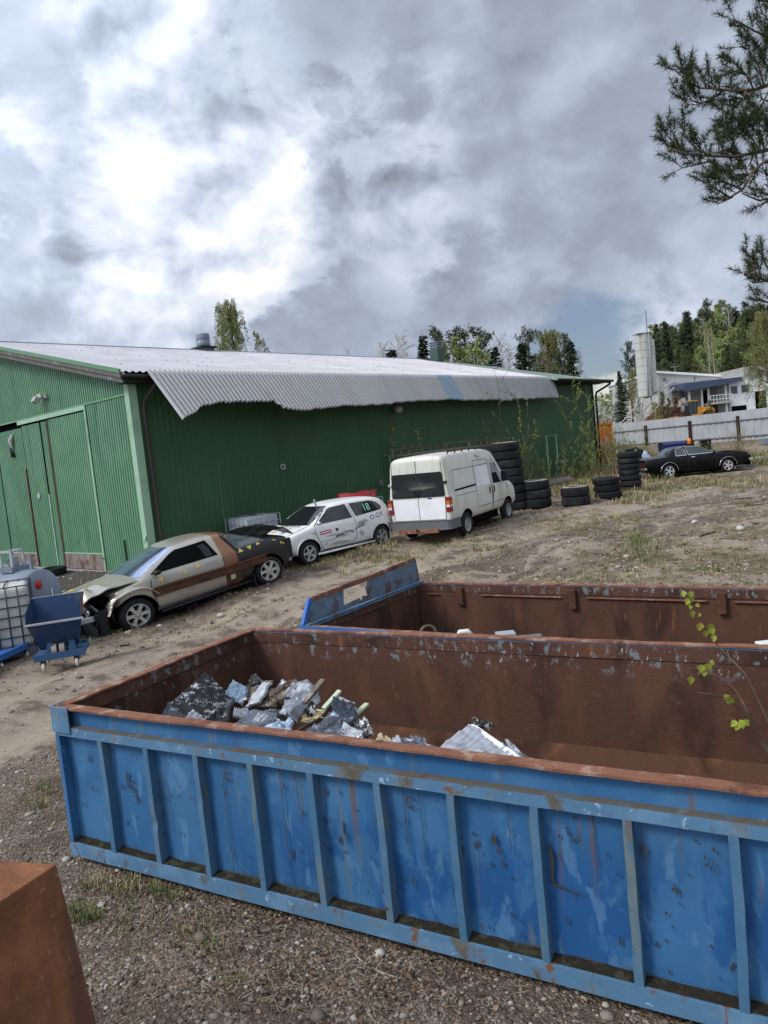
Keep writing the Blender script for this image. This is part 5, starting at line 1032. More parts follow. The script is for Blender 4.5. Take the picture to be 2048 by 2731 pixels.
hs.text('lettering', 'O.OY', .17, (-.86, .80), .10, 'L', 'ink_blue', hb, .007, -1, 1.25); hs.text('lettering', 'ESI', .17, (-.40, .67), .10, 'L', 'ink_blue', hb, .007, -1, 1.25); hs.text('lettering', 'IR', .12, (-.14, .56), .08, 'L', 'ink_blue', hb, .007, -1, 1.2)
tx = hs.text('hood_lettering', 'ANBRUKKI.FI', .145, (1.22, -.42), math.pi / 2, 'T', 'ink_black', hb, .007); hs.text('hood_lettering', 'DINAMOON', .10, (1.36, -.28), math.pi / 2, 'T', 'ink_blue', hb, .007); hs.text('hood_lettering', '18', .2, (1.62, .12), math.pi / 2, 'T', 'ink_black', hb, .007)
hs.shape('hood_mark', [[(1.52, -.2), (1.55, -.32), (1.56, -.1), (1.54, -.02)]], 'T', 'ink_red', hb, .007)
hs.shape('red_sticker', [[(.86, .69), (.86, .77), (.50, .78), (.50, .70)]], 'L', 'ink_red', hb, .007); hs.shape('red_sticker_text', [[(.83, .72), (.83, .745), (.53, .752), (.53, .727)]], 'L', 'ink_white', hb, .010)
for pl_ in [[(.36, .78), (.27, .77), (.28, .70), (.35, .71)], [(.4, .55), (.1, .58), (.12, .61), (.38, .59)], [(.1, .60), (-.2, .64), (-.1, .66)], [(.75, .44), (.65, .45), (.68, .42)], [(-.3, .64), (-.6, .72), (-.58, .735), (-.28, .66)], [(.82, .50), (-.1, .545), (-.1, .555), (.82, .51)]]: hs.shape('scrape', [pl_], 'L', 'scuff', hb, .007)
for pl_ in [[(.7, .62), (.5, .66), (.2, .64), (.05, .68), (-.1, .62), (.1, .55), (.4, .6)], [(.6, .4), (.3, .46), (.05, .42), (-.2, .36), (.1, .35)], [(-.42, .82), (-.7, .86), (-.8, .78), (-.5, .74)], [(-.4, .55), (-.5, .6), (-.62, .5), (-.5, .42)], [(1.15, .78), (.98, .80), (.95, .7)]]: hs.shape('dent', [pl_], 'L', 'dent_grey', hb, .0055)
hs.shape('door_handle', [[(-.02, .80), (-.22, .815), (-.22, .84), (-.02, .83)]], 'L', 'white_paint', hb, .02)
MB().box((0, 0, 0), (.05, .03, .17), M=tr(.34, .1, 1.44) @ rot('Y', .25)).build('roof_fin', 'fence_grey', hb)
MB().tube([(.86, .79, 1.0), (.88, .87, .98)], .04, 8).build('wing_mirror', 'white_paint', hb, True)
MB().box((0, 0, 0), (.10, .42, .22), M=tr(1.83, .50, .60) @ rot('Z', -.35) @ rot('Y', -.25)).build('headlight_cover', 'white_paint', hb, bevel=.04)
MB().box((0, 0, 0), (.16, 1.25, .14), M=tr(1.93, -.02, .40) @ rot('X', .05)).build('bumper', 'white_paint', hb, bevel=.05)
MB().box((0, 0, 0), (.12, .5, .12), M=tr(1.72, .55, .30) @ rot('Z', -.5)).build('bumper_corner', 'dent_grey', hb, bevel=.03)
MB().box((0, 0, 0), (.03, .3, .22), M=tr(1.75, .45, .18) @ rot('Z', -.3) @ rot('X', .4)).build('hanging_trim', 'plastic_black', hb)
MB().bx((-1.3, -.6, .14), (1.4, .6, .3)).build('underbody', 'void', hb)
MB().tube([(1.0, .815, .235), (-.95, .80, .225)], .03, 8).build('sill', 'white_paint', hb, True)
for r_, x in ((.39, 1.235), (.38, -1.235)):
    MB().tube([(x + r_ * math.cos(a), .79, .285 + r_ * math.sin(a)) for a in np.linspace(.05, 3.0, 18)], .022, 6).build('wheel_arch', 'white_paint', hb, True)

# --- wrecked sedan: gold front half, black rear half, rust between
sm = car_pose((-4.80, 13.82, -.15), (-2.59, 15.80, .15), 2.72, .77, 1, .95, .88)
def two_tone():
    m = mat('two_tone', (.37, .345, .29), .32, metal=.35, coat=.3, layers=[dict(c=(.29, .27, .225), s=1.6, lo=.48, hi=.7), dict(c=(.16, .15, .125), s=2.5, lo=.45, hi=.7, g=(2, .6, .3), a=.7)]); T = NT(m.node_tree)
    bs = [n for n in T.n if n.type == 'BSDF_PRINCIPLED'][0]; t = T.new('ShaderNodeTexCoord'); sp = T.new('ShaderNodeSeparateXYZ'); T.l.new(t.outputs['Object'], sp.inputs[0])
    gold = bs.inputs['Base Color'].links[0].from_socket; x = T.math('ADD', sp.outputs[0], T.math('MULTIPLY', T.math('SUBTRACT', T.noise(t.outputs['Object'], 6), .5), .05))
    c = T.mix(T.mrange(x, -.40, -.44), gold, (.20, .085, .04)); c = T.mix(T.mrange(x, -.70, -.74), c, (.010, .010, .011)); T.set(bs.inputs['Base Color'], c); T.set(bs.inputs['Metallic'], T.mrange(x, -.44, -.38, 0, .35)); return m
two_tone()
sd_ = thing('sedan', 'wrecked sedan, gold front with crumpled hood, black rear, rusty guard beam along its side', 'car', M=sm)
sb = car_body('body', [(-1.98, .46, .74, .80, .62, .88), (-1.93, .32, .85, .92, .74, .96), (-1.75, .24, .885, .965, .78, 1.01), (-1.30, .22, .90, .965, .70, 1.06), (-.85, .20, .90, .955, .60, 1.36), (-.25, .20, .90, .94, .61, 1.425), (.25, .20, .90, .93, .59, 1.395), (.42, .20, .90, .93, .575, 1.345), (1.14, .20, .895, .915, .74, 1.0), (1.24, .20, .89, .90, .74, .95), (1.55, .22, .88, .86, .7, .89), (1.72, .24, .85, .80, .66, .82)],
    sd_, 'two_tone', [(1.36, .31, .39), (-1.36, .31, .37)], .92)
ss = Skin(sb)
for x in (1.36, -1.36):
    for s in (-1, 1): wheel(.315, .2, .215, 6, 'alloy', sd_, tr(x, s * .80, .315), s)
ss.shape('windscreen', [[(-.74, .985), (.74, .985), (.66, 1.15), (.53, 1.355), (-.53, 1.355), (-.66, 1.15)]], 'F', 'glass_sky_tint', sd_, .01)
ss.shape('side_window', [[(.98, .985), (.88, 1.04), (.46, 1.255), (.34, 1.30), (-.26, 1.325), (-.36, .99)]], 'L', 'void', sd_, .008)  # black sheet standing in for the dark cabin behind an empty window
ss.shape('headrest', [[(-.12, 1.01), (-.1, 1.18), (-.06, 1.26), (-.2, 1.27), (-.25, 1.15), (-.26, 1.01)]], 'L', 'plastic_black', sd_, .010)
ss.shape('side_window', [[(-.72, .98), (-.62, 1.30), (-.85, 1.33), (-1.05, 1.27), (-1.46, 1.055), (-1.46, .99)]], 'L', 'glass_teal', sd_, .008)
ss.shape('inner_trim', [[(-.80, 1.0), (-.86, 1.10), (-1.30, 1.12), (-1.38, 1.02)]], 'L', 'plastic_grey', sd_, .010)
ss.lines('window_frame', [[(-.74, .97), (-.60, 1.32), (-.86, 1.36), (-1.08, 1.30), (-1.55, 1.04)]], .05, 'L', 'black_paint', sd_, .014)
ss.lines('door_gap', [[(1.0, .90), (1.04, .72), (.96, .32), (-.40, .30), (-.43, .92)], [(-.74, .92), (-.76, .30), (-1.0, .28)]], .014, 'L', 'scuff', sd_, .007)
ss.shape('door_handle', [[(-.10, .86), (-.30, .87), (-.30, .91), (-.10, .90)]], 'L', 'two_tone', sd_, .02)
gb_ = MB(); prof_ = [(.0, -.085), (.035, -.095), (.045, -.06), (.02, -.045), (.02, .045), (.045, .06), (.035, .095), (.0, .085)]
xs_ = np.linspace(1.02, -1.32, 24); gb_.add([(x, .905 + o, .64 + .012 * math.sin(x * 2) + z) for x in xs_ for o, z in prof_], [(i * 8 + j, (i + 1) * 8 + j, (i + 1) * 8 + (j + 1) % 8, i * 8 + (j + 1) % 8) for i in range(23) for j in range(8)] + [tuple(range(8)), tuple(range(191, 183, -1))])
gb_.build('guard_beam', 'rust', sd_)
ss.shape('rust_patch', [[(-.42, .30), (-.74, .30), (-.74, .60), (-.42, .60)]], 'L', 'rust', sd_, .008); ss.shape('fuel_cap', [[(-.50, .40), (-.60, .40), (-.60, .50), (-.50, .50)]], 'L', 'pale_green', sd_, .011)
tri = lambda x, z, s, a: [(x + .8 * s * math.cos(a + q), z + .8 * s * math.sin(a + q)) for q in (0, 2.0, 4.3)]
ss.shape('yellow_sticker', [tri(.82, .86, .08, .2)], 'L', 'yellow_paint', sd_, .009); 
for x, z, s, a in ((.36, .86, .075, .3), (.10, .89, .075, 1.4), (1.18, .80, .075, 4.5), (-.82, .93, .075, 1.5), (-1.02, .955, .075, 4.6), (-1.22, .97, .06, 1.3), (-.98, .43, .065, 4.2), (-1.10, .46, .065, 1.2), (-1.3, .45, .06, 4.4)): ss.shape('yellow_sticker', [tri(x, z, s, a)], 'L', 'yellow_paint', sd_, .009)
ss.shape('yellow_sticker', [tri(-1.74, .84, .05, 1.4), tri(-1.80, .82, .05, 4.4), tri(-1.86, .84, .05, 1.4), tri(-1.6, .95, .06, 2.)], 'L', 'yellow_paint', sd_, .009)
# crumpled hood
def hood(u, v):
    x = 1.18 + 1.08 * u; y = -.80 + 1.62 * v; z = 1.01 - .08 * u - .10 * u ** 3 - .07 * (2 * v - 1) ** 2
    e = math.exp(-((v - .80) / .16) ** 2 - ((u - .78) / .22) ** 2); z += .17 * e * (1 + .5 * math.sin(16 * u + 7 * v)); x -= .16 * math.exp(-((v - .78) / .13) ** 2) * u * u
    z += .14 * max(0, v - .60) * math.sin(math.pi * min(1, u * 1.15)) + .035 * mnoise.noise((u * 5, v * 6, 2)) * u
    return (x, y * (1 - .14 * u), z)
MB().slab(hood, 30, 34, (0, 0, -.02)).build('hood', 'two_tone', sd_, False)
hs2 = Skin(bpy.data.objects[[o.name for o in sd_.children if o.name.startswith('hood')][0]])
for x, y, s in ((1.45, -.45, .06), (1.6, .05, .06), (1.75, -.2, .06), (1.9, -.55, .10), (2.0, -.62, .1), (1.95, .1, .08), (1.98, .5, .07), (2.12, -.4, .09), (1.55, .38, .05)): hs2.shape('yellow_sticker', [tri(x, y, s, x * 9)], 'T', 'yellow_paint', sd_, .009)
def fender(u, v): a = u * 2.4 + .25; return (1.36 + .50 * math.cos(a) + .05 * mnoise.noise((u * 6, v * 4, 1)), .74 + .20 * math.sin(v * 1.6) - .05 * math.exp(-((u - .1) / .15) ** 2), .35 + (.47 + .06 * (1 - v)) * math.sin(a) + .03 * mnoise.noise((u * 5, v * 3, 8)))
MB().slab(fender, 22, 6, (0, -.03, 0)).build('fender', 'two_tone', sd_)
mb = MB().bx((1.70, -.70, .25), (1.86, .62, .78)); mb.build('engine_bay', 'void', sd_)
def junk(nm, lab, f, m): MBx = MB(); f(MBx); MBx.build(nm, m, sd_, True)
jr = random.Random(4)
MB().bar((2.20, -.66, .42), (2.24, .48, .45), .09, .12).bar((2.24, .48, .45), (2.06, .76, .49), .08, .11).build('bumper_beam', 'fence_grey', sd_, bevel=.02)
for i in range(9):
    a = Vector((jr.uniform(1.8, 2.15), jr.uniform(-.6, .7), jr.uniform(.35, .72))); b_ = a + Vector((jr.uniform(-.1, .15), jr.uniform(-.3, .3), jr.uniform(-.3, .15)))
    MB().tube([a, (a + b_) / 2 + Vector((.04, 0, jr.uniform(-.05, .05))), b_], jr.uniform(.012, .04), 7).build('engine_hose', jr.choice(['plastic_black', 'alu', 'plastic_grey', 'chrome']), sd_, True)
for i in range(7):
    MB().box((0, 0, 0), (jr.uniform(.08, .25), jr.uniform(.1, .4), jr.uniform(.06, .22)), M=tr(jr.uniform(1.85, 2.12), jr.uniform(-.6, .7), jr.uniform(.28, .68)) @ rot('Z', jr.uniform(-.6, .6)) @ rot('X', jr.uniform(-.5, .5))).build('engine_part', jr.choice(['plastic_black', 'plastic_black', 'plastic_grey', 'core_steel']), sd_, bevel=.02)
for s in (-.45, .42): MB().lathe([(0, .02), (.07, .03), (.10, .0), (.10, -.1), (0, -.12)], 16, M=tr(2.05, s, .62) @ rot('Y', 1.4) @ rot('X', s)).build('headlight', 'plastic_grey', sd_, True)
for y0, z0, r_, m in ((.30, .62, .11, 'plastic_black'), (-.35, .60, .12, 'plastic_black'), (.62, .60, .07, 'chrome')):
    MB().lathe([(r_, .0), (r_ * 1.05, .03), (r_ * .8, .04), (r_ * .3, .02), (0, .02)], 16, M=tr(2.08, y0, z0) @ rot('Y', 1.45)).build('headlight_shell', m, sd_, True)
MB().slab(lambda u, v: (2.02 + .06 * math.sin(v * 9), -.62 + 1.3 * v, .80 - .10 * u + .03 * mnoise.noise((u * 4, v * 9, 3))), 4, 22, (0, 0, -.015)).build('front_panel', 'plastic_grey', sd_)
MB().slab(lambda u, v: (2.05 - .12 * u, .45 + .35 * v, .74 - .22 * u - .05 * mnoise.noise((u * 7, v * 7, 3))), 8, 8, (-.01, 0, 0)).build('torn_fender', 'two_tone', sd_)
for i in range(8):
    y = -.65 + .17 * i; MB().box((0, 0, 0), (.015, jr.uniform(.1, .3), jr.uniform(.15, .3)), M=tr(2.12 + jr.uniform(-.1, .06), y, .17 + jr.uniform(-.02, .08)) @ rot('X', jr.uniform(-.7, .7)) @ rot('Z', jr.uniform(-.7, .7))).build('broken_trim', jr.choice(['plastic_black', 'plastic_grey']), sd_)
MB().grid(lambda u, v: (1.82 + .16 * v + .03 * u, .80 + .04 * math.sin(v * 3), .62 - .45 * u), 6, 4).build('wheel_liner', 'plastic_black', sd_, True)
# rear: raised black sheet over the trunk, torn bumper
MB().slab(lambda u, v: (-1.40 - .72 * u, -.78 + 1.56 * v, 1.10 + .11 * math.sin(u * 2.2) + .02 * mnoise.noise((u * 4, v * 4, 1)) - .16 * max(0, u - .72) / .28 - .09 * abs(2 * v - 1) * u), 14, 14, (0, 0, -.02)).build('trunk_lid', 'black_paint', sd_)
MB().bx((-2.04, -.78, .42), (-1.90, .78, .62)).build('bumper', 'plastic_black', sd_, bevel=.05); MB().box((0, 0, 0), (.22, .06, .30), M=tr(-1.90, .82, .74) @ rot('Z', .25)).build('tail_light', 'plastic_black', sd_, bevel=.05)
MB().box((0, 0, 0), (.02, .16, .34), M=tr(-.98, .84, .20)).build('mud_flap', 'plastic_black', sd_)
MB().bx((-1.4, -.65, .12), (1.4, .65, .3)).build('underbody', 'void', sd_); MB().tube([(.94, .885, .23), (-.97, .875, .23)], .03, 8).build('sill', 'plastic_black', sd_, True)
MB().tube([(.9, .86, 1.0), (.86, .95, 1.02)], .05, 8).build('wing_mirror', 'plastic_black', sd_, True)

# --- black coupe by the fence
bmx = car_pose((14.87, 31.93, .36), (12.33, 31.88, .36), 2.72, .77, -1)
bc = thing('coupe', 'black two-door coupe with bright alloy wheels parked in front of the grey fence', 'car', M=bmx)
bcb = car_body('body', [(-2.46, .46, .76, .78, .72, .86), (-2.42, .34, .85, .86, .78, .93), (-2.2, .28, .885, .92, .80, .965), (-1.55, .22, .895, .935, .80, .99), (-1.42, .22, .895, .935, .78, 1.0), (-1.05, .2, .895, .94, .63, 1.32), (-.85, .2, .895, .94, .62, 1.375), (-.2, .2, .895, .935, .61, 1.39), (.15, .2, .895, .93, .59, 1.35), (.92, .2, .895, .925, .78, .985), (1.0, .2, .895, .92, .8, .965), (1.8, .22, .89, .90, .8, .94), (2.3, .28, .87, .85, .77, .89), (2.42, .40, .84, .72, .74, .80)],
    bc, 'black_paint', [(1.36, .31, .39), (-1.36, .31, .39)], .92)
bs_ = Skin(bcb)
for x in (1.36, -1.36):
    for s in (-1, 1): wheel(.32, .2, .215, 5, 'alloy_bright', bc, tr(x, s * .78, .32), s)
bs_.shape('side_window', [[(.80, 1.0), (.12, 1.31), (-.48, 1.335), (-.42, 1.0)]], 'R', 'glass_teal', bc, .008)
bs_.shape('side_window', [[(-.55, 1.0), (-.60, 1.325), (-.92, 1.31), (-.98, 1.0)]], 'R', 'glass_teal', bc, .008)
bs_.lines('window_trim', [[(.86, .985), (.12, 1.33), (-.50, 1.355), (-.43, .985), (.86, .985)], [(-.53, .985), (-.60, 1.345), (-.95, 1.325), (-1.0, .985), (-.53, .985)]], .022, 'R', 'chrome', bc, .010)
bs_.shape('rear_window', [[(-.58, 1.04), (.58, 1.04), (.53, 1.33), (-.53, 1.33)]], 'B', 'glass_teal', bc, .008); bs_.shape('windscreen', [[(-.62, 1.0), (.62, 1.0), (.52, 1.32), (-.52, 1.32)]], 'F', 'glass_teal', bc, .008)
bs_.lines('door_gap', [[(.86, .96), (.84, .36), (.8, .28), (-.46, .28), (-.44, .96)]], .012, 'R', 'scuff', bc); bs_.lines('chrome_strip', [[(.95, .235), (-.95, .235)]], .025, 'R', 'chrome', bc, .012)
for x in (1.36, -1.36): MB().tube([(x + .41 * math.cos(a), -.893, .31 + .41 * math.sin(a)) for a in np.linspace(0, 3.14, 20)], .012, 5).build('arch_trim', 'chrome', bc, True)
bs_.shape('door_handle', [[(-.15, .86), (-.33, .86), (-.33, .89), (-.15, .89)]], 'R', 'chrome', bc, .02)
MB().bx((-2.50, -.86, .46), (-2.38, .86, .56)).build('bumper', 'chrome', bc, bevel=.03); MB().bx((-2.50, -.80, .60), (-2.40, -.30, .80)).build('tail_light', 'dull_red_lamp', bc, bevel=.02); MB().bx((-2.50, .30, .60), (-2.40, .80, .80)).build('tail_light', 'dull_red_lamp', bc, bevel=.02)
MB().bx((-2.515, -.25, .30), (-2.50, .2, .44)).build('number_plate', 'white_paint', bc)
MB().bx((2.35, -.86, .46), (2.52, .86, .56)).build('bumper', 'chrome', bc, bevel=.03); MB().lathe([(0, .02), (.09, .03), (.11, 0), (.09, -.08)], 14, M=tr(2.42, -.66, .70) @ rot('Y', 1.57)).build('headlight', 'plastic_grey', bc, True)
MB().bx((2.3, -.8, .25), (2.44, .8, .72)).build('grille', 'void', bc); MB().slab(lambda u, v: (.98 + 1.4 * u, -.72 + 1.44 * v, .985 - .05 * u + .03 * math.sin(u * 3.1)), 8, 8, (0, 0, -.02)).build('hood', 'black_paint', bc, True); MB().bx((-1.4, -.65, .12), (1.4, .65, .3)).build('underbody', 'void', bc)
MB().box((.72, -.93, 1.0), (.1, .12, .1)).build('wing_mirror', 'black_paint', bc, bevel=.03)

# ------------------------------------------------------------------ tyres
def tyre_mesh(R, w, bore, name):
    n = 40; mb = MB(); prof = [(bore, .03), (bore + .03, .0), (R - .10, -.012 + .01), (R - .035, .012), (R - .006, .035), (R, .06), (R, w - .06), (R - .006, w - .035), (R - .035, w - .012), (R - .10, w), (bore + .03, w - .005), (bore, w - .035)]
    mb.lathe(prof, n, close=True)
    return mb.mesh(name, 'rubber_dusty', True)
def groove(R, w): 
    mb = MB()
    for z in (.32, .5, .68): mb.lathe([(R + .001, z * w - .006), (R + .0035, z * w), (R + .001, z * w + .006)], 40)
    return mb.mesh('tread_groove', 'void', True)
def stack(px, py, n, R, w, where, ordn, lean=(0, 0), top_dust=True, grp='', jit=.02):
    p = gnd(px, py); d = Vector((p.x, p.y, 0)).normalized(); c = Vector((p.x, p.y, 0)) + d * R * .92; z = gz(c.x, c.y) - .01
    base = tyre_mesh(R, w, R * .54, 'tyre'); gr = groove(R, w); proto = None; jr = random.Random(px)
    for i in range(n):
        M = tr(c.x + lean[0] * i + jr.uniform(-jit, jit), c.y + lean[1] * i + jr.uniform(-jit, jit), z + i * w * .985) @ rot('X', jr.uniform(-.012, .012)) @ rot('Y', jr.uniform(-.012, .012)) @ rot('Z', jr.uniform(0, 6))
        lab = f'{ordn[i]} tyre of the {where}'
        if proto is None:
            proto = link('tyre', base, M=M, label=lab, cat='tyre', group=grp)
            if px == 1624: link('tread_groove', gr, proto)
        else: o = copy_tree(proto, M, lab)
        if i == n - 1 and top_dust:
            ds = MB().lathe([(R * .56, w + .0), (R * .6, w + .012), (R - .11, w + .012), (R - .045, w - .004)], 36, close=False).build('dusty_sidewall', 'dust_top', proto if n == 1 else o, True)
ORD = {2: ['lower', 'upper'], 3: ['bottom', 'middle', 'top'], 7: ['bottom', 'second lowest', 'third lowest', 'middle', 'third highest', 'second highest', 'topmost'], 8: ['bottom', 'second lowest', 'third lowest', 'fourth lowest', 'fourth highest', 'third highest', 'second highest', 'topmost']}
stack(1372, 1362, 8, .475, .282, 'tall leaning stack right behind the white van', ORD[8], (-.022, -.01), grp='tyres in the tall stack behind the van')
stack(1434, 1356, 3, .485, .30, 'low three-tyre stack with a pale top, right of the tall stack', ORD[3], (-.02, 0), grp='tyres in the low stack beside the tall stack', jit=.03)
stack(1536, 1351, 2, .45, .30, 'two-tyre pile standing alone in the gravel', ORD[2], (0, 0), grp='tyres in the two-tyre pile', jit=.01)
stack(1624, 1335, 3, .43, .235, 'leaning three-tyre stack left of the seven-tyre stack', ORD[3], (-.02, 0), False, 'tyres in the leaning low stack', .02)
stack(1683, 1314, 7, .385, .205, 'seven-tyre stack left of the black coupe', ORD[7], (-.004, 0), False, 'tyres in the stack beside the black coupe', .012)
p = gnd(142, 1532); tm_ = tyre_mesh(.40, .22, .22, 'tyre'); link('tyre', tm_, M=tr(p.x, p.y, p.z) @ rot('X', .04), label='single black tyre lying flat in front of the hall gable', cat='tyre')

# ------------------------------------------------------------------ liquid tanks, carts, bumper
def ibc(M, lab, cage_m, body_m, W_=1.0, D_=1.2, H_=1.0, nx=5, ny=6, nz=6, grp=None):
    t = thing('liquid_tank', lab, 'liquid tank', M=M)
    def bottle(u, v): return None
    b_ = MB().bx((.03, .03, .16), (W_ - .03, D_ - .03, .14 + H_)).build('bottle', body_m, t, True, bevel=.07)
    MB().lathe([(.0, .05), (.10, .05), (.11, .0)], 14, M=tr(W_ / 2, D_ / 2, .14 + H_)).build('lid', 'plastic_black', b_, True)
    c = MB(); r_ = .012
    for z in np.linspace(.17, .16 + H_, nz): c.tube([(0, 0, z), (W_, 0, z), (W_, D_, z), (0, D_, z), (0, 0, z)], r_, 5)
    for x in np.linspace(.0, W_, nx + 1): c.tube([(x, -.01, .14), (x, -.01, .16 + H_)], r_, 5); c.tube([(x, D_ + .01, .14), (x, D_ + .01, .16 + H_)], r_, 5)
    for y in np.linspace(0, D_, ny + 1): c.tube([(-.01, y, .14), (-.01, y, .16 + H_)], r_, 5); c.tube([(W_ + .01, y, .14), (W_ + .01, y, .16 + H_)], r_, 5)
    for x in (W_ * .3, W_ * .7): c.tube([(x, 0, .17 + H_), (x, D_, .17 + H_)], r_, 5)
    c.build('cage', cage_m, t, True)
    pl = MB()
    for y in (0, D_ / 2 - .05, D_ - .1): pl.bx((0, y, 0), (W_, y + .1, .10))
    pl.bx((0, 0, .10), (W_, D_, .135)); pl.build('pallet', 'plastic_grey', t)
    return t
q = Vector((at(101, 1752, -.08).x, at(101, 1752, -.08).y, gz(*at(101, 1752, -.08).xy))); ya = .42
ibc(tr(*q) @ rot('Z', ya) @ tr(-1.2, 0, 0), 'white liquid tank in a dark wire cage at the left edge', 'cage_dark', 'ibc_white', 1.2, 1.0, 1.0, 7, 5, 7)
q = gnd(668, 1489); q.z = gz(q.x, q.y); ibc(tr(*q) @ rot('Z', .80), 'grey liquid tank in a pale wire cage behind the white hatchback, by the green wall', 'cage', 'ibc_grey', 1.2, 1.0, .98, 6, 5, 6)
q = gnd(1000, 1432) + Vector((-.55, .3, 0)); q.z = gz(q.x, q.y); t3 = ibc(tr(*q) @ rot('Z', .75), 'pale greenish liquid tank in a wire cage between the hatchback and the white van', 'cage', 'ibc_white', 1.2, 1.0, 1.02, 6, 5, 6)
q3 = t3.matrix_world @ Vector((.35, .15, 1.20))
rb = MB().slab(lambda u, v: (-.62 + 1.24 * u, -.22 * math.sin(math.pi * u) ** .7 + .05 * v, .02 + .20 * v + .02 * math.sin(u * 12)), 22, 6, (0, .12, .01)).slab(lambda u, v: (.60 + .06 * v, -.02 + .34 * u, -.34 * u ** 1.5 + .24 * v), 10, 4, (-.12, 0, 0))
rb = rb.build('car_bumper', 'red_plastic', None, M=tr(*q3) @ rot('Z', .55), bevel=0, label='red plastic car bumper lying on the liquid tank behind the white hatchback', cat='bumper')
MB().bx((.655, .10, .0), (.675, .22, .03)).build('marking', 'ink_white', rb)

ct = atd(113, 1590, 13.4); ax = Vector((.93, -.37, 0)).normalized(); tmx = Matrix(((ax.x, -ax.y, 0, ct.x), (ax.y, ax.x, 0, ct.y), (0, 0, 1, 0), (0, 0, 0, 1))); gzt = gz(ct.x - .6, ct.y + .3); tmx.translation.z = gzt
ft = thing('fuel_tank', 'grey cylindrical fuel tank lying behind the caged white tank at left', 'fuel tank', M=tmx); zc_ = ct.z - gzt
MB().lathe([(0, .03), (.3, .025), (.47, .0), (.50, -.04), (.50, -1.96), (.47, -2.0), (.3, -2.03), (0, -2.04)], 40, M=tr(0, 0, zc_) @ rot('Y', math.pi / 2)).build('barrel', 'tank_grey', ft, True)
for x in (-.3, -1.6): MB().bx((x - .04, -.40, .0), (x + .04, .40, max(.15, zc_ - .38))).build('cradle', 'tank_grey', ft)
mb = MB(); mb.bx((-.72, -.2, zc_ + .48), (-.42, .2, zc_ + .58)); mh = mb.build('manhole', 'tank_grey', ft)
mb = MB(); [mb.bar(a, b_, .035) for a, b_ in (((-.70, -.16, zc_ + .58), (-.70, -.16, zc_ + .86)), ((-.44, -.16, zc_ + .58), (-.44, -.16, zc_ + .86)), ((-.70, -.16, zc_ + .86), (-.44, -.16, zc_ + .86)), ((-.70, .1, zc_ + .58), (-.70, .1, zc_ + .86)), ((-.44, .1, zc_ + .58), (-.44, .1, zc_ + .86)), ((-.70, .1, zc_ + .86), (-.44, .1, zc_ + .86)), ((-.70, .1, zc_ + .86), (-.70, -.16, zc_ + .86)), ((-.44, .1, zc_ + .86), (-.44, -.16, zc_ + .86)))]
mb.build('pump_frame', 'fence_grey', mh); MB().bx((-.65, -.08, zc_ + .58), (-.5, .05, zc_ + .76)).build('pump', 'alu', mh, bevel=.02)
MB().bar((-.16, 0, zc_ + .46), (-.16, 0, zc_ + .72), .05).build('lifting_lug', 'tank_grey', ft); MB().bar((-.95, 0, zc_ + .46), (-.95, 0, zc_ + .60), .05).build('lifting_lug', 'tank_grey', ft)
MB().lathe([(0, .05), (.07, .05), (.08, 0)], 12, M=tr(-.0, -.08, zc_ + .22) @ rot('Y', math.pi / 2)).build('red_cap', 'ink_red', ft, True)
MB().tube([(.03, .2, zc_ + .1), (.05, .2, zc_ - .15), (.05, .26, zc_ - .22)], .012, 5).build('wire_hook', 'chrome', ft, True)

# blue tipping hopper on castors
a, b_ = gnd(118, 1792), gnd(207, 1777); hx = (b_ - a); hx.z = 0; wL = hx.length; hx.normalize(); hy = Vector((-hx.y, hx.x, 0)); hm = Matrix(((hx.x, hy.x, 0, a.x), (hx.y, hy.y, 0, a.y), (0, 0, 1, a.z), (0, 0, 0, 1)))
hop = thing('tipping_hopper', 'dark blue steel tipping hopper cart on small white castors in front of the wrecked sedan', 'hopper cart', M=hm)
k = wL / .47
MB().bx((-.12, -.03, .17), (wL + .14, .0, .27)).bx((-.12, .0, .19), (wL + .14, .62, .23)).bx((-.12, .62, .17), (wL + .14, .65, .27)).build('base_frame', 'cart_base', hop, bevel=.006)
for x in (.06, wL - .10): MB().prism([(x, .25), (x + .12, .25), (x + .10, .42), (x + .03, .42)], .0, .03).build('upright', 'cart_base', hop)
wt, wb_ = wL + .30, wL + .06; xm = wL / 2
tub = MB(); t_ = .012
P_ = [(-wb_ / 2, .16, .30), (wb_ / 2, .16, .30), (wb_ / 2, .52, .30), (-wb_ / 2, .52, .30), (-wt / 2, -.06, .74), (wt / 2, -.06, .74), (wt / 2, .78, 1.02), (-wt / 2, .78, 1.02)]
tub.add([(x + xm, y, z) for x, y, z in P_] + [(x * (1 - .03) + xm, y * .96 + .012, z + .012) for x, y, z in P_], [(0, 1, 2, 3), (0, 4, 5, 1), (1, 5, 6, 2), (2, 6, 7, 3), (3, 7, 4, 0), (11, 10, 9, 8), (8, 9, 13, 12), (9, 10, 14, 13), (10, 11, 15, 14), (11, 8, 12, 15), (4, 12, 13, 5), (5, 13, 14, 6), (6, 14, 15, 7), (7, 15, 12, 4)])
tub = tub.build('tub', 'cart_blue', hop, fix=False)
MB().bar((xm - wt / 2 - .03, -.07, .745), (xm + wt / 2 + .03, -.07, .745), .035, .03).build('rim_bar', 'fence_grey', tub, bevel=.004); MB().bar((xm - wt / 2 + .0, .78, 1.02), (xm + wt / 2, .78, 1.02), .02, .03).build('rim_bar', 'fence_grey', tub, bevel=.004)
for s in (-1, 1): MB().add([(xm + s * (wt / 2 + .004), -.08, .72), (xm + s * (wt / 2 + .004), .0, .92), (xm + s * (wt / 2 + .004), .76, 1.03), (xm + s * (wt / 2 - .02), .60, .8)], [(0, 1, 2, 3)]).build('side_plate', 'cart_base' if s < 0 else 'rust_edge', tub, fix=False)
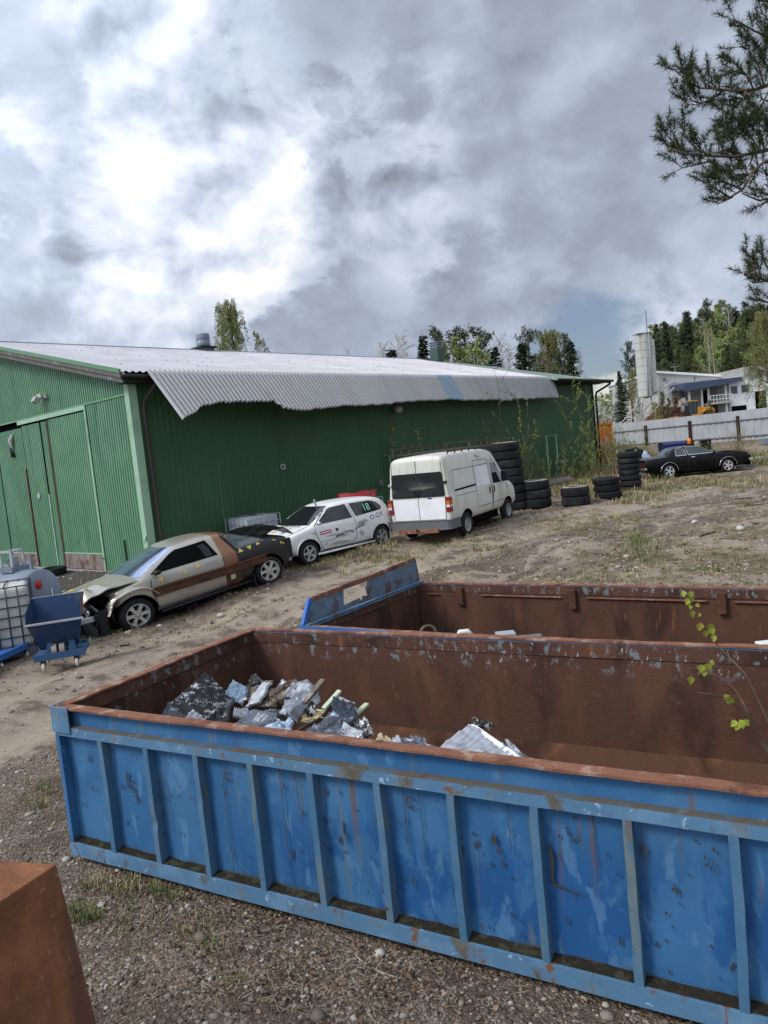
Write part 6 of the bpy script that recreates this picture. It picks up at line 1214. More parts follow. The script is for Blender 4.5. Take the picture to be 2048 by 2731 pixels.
for x in (xm - .06, xm + .05): MB().lathe([(0, -.035), (.08, -.035), (.08, .035), (0, .035)], 14, M=tr(x, .05, .31) @ rot('Y', math.pi / 2)).build('roller', 'pale_twig', hop)
def castor(x, y, par): 
    c = MB().bx((x - .035, y - .03, .10), (x + .035, y + .05, .18)).build('castor', 'plastic_black', par); MB().lathe([(0, -.02), (.06, -.022), (.072, -.012), (.072, .012), (.06, .022), (0, .02)], 18, M=tr(x, y + .01, .072) @ rot('Y', math.pi / 2)).build('castor_wheel', 'caster', c, True)
for x in (.0, wL): castor(x, .02, hop); castor(x, .56, hop)
MB().tube([(wL + .16, .3, .3), (wL + .2, .3, .36), (wL + .2, .34, .25), (wL + .15, .36, .2)], .012, 5).build('chain_hook', 'pale_green', hop, True)
# flat blue cart at the left edge
a, b_ = gnd(5, 1790), gnd(73, 1757); fx = (b_ - a); fx.z = 0; fw = fx.length; fx.normalize(); fy = Vector((-fx.y, fx.x, 0)); fm = Matrix(((fx.x, fy.x, 0, a.x), (fx.y, fy.y, 0, a.y), (0, 0, 1, a.z), (0, 0, 0, 1)))
fc = thing('flat_cart', 'bright blue flat cart on white castors cut off by the left edge', 'cart', M=fm)
MB().bx((-.5, -.04, .17), (fw + .06, .0, .27)).bx((-.5, .0, .19), (fw + .06, .66, .225)).bx((fw + .0, .0, .17), (fw + .06, .66, .27)).bx((-.5, .66, .17), (fw + .06, .70, .27)).build('frame', 'cart_blue_bright', fc, bevel=.006)
MB().bar((-.45, .02, .25), (fw - .1, .5, .25), .08, .04).build('cross_bar', 'cart_blue_bright', fc); MB().prism([(fw - .35, .22), (fw - .12, .22), (fw - .16, .40), (fw - .3, .40)], .55, .62).bx((-.4, .55, .36), (fw - .2, .60, .42)).build('bracket', 'cart_blue_bright', fc)
for x in (.0, fw): castor(x, .02, fc); castor(x, .6, fc)
# ------------------------------------------------------------------ trees and bushes
mat('needles', (1, 1, 1), .65, attr='col', rnd=.25, var=.15, vscale=2, trans=.15); mat('leaves', (1, 1, 1), .6, attr='col', rnd=.22, var=.15, vscale=1.5, trans=.3)
class Cards:
    def __init__(s): s.v = []; s.f = []; s.c = []
    def tri(s, a, b_, c_, col):
        k_ = len(s.v); s.v += [tuple(a), tuple(b_), tuple(c_)]; s.f.append((k_, k_ + 1, k_ + 2)); s.c += [col] * 3
    def leaf(s, p, d, n, L, w, col):
        e = p + d * L; m = p + d * (L * .45); q = d.cross(n).normalized() * w / 2; s.tri(p, m + q, e, col); s.tri(p, e, m - q, col)
    def mesh(s, name, m): return np_mesh(name, s.v, s.f, m, False, {'col': np.array(s.c)})
def rvec(r): 
    while True:
        v = Vector((r.uniform(-1, 1), r.uniform(-1, 1), r.uniform(-1, 1)))
        if .05 < v.length < 1: return v.normalized()
def vary(c, r, a=.3): k_ = 1 + r.uniform(-a, a); return tuple(x * k_ for x in c)
def spruce_mesh(r, h=10., rad=1.7, dark=(.040, .062, .030)):
    c = Cards(); t = MB().tube([(0, 0, 0), (0, 0, h * .5), (0, 0, h)], [h * .014, h * .009, .02], 6)
    z = h * .12
    while z < h * .98:
        f = 1 - z / h; R_ = rad * (f ** .8) + .08
        for _ in range(3):
            a = r.uniform(0, 6.28); L = R_ * r.uniform(.5, 1.2); d = Vector((math.cos(a), math.sin(a), -.34 + .4 * (1 - f) + r.uniform(-.12, .12)))
            for q in np.linspace(.18, 1, 6):
                p = Vector((0, 0, z)) + d * L * q + Vector((0, 0, .12 * L * q * q)); w = .22 + .13 * L * (1 - abs(q - .5))
                for s in (-1, 1):
                    side = Vector((-d.y, d.x, 0)) * s; dd = (side * .8 + d * .5 + Vector((0, 0, -.35 + r.uniform(-.25, .2)))).normalized()
                    c.leaf(p, dd, Vector((0, 0, 1)) + rvec(r) * .5, w * 1.5, w * .55, vary(dark, r, .45))
        z += h * .007 + .04 * r.random()
    return t, c
def pine_mesh(r, h=10., bare=.4, rad=2.0, col=(.062, .082, .038)):
    c = Cards(); pts = [Vector((.12 * math.sin(i * 1.1) * r.uniform(.3, 1), .1 * math.cos(i * 1.7), h * i / 8)) for i in range(9)]; t = MB().tube(pts, [h * .016 * (1 - .85 * i / 8) + .015 for i in range(9)], 6)
    for i in range(34):
        q = bare + (1 - bare) * (i + r.random()) / 34; f = 1 - (q - bare) / (1 - bare); R_ = rad * (.25 + .9 * f ** .7) * r.uniform(.5, 1.1); a = r.uniform(0, 6.28); b0 = Vector((0, 0, h * q)); d = Vector((math.cos(a), math.sin(a), .15 + .3 * (1 - f)))
        t.tube([b0, b0 + d * R_ * .5, b0 + d * R_], [.035, .022, .01], 4)
        for _ in range(9):
            p = b0 + d * R_ * r.uniform(.35, 1.05) + rvec(r) * .26 * (1 + .2 * R_)
            for _ in range(9):
                dd = (rvec(r) + Vector((0, 0, .45))).normalized(); c.leaf(p + rvec(r) * .12, dd, rvec(r), r.uniform(.22, .42), .085, vary(col, r, .45))
    return t, c
def birch_mesh(r, h=10., rad=2.2, n=2600, nb=34, qp=.9, col=(.25, .27, .085), droop=.6, leaf=.12, base=.25):
    c = Cards(); pts = [Vector((.15 * math.sin(i * .9 + 1), .12 * math.cos(i * 1.3), h * i / 8)) for i in range(9)]; t = MB().tube(pts, [h * .011 * (1 - .9 * i / 8) + .012 for i in range(9)], 6)
    tips = []
    for i in range(nb):
        q = base + (1 - base) * ((i + r.random()) / nb) ** qp; f = (1 - q) / (1 - base); R_ = rad * (.18 + .95 * math.sin(math.pi * min(1, .15 + f * .75)) ** .9) * r.uniform(.55, 1.1); a = r.uniform(0, 6.28); b0 = Vector((0, 0, h * q)); d = Vector((math.cos(a), math.sin(a), .9 * (1 - f) + .35)).normalized()
        P3 = [b0, b0 + d * R_ * .5, b0 + d * R_ * .85 + Vector((d.x, d.y, -.2)) * R_ * .15, b0 + d * R_ + Vector((d.x * .3, d.y * .3, -droop)) * R_ * .55]; t.tube(P3, [.03, .02, .012, .005], 4)
        for _ in range(4):
            s0 = P3[1].lerp(P3[2], r.random()); e0 = s0 + rvec(r) * R_ * .4 + Vector((0, 0, -droop * R_ * .4)); t.tube([s0, (s0 + e0) / 2 + Vector((0, 0, .08)), e0], [.01, .007, .003], 3); tips.append((s0, e0))
        tips += [(P3[1], P3[2]), (P3[2], P3[3])] * 2
    for _ in range(n):
        a, b_ = r.choice(tips); p = a.lerp(b_, r.uniform(.1, 1.05)) + rvec(r) * .13; dd = (rvec(r) + Vector((0, 0, -droop))).normalized(); c.leaf(p, dd, rvec(r), leaf * r.uniform(.7, 1.3), leaf * .7, vary(col, r, .4))
    return t, c
TREES = {}
def tree_proto(kind):
    """-> name, trunk mesh, crown mesh, unit height"""
    r = random.Random(hash(kind) % 1000 if False else sum(map(ord, kind)))
    k_ = kind.rstrip('0123456789')
    bark = 'pine_bark'
    if k_ == 'spruce': t, c = spruce_mesh(r, 10, r.uniform(1.9, 2.4)); nm, cm = 'spruce_tree', 'needles'
    elif k_ == 'thinspruce': t, c = spruce_mesh(r, 10, 1.4); nm, cm = 'spruce_tree', 'needles'
    elif k_ == 'pine': t, c = pine_mesh(r, 10, .30, 1.9); nm, cm = 'pine_tree', 'needles'
    elif k_ == 'forestpine': t, c = pine_mesh(r, 10, .22, 1.5, (.088, .118, .046)); nm, cm = 'pine_tree', 'needles'
    elif k_ == 'birch': t, c = birch_mesh(r, 10, 2.0, 3200); nm, cm, bark = 'birch_tree', 'leaves', 'birch_bark'
    elif k_ == 'greenbirch': t, c = birch_mesh(r, 10, 1.9, 4200, 40, .8, (.26, .31, .085), .5, .18, .12); nm, cm, bark = 'birch_tree', 'leaves', 'birch_bark'
    elif k_ == 'weepbirch': t, c = birch_mesh(r, 10, 1.9, 16000, 90, .55, (.22, .23, .085), 1.4, .095, .15); nm, cm, bark = 'birch_tree', 'leaves', 'bare_bark'
    elif k_ == 'barebirch': t, c = birch_mesh(r, 10, 1.6, 400, 44, .7, (.22, .21, .14), .3, .10); nm, cm, bark = 'birch_tree', 'leaves', 'birch_bark'
    return nm, t.mesh('trunk', bark, True), c.mesh('crown', cm)
def plant_tree(kind, px, py_top, D, label, group=None, wide=1., lean=0., zbase=None):
    top = atd(px, py_top, D); z0 = float(zt(top.x, top.y)) if zbase is None else zbase; s = (top.z - z0) / 10
    if kind not in TREES: TREES[kind] = tree_proto(kind)
    nm, tm__, cm__ = TREES[kind]
    M = tr(top.x, top.y, z0 - .1) @ rot('Y', lean) @ rot('Z', RNG.uniform(0, 6.28)) @ Matrix.Diagonal((s * wide, s * wide, s, 1))
    t = thing(nm, label, 'tree', M=M, group=group); link('trunk', tm__, t); link('crown', cm__, t); return t
G1 = 'trees behind the hall roof'
for a in [('weepbirch', 608, 826, 62, 'weeping birch with fresh leaves rising behind the roof vent drum', G1, .68), ('birch2', 684, 904, 62, 'low birch top just right of the weeping birch above the roof ridge', G1, .55),
          ('barebirch', 1058, 898, 68, 'pale nearly bare birch at the left end of the tree row behind the roof', G1, 1.1), ('thinspruce', 1041, 922, 66, 'small dark spruce in front of the pale bare birch', G1, 1.2), ('barebirch2', 1015, 925, 70, 'faint bare treetop at the far left of the tree row', G1, .9),
          ('barebirch3', 925, 934, 70, 'tiny bare twig top poking over the roof ridge alone', G1, .4), ('thinspruce2', 1126, 886, 66, 'narrow dark spruce left of the green roof vent', G1, 1.), ('pine', 1172, 884, 66, 'dark pine directly behind the green roof vent', G1, .9),
          ('pine2', 1218, 882, 68, 'bushy pine just right of the green roof vent', G1, 1.05), ('greenbirch', 1200, 920, 62, 'yellowish leafy tree filling in below the bushy pine', G1, .9), ('barebirch4', 1247, 872, 72, 'thin bare treetop between two bushy pines', G1, .5),
          ('pine3', 1275, 883, 66, 'tall pine with outstretched branches in the middle of the tree row', G1, 1.0), ('greenbirch2', 1262, 925, 62, 'yellow leafy tree below the tall middle pine', G1, .8), ('spruce', 1317, 914, 66, 'short dark spruce right of the middle pine', G1, .9), ('barebirch5', 1331, 905, 70, 'pale bare birch behind the short spruce', G1, .9),
          ('barebirch', 1352, 928, 70, 'low pale bush top right of the pale bare birch', G1, 1.0), ('spruce2', 1388, 906, 66, 'dark spruce left of a taller one in the pair', G1, .9), ('pine4', 1405, 886, 67, 'taller dark conifer of the pair near the right of the row', G1, .9),
          ('weepbirch2', 1457, 894, 66, 'broad yellow green birch near the right end of the tree row', G1, .9), ('birch3', 1482, 900, 68, 'yellow green birch leaning on the broad birch', G1, .9), ('pine5', 1501, 902, 65, 'dark pine right of the broad yellow green birch', G1, .8), ('spruce3', 1521, 903, 65, 'ragged dark conifer ending the tree row at right', G1, .8), ('barebirch6', 1541, 938, 66, 'thin bare sapling right of the ragged conifer', G1, .5)]:
    plant_tree(*a)
# wooded hill on the right
fr = random.Random(12); G2 = 'forest trees on the wooded hill'
SKY = [(1735, 872), (1750, 858), (1770, 850), (1800, 852), (1830, 826), (1850, 846), (1884, 808), (1926, 803), (1976, 798), (2048, 785), (2200, 775)]
FL = {'forestpine': 'green pine among the mixed forest trees on the wooded hill', 'greenbirch': 'light green birch among the mixed forest trees on the wooded hill', 'spruce': 'dark spruce among the mixed forest trees on the wooded hill', 'birch': 'pale trunked birch among the mixed forest trees on the wooded hill'}
for D, y_off, n in ((205, 0, 32), (190, 14, 32), (178, 38, 32), (166, 66, 32), (154, 96, 30), (143, 122, 26)):
    for i in range(n):
        px = 1742 + (2230 - 1742) * (i + fr.uniform(-.4, .9)) / n; base = float(np.interp(px, *zip(*SKY))); kind = fr.choices(['forestpine', 'greenbirch', 'spruce', 'birch'], [.55, .17, .2, .08])[0]
        if D < 160: kind = fr.choices(['forestpine', 'greenbirch'], [.82, .18])[0]
        plant_tree(kind + str(fr.randint(1, 3)), px, base + y_off + fr.uniform(6, 34), D + fr.uniform(-5, 5), FL[kind], G2 + ': ' + kind.replace('forest', '').replace('green', 'light '), fr.uniform(.8, 1.25))
for a in [('spruce4', 1830, 825, 172, 'tall pointed spruce standing above the hill forest skyline', None, .6), ('pine6', 1884, 808, 172, 'tall pine crown topping the skyline left of the yellow birch', None, .7), ('spruce5', 1748, 857, 165, 'dark spruce tip just right of the silo top', None, .6), ('spruce6', 1771, 850, 168, 'second dark spruce tip right of the silo', None, .6),
          ('birch4', 1886, 868, 139, 'birch with a long white trunk in front of the hill forest', None, .5), ('birch5', 1897, 880, 138, 'slimmer birch beside the long white trunk', None, .4), ('barebirch7', 1940, 830, 168, 'bare pale tree in the hill forest skyline', None, .6),
          ('pine7', 1672, 918, 125, 'large dark pine left of the silo', None, .75), ('pine8', 1692, 950, 128, 'dark pine directly behind the silo at left', None, .7), ('spruce7', 1650, 985, 122, 'lower dark conifer at the left foot of the large pine', None, .8), ('greenbirch3', 1690, 990, 112, 'light leafy tree beside the silo legs', None, .7),
          ('weepbirch3', 2040, 845, 62, 'large yellow green birch at the right edge of the picture', None, 1.0), ('weepbirch4', 2100, 800, 68, 'second yellow green birch mostly outside the right edge', None, 1.0), ('greenbirch2', 1610, 1052, 135, 'low olive tree far away beside the hall corner', None, 1.3), ('greenbirch', 1632, 1046, 138, 'low olive tree far away under the big dark pine', None, 1.4), ('birch', 1590, 1058, 140, 'low pale tree far away right behind the hall corner', None, 1.2),
          ('forestpine2', 1765, 1045, 85, 'small bushy pine in front of the scrap pile beyond the fence', None, .9), ('forestpine3', 1782, 1062, 84, 'smaller bushy pine right of the first beyond the fence', None, .9), ('forestpine1', 1893, 1066, 88, 'small dark pine in front of the white building stairs', None, 1.1), ('greenbirch1', 1745, 1075, 84, 'light green bush beside the silo piers', None, 1.0)]:
    plant_tree(*a)

def shrub(name, lab, base, stems, leaf_n, col, L=.06, stem_m='bare_bark', r_=.012, seed=0, twigs=5, cat='shrub'):
    r = random.Random(seed); t = thing(name, lab, cat, loc=base); mb = MB(); c = Cards()
    for sx, sy, h, dx, dy in stems:
        pts = [Vector((sx + dx * q + .06 * mnoise.noise((q * 3, seed, sx * 5)) * h, sy + dy * q ** 1.3 + .06 * mnoise.noise((q * 3, seed + 5, sx * 5)) * h, h * q - .05)) for q in np.linspace(0, 1, 8)]; mb.tube(pts, [r_ * (1 - .8 * i / 7) for i in range(8)], 4)
        for _ in range(twigs):
            q = r.uniform(.25, .95); i = int(q * 7); p = pts[i]; e = p + Vector((r.uniform(-1, 1), r.uniform(-1, 1), r.uniform(.5, 1.3))) * h * .13; mb.tube([p, (p + e) / 2, e], [r_ * .4, r_ * .3, r_ * .15], 3)
            for _ in range(int(leaf_n * 1.8)):
                pp = p.lerp(e, r.uniform(.1, 1.05)); c.leaf(pp, (rvec(r) + Vector((0, 0, .5))).normalized(), rvec(r), L * r.uniform(.6, 1.3), L * .5, vary(col, r, .35))
        for _ in range(leaf_n):
            pp = pts[r.randint(3, 7)] + rvec(r) * .03; c.leaf(pp, (rvec(r) + Vector((0, 0, .6))).normalized(), rvec(r), L * r.uniform(.6, 1.3), L * .5, vary(col, r, .35))
    mb.build('stems', stem_m, t, True)
    if c.v: link('foliage', c.mesh('foliage', 'leaves'), t)
    return t
YG = (.26, .32, .09); YD = (.19, .24, .075); mat('stem_olive', (.17, .155, .07), .8); mat('stem_straw', (.30, .24, .14), .85)
def hb_base(x, out, z=None): p = HM @ Vector((x, -out, 0)); return Vector((p.x, p.y, gz(p.x, p.y)))
def stems_for(r, n, h0, h1, sp, lean=.3): return [(r.uniform(-sp, sp), r.uniform(-sp, sp), r.uniform(h0, h1), r.uniform(-lean, lean) * h1 * .5, r.uniform(-lean, lean) * h1 * .5) for _ in range(n)]
r5 = random.Random(51)
shrub('willow_sapling', 'tall thin willow sapling reaching up over the awning behind the tall tyre stack', hb_base(16.2, 1.6), [(0, 0, 5.4, -.5, -.1), (.1, .1, 4.7, .3, 0), (.15, -.1, 3.9, .75, -.1), (-.1, 0, 3.6, -.8, 0), (.2, .1, 3.0, 1.1, 0), (-.2, 0, 2.6, -.3, .2)], 8, YG, .085, 'bare_bark', .022, 1, 9)
shrub('willow_sapling', 'leafy tall willow sapling against the green wall right of the pipe frame', hb_base(22.4, 1.8), [(0, 0, 5.0, -.3, 0), (.15, 0, 4.4, .25, 0), (-.2, 0, 3.9, -.7, 0), (.3, 0, 3.6, .8, .1), (.1, .2, 2.8, .2, .3)], 10, YG, .095, 'stem_olive', .02, 2, 9)
for i, (x, out, n, h0, h1, lab) in enumerate([(14.6, 1.3, 12, .9, 2.0, 'scrubby thicket of thin stems right behind the tall tyre stack'), (17.6, 1.4, 13, 1.0, 2.4, 'thin stemmed bush left of the pipe frame at the green wall'), (19.6, 1.8, 12, .7, 1.7, 'low straw coloured bush behind the three-tyre stack'), (21.6, 2.0, 14, .9, 2.3, 'dense bush at the foot of the pipe frame'), (23.4, 2.2, 14, 1.0, 2.6, 'dense yellow green bush right of the pipe frame'),
                                              (24.8, 2.2, 13, 1.0, 2.4, 'yellow green bush near the right end of the green wall'), (26.4, 2.0, 13, 1.0, 2.5, 'bush at the far corner of the hall below the downpipe'), (28.2, 1.6, 12, .8, 1.9, 'straggly bush right of the hall corner in front of the ladder')]):
    shrub('bush', lab, hb_base(x, out), stems_for(r5, n, h0, h1, .65, .45), 6, YD if i % 2 else YG, .075, 'stem_straw' if i % 2 == 0 else 'stem_olive', .012, 60 + i, 5)
for i, (x, out, lab) in enumerate([(18.6, 1.0, 'tangle of dry stems at the wall behind the low tyre stacks'), (22.6, 2.6, 'dry stem tangle in front of the dense bushes'), (25.6, 2.9, 'dry stems in front of the bushes near the hall corner'), (15.6, 1.9, 'dry stems beside the tall tyre stack')]):
    shrub('dry_stems', lab, hb_base(x, out), stems_for(r5, 22, .5, 1.3, .8, .9), 0, YD, .05, 'stem_straw', .009, 80 + i, 3, 'dry plants')
shrub('bush', 'small leafy bush sticking up behind the white van roof', hb_base(10.6, .6), [(0, 0, 3.5, -.5, 0), (.2, 0, 3.2, .5, 0), (-.1, 0, 2.9, .1, 0), (0, 0, 3.0, -.9, 0)], 8, YG, .085, 'bare_bark', .015, 5, 7)
shrub('weed', 'green weed growing by the gable wall left of the sedan roof', gnd(312, 1522), stems_for(r5, 7, .5, 1.05, .25, .4), 8, (.16, .24, .07), .075, 'stem_olive', .008, 6, 4, 'weed')
shrub('weed', 'small weed at the hall corner behind the sedan roof', gnd(440, 1462) + Vector((0, 1.2, 0)), stems_for(r5, 3, .5, .9, .12, .3), 6, (.17, .2, .06), .06, 'stem_olive', .007, 7, 3, 'weed')
shrub('weed', 'bright green weed by the rear wheel of the black coupe', gnd(1756, 1276), stems_for(r5, 8, .4, .85, .18, .45), 8, (.22, .33, .08), .075, 'stem_olive', .008, 8, 4, 'weed')
shrub('weed', 'slender weed standing in the rough ground above the rear skip', gnd(1718, 1500), [(0, 0, .55, -.08, 0), (.06, 0, .42, .1, 0), (.03, .05, .35, .02, 0)], 7, (.22, .27, .09), .035, 'bare_bark', .006, 9, 4, 'weed')
shrub('weed', 'little weed on the gravel left of the near skip', gnd(112, 2118), [(0, 0, .22, .02, 0), (.03, 0, .16, .05, 0)], 7, (.18, .24, .08), .025, 'stem_olive', .003, 10, 3, 'weed')
shrub('willow_bush', 'fan of long bare willow shoots in front of the fence beside the coupe', atd(1975, 1222, 37) + Vector((0, 0, -.35)), [(r5.uniform(-.3, .3), r5.uniform(-.2, .2), r5.uniform(1.2, 2.6), r5.uniform(-1.7, .9), r5.uniform(-.3, .3)) for _ in range(26)], 1, YG, .06, 'stem_olive', .017, 11, 3)
shrub('bush', 'small leafy bush in front of the black frame by the fence', atd(1885, 1205, 39) + Vector((0, 0, -.3)), stems_for(r5, 9, .5, 1.0, .3, .5), 6, YG, .07, 'stem_olive', .01, 12, 4); shrub('bush', 'low green bush at the right edge behind the planks', atd(2040, 1240, 33) + Vector((0, 0, -.1)), stems_for(r5, 9, .5, 1.0, .35, .5), 7, YD, .07, 'stem_olive', .01, 13, 4)
shrub('bush', 'thin bush rising in front of the fence left end', atd(1660, 1215, 42) + Vector((0, 0, -.2)), stems_for(r5, 9, .8, 1.9, .5, .4), 5, YG, .08, 'stem_olive', .012, 14, 4)

# birch sapling in the right foreground
sap = thing('birch_sapling', 'young birch twig with a few fresh yellow leaves in front of the skips at right', 'sapling', loc=(0, 0, 0)); mb = MB(); sl_ = Cards()
def wp(px, py, D): return atd(px, py, D)
base = gnd(2330, 2760); st = [base, wp(2210, 2420, 3.25), wp(2120, 2150, 3.2), wp(2052, 2012, 3.15), wp(2008, 1930, 3.12), wp(1965, 1880, 3.1), wp(1915, 1835, 3.08), wp(1862, 1845 - 4, 3.06)]
mb.tube(st[:6] + [wp(1930, 1860, 3.08)], [.017, .015, .012, .009, .0065, .005, .004], 6)
mb.tube([wp(2008, 1930, 3.12), wp(1990, 1890, 3.14), wp(1965, 1845, 3.16), wp(1935, 1815, 3.18), wp(1900, 1795, 3.2)], [.006, .005, .004, .003, .002], 5); mb.tube([wp(1930, 1860, 3.08), wp(1895, 1852, 3.08), wp(1862, 1846, 3.07)], [.004, .003, .002], 5)
up1 = [wp(2120, 2150, 3.2), wp(2010, 1850, 3.4), wp(1912, 1712, 3.5), wp(1890, 1655, 3.5), wp(1850, 1600, 3.5)]
mb.tube([wp(1915, 1722, 3.5), wp(1885, 1690, 3.5), wp(1868, 1650, 3.5), wp(1845, 1615, 3.5), wp(1832, 1580, 3.5)], [.0026] * 4 + [.0016], 4); mb.tube([wp(2150, 2250, 3.2), wp(2080, 1990, 3.35), wp(1990, 1800, 3.45), wp(1915, 1722, 3.5)], [.007, .0055, .004, .0026], 5)
mb.build('stem', 'bare_bark', sap, True)
lr = random.Random(8)
for px, py, D, s, a in [(1823, 1584, 3.5, 1, 1.7), (1842, 1586, 3.5, 1.1, 1.4), (1833, 1604, 3.5, 1.2, 1.9), (1844, 1600, 3.5, 1.1, 1.2), (1840, 1618, 3.5, 1, 1.6), (1861, 1614, 3.5, .8, .6), (1846, 1638, 3.5, 1.2, 1.4), (1864, 1640, 3.5, .7, 2.3), (1866, 1672, 3.5, 1.4, 1.7), (1897, 1672, 3.5, 1.3, .9), (1882, 1690, 3.5, 1.2, 1.5), (1899, 1684, 3.5, 1.3, 1.2), (1903, 1703, 3.5, 1.2, 1.5),
                         (1870, 1784, 3.2, 1.4, 1.8), (1888, 1780, 3.2, 1.5, 1.3), (1878, 1796, 3.2, 1.1, 1.7), (1899, 1768, 3.2, 1.0, .8), (1842, 1815, 3.1, 1.3, 1.7), (1938, 1860, 3.08, 1.3, .9), (1948, 1868, 3.08, 1.5, .5), (1955, 1930, 3.1, 1.3, 2.2), (1965, 1938, 3.1, 1.5, 1.7), (1978, 1932, 3.1, 1.5, 1.2), (1990, 1928, 3.1, 1.4, .7)]:
    p = wp(px, py, D); L = .030 * s * D / 3.2; d = (_r * math.cos(a) - _u * math.sin(a) + _f * lr.uniform(-.3, .3)).normalized(); n_ = (-_f + rvec(lr) * .45).normalized(); q = d.cross(n_).normalized(); o = p - d * L * .5
    ring_ = [(0, 0), (.16, .30), (.36, .40), (.62, .27), (.84, .10), (1, 0), (.84, -.10), (.62, -.27), (.36, -.40), (.16, -.30)]
    vs = [o + d * L * a_ + q * L * b_ + n_ * abs(b_) * L * .35 for a_, b_ in ring_]; cc = vary((.30, .33, .05), lr, .3); mid_ = o + d * L * .5
    sl_ = Cards()
    for i in range(10): sl_.tri(mid_, vs[i], vs[(i + 1) % 10], cc)
    link('leaf', sl_.mesh('leaf', 'leaves'), sap)

# pine overhanging the upper right corner
pn = thing('pine_tree', 'pine tree reaching needle clad branches into the upper right corner', 'tree', loc=(0, 0, 0)); br = MB(); nd = Cards(); pr = random.Random(33)
PD = 6.6
def w_(px, py, dd=0.): return atd(px + 34 * max(0., min(1., (2060 - px) / 120)), py, PD + dd)
tb = atd(2420, 1365, PD + .4); tb = Vector((tb.x, tb.y, gz(tb.x, tb.y)))
MB().tube([tb + Vector((0, 0, -.1)), tb + Vector((-.03, 0, 2.5)), tb + Vector((.02, .05, 5)), tb + Vector((-.05, 0, 8.5))], [.17, .15, .12, .05], 10).build('trunk', 'pine_bark', pn, True)
NC = [(.050, .082, .028), (.036, .060, .022), (.072, .10, .034), (.026, .042, .018), (.09, .115, .035)]
def tuft_(p, d, L=.10, n=75):
    d = d.normalized()
    for _ in range(n):
        q = pr.random(); o = p + d * L * (q - .15); dd = (d * pr.uniform(.2, .9) + rvec(pr) * .85).normalized(); l = pr.uniform(.05, .088); s = dd.cross(rvec(pr)).normalized() * .0024
        nd.tri(o - s, o + s, o + dd * l, vary(pr.choice(NC), pr, .25))
def bough(pts, r0, sub=1., dz=0.):
    P_ = [w_(x, y, d) for x, y, d in pts]; br.tube(P_, [r0 * (1 - .75 * i / (len(P_) - 1)) for i in range(len(P_))], 6); return P_
def clad(P_, q0, dens, spread=.5, L=.12):
    for a, b_ in zip(P_[:-1], P_[1:]):
        n = max(1, int((b_ - a).length * dens))
        for i in range(n):
            if pr.random() < q0: continue
            p = a.lerp(b_, (i + pr.random()) / n); d = ((b_ - a).normalized() * .6 + rvec(pr) * spread + _u * .35).normalized(); e = p + d * pr.uniform(.03, .11); br.tube([p, e], [.004, .003], 4); tuft_(e, d, L)
main = [
 [(2440, 190, .5), (2200, 215, .3), (2048, 226, .15), (1990, 240, .05), (1930, 243, 0), (1880, 238, -.05), (1830, 234, -.1)],
 [(2440, 380, .4), (2200, 395, .2), (2048, 398, .1), (1990, 408, 0), (1930, 418, -.05), (1860, 416, -.1), (1800, 412, -.15), (1760, 398, -.18)],
 [(2440, 470, .2), (2150, 440, 0), (2030, 430, -.1), (1985, 460, -.15), (1950, 505, -.2), (1915, 525, -.22), (1890, 530, -.25)],
 [(2440, 100, .3), (2200, 110, .1), (2048, 100, 0), (1990, 82, -.05), (1940, 60, -.1), (1915, 50, -.12)],
 [(2440, 20, .3), (2150, 10, .1), (2020, 2, 0), (1960, -8, -.05), (1900, -2, -.1)],
 [(2440, 560, .3), (2200, 530, .1), (2060, 528, 0), (2010, 535, -.05), (1965, 522, -.1), (1945, 515, -.1)],
 [(2440, 300, .8), (2200, 310, .6), (2060, 320, .5), (1990, 318, .45), (1930, 345, .4), (1905, 360, .4)],
 [(2440, 760, .2), (2200, 755, 0), (2048, 752, -.1), (2010, 742, -.1), (1985, 728, -.12), (1960, 735, -.13)],
 [(2440, 840, .5), (2200, 830, .3), (2060, 812, .2), (2020, 800, .15), (1995, 795, .1)],
 [(2440, 690, .6), (2150, 705, .4), (2060, 700, .3), (2030, 690, .3), (2018, 680, .3)]]
for i, b_ in enumerate(main): P_ = bough(b_, .022 if i < 3 else .014); clad(P_[2 if i < 3 else 1:], .3, 26)
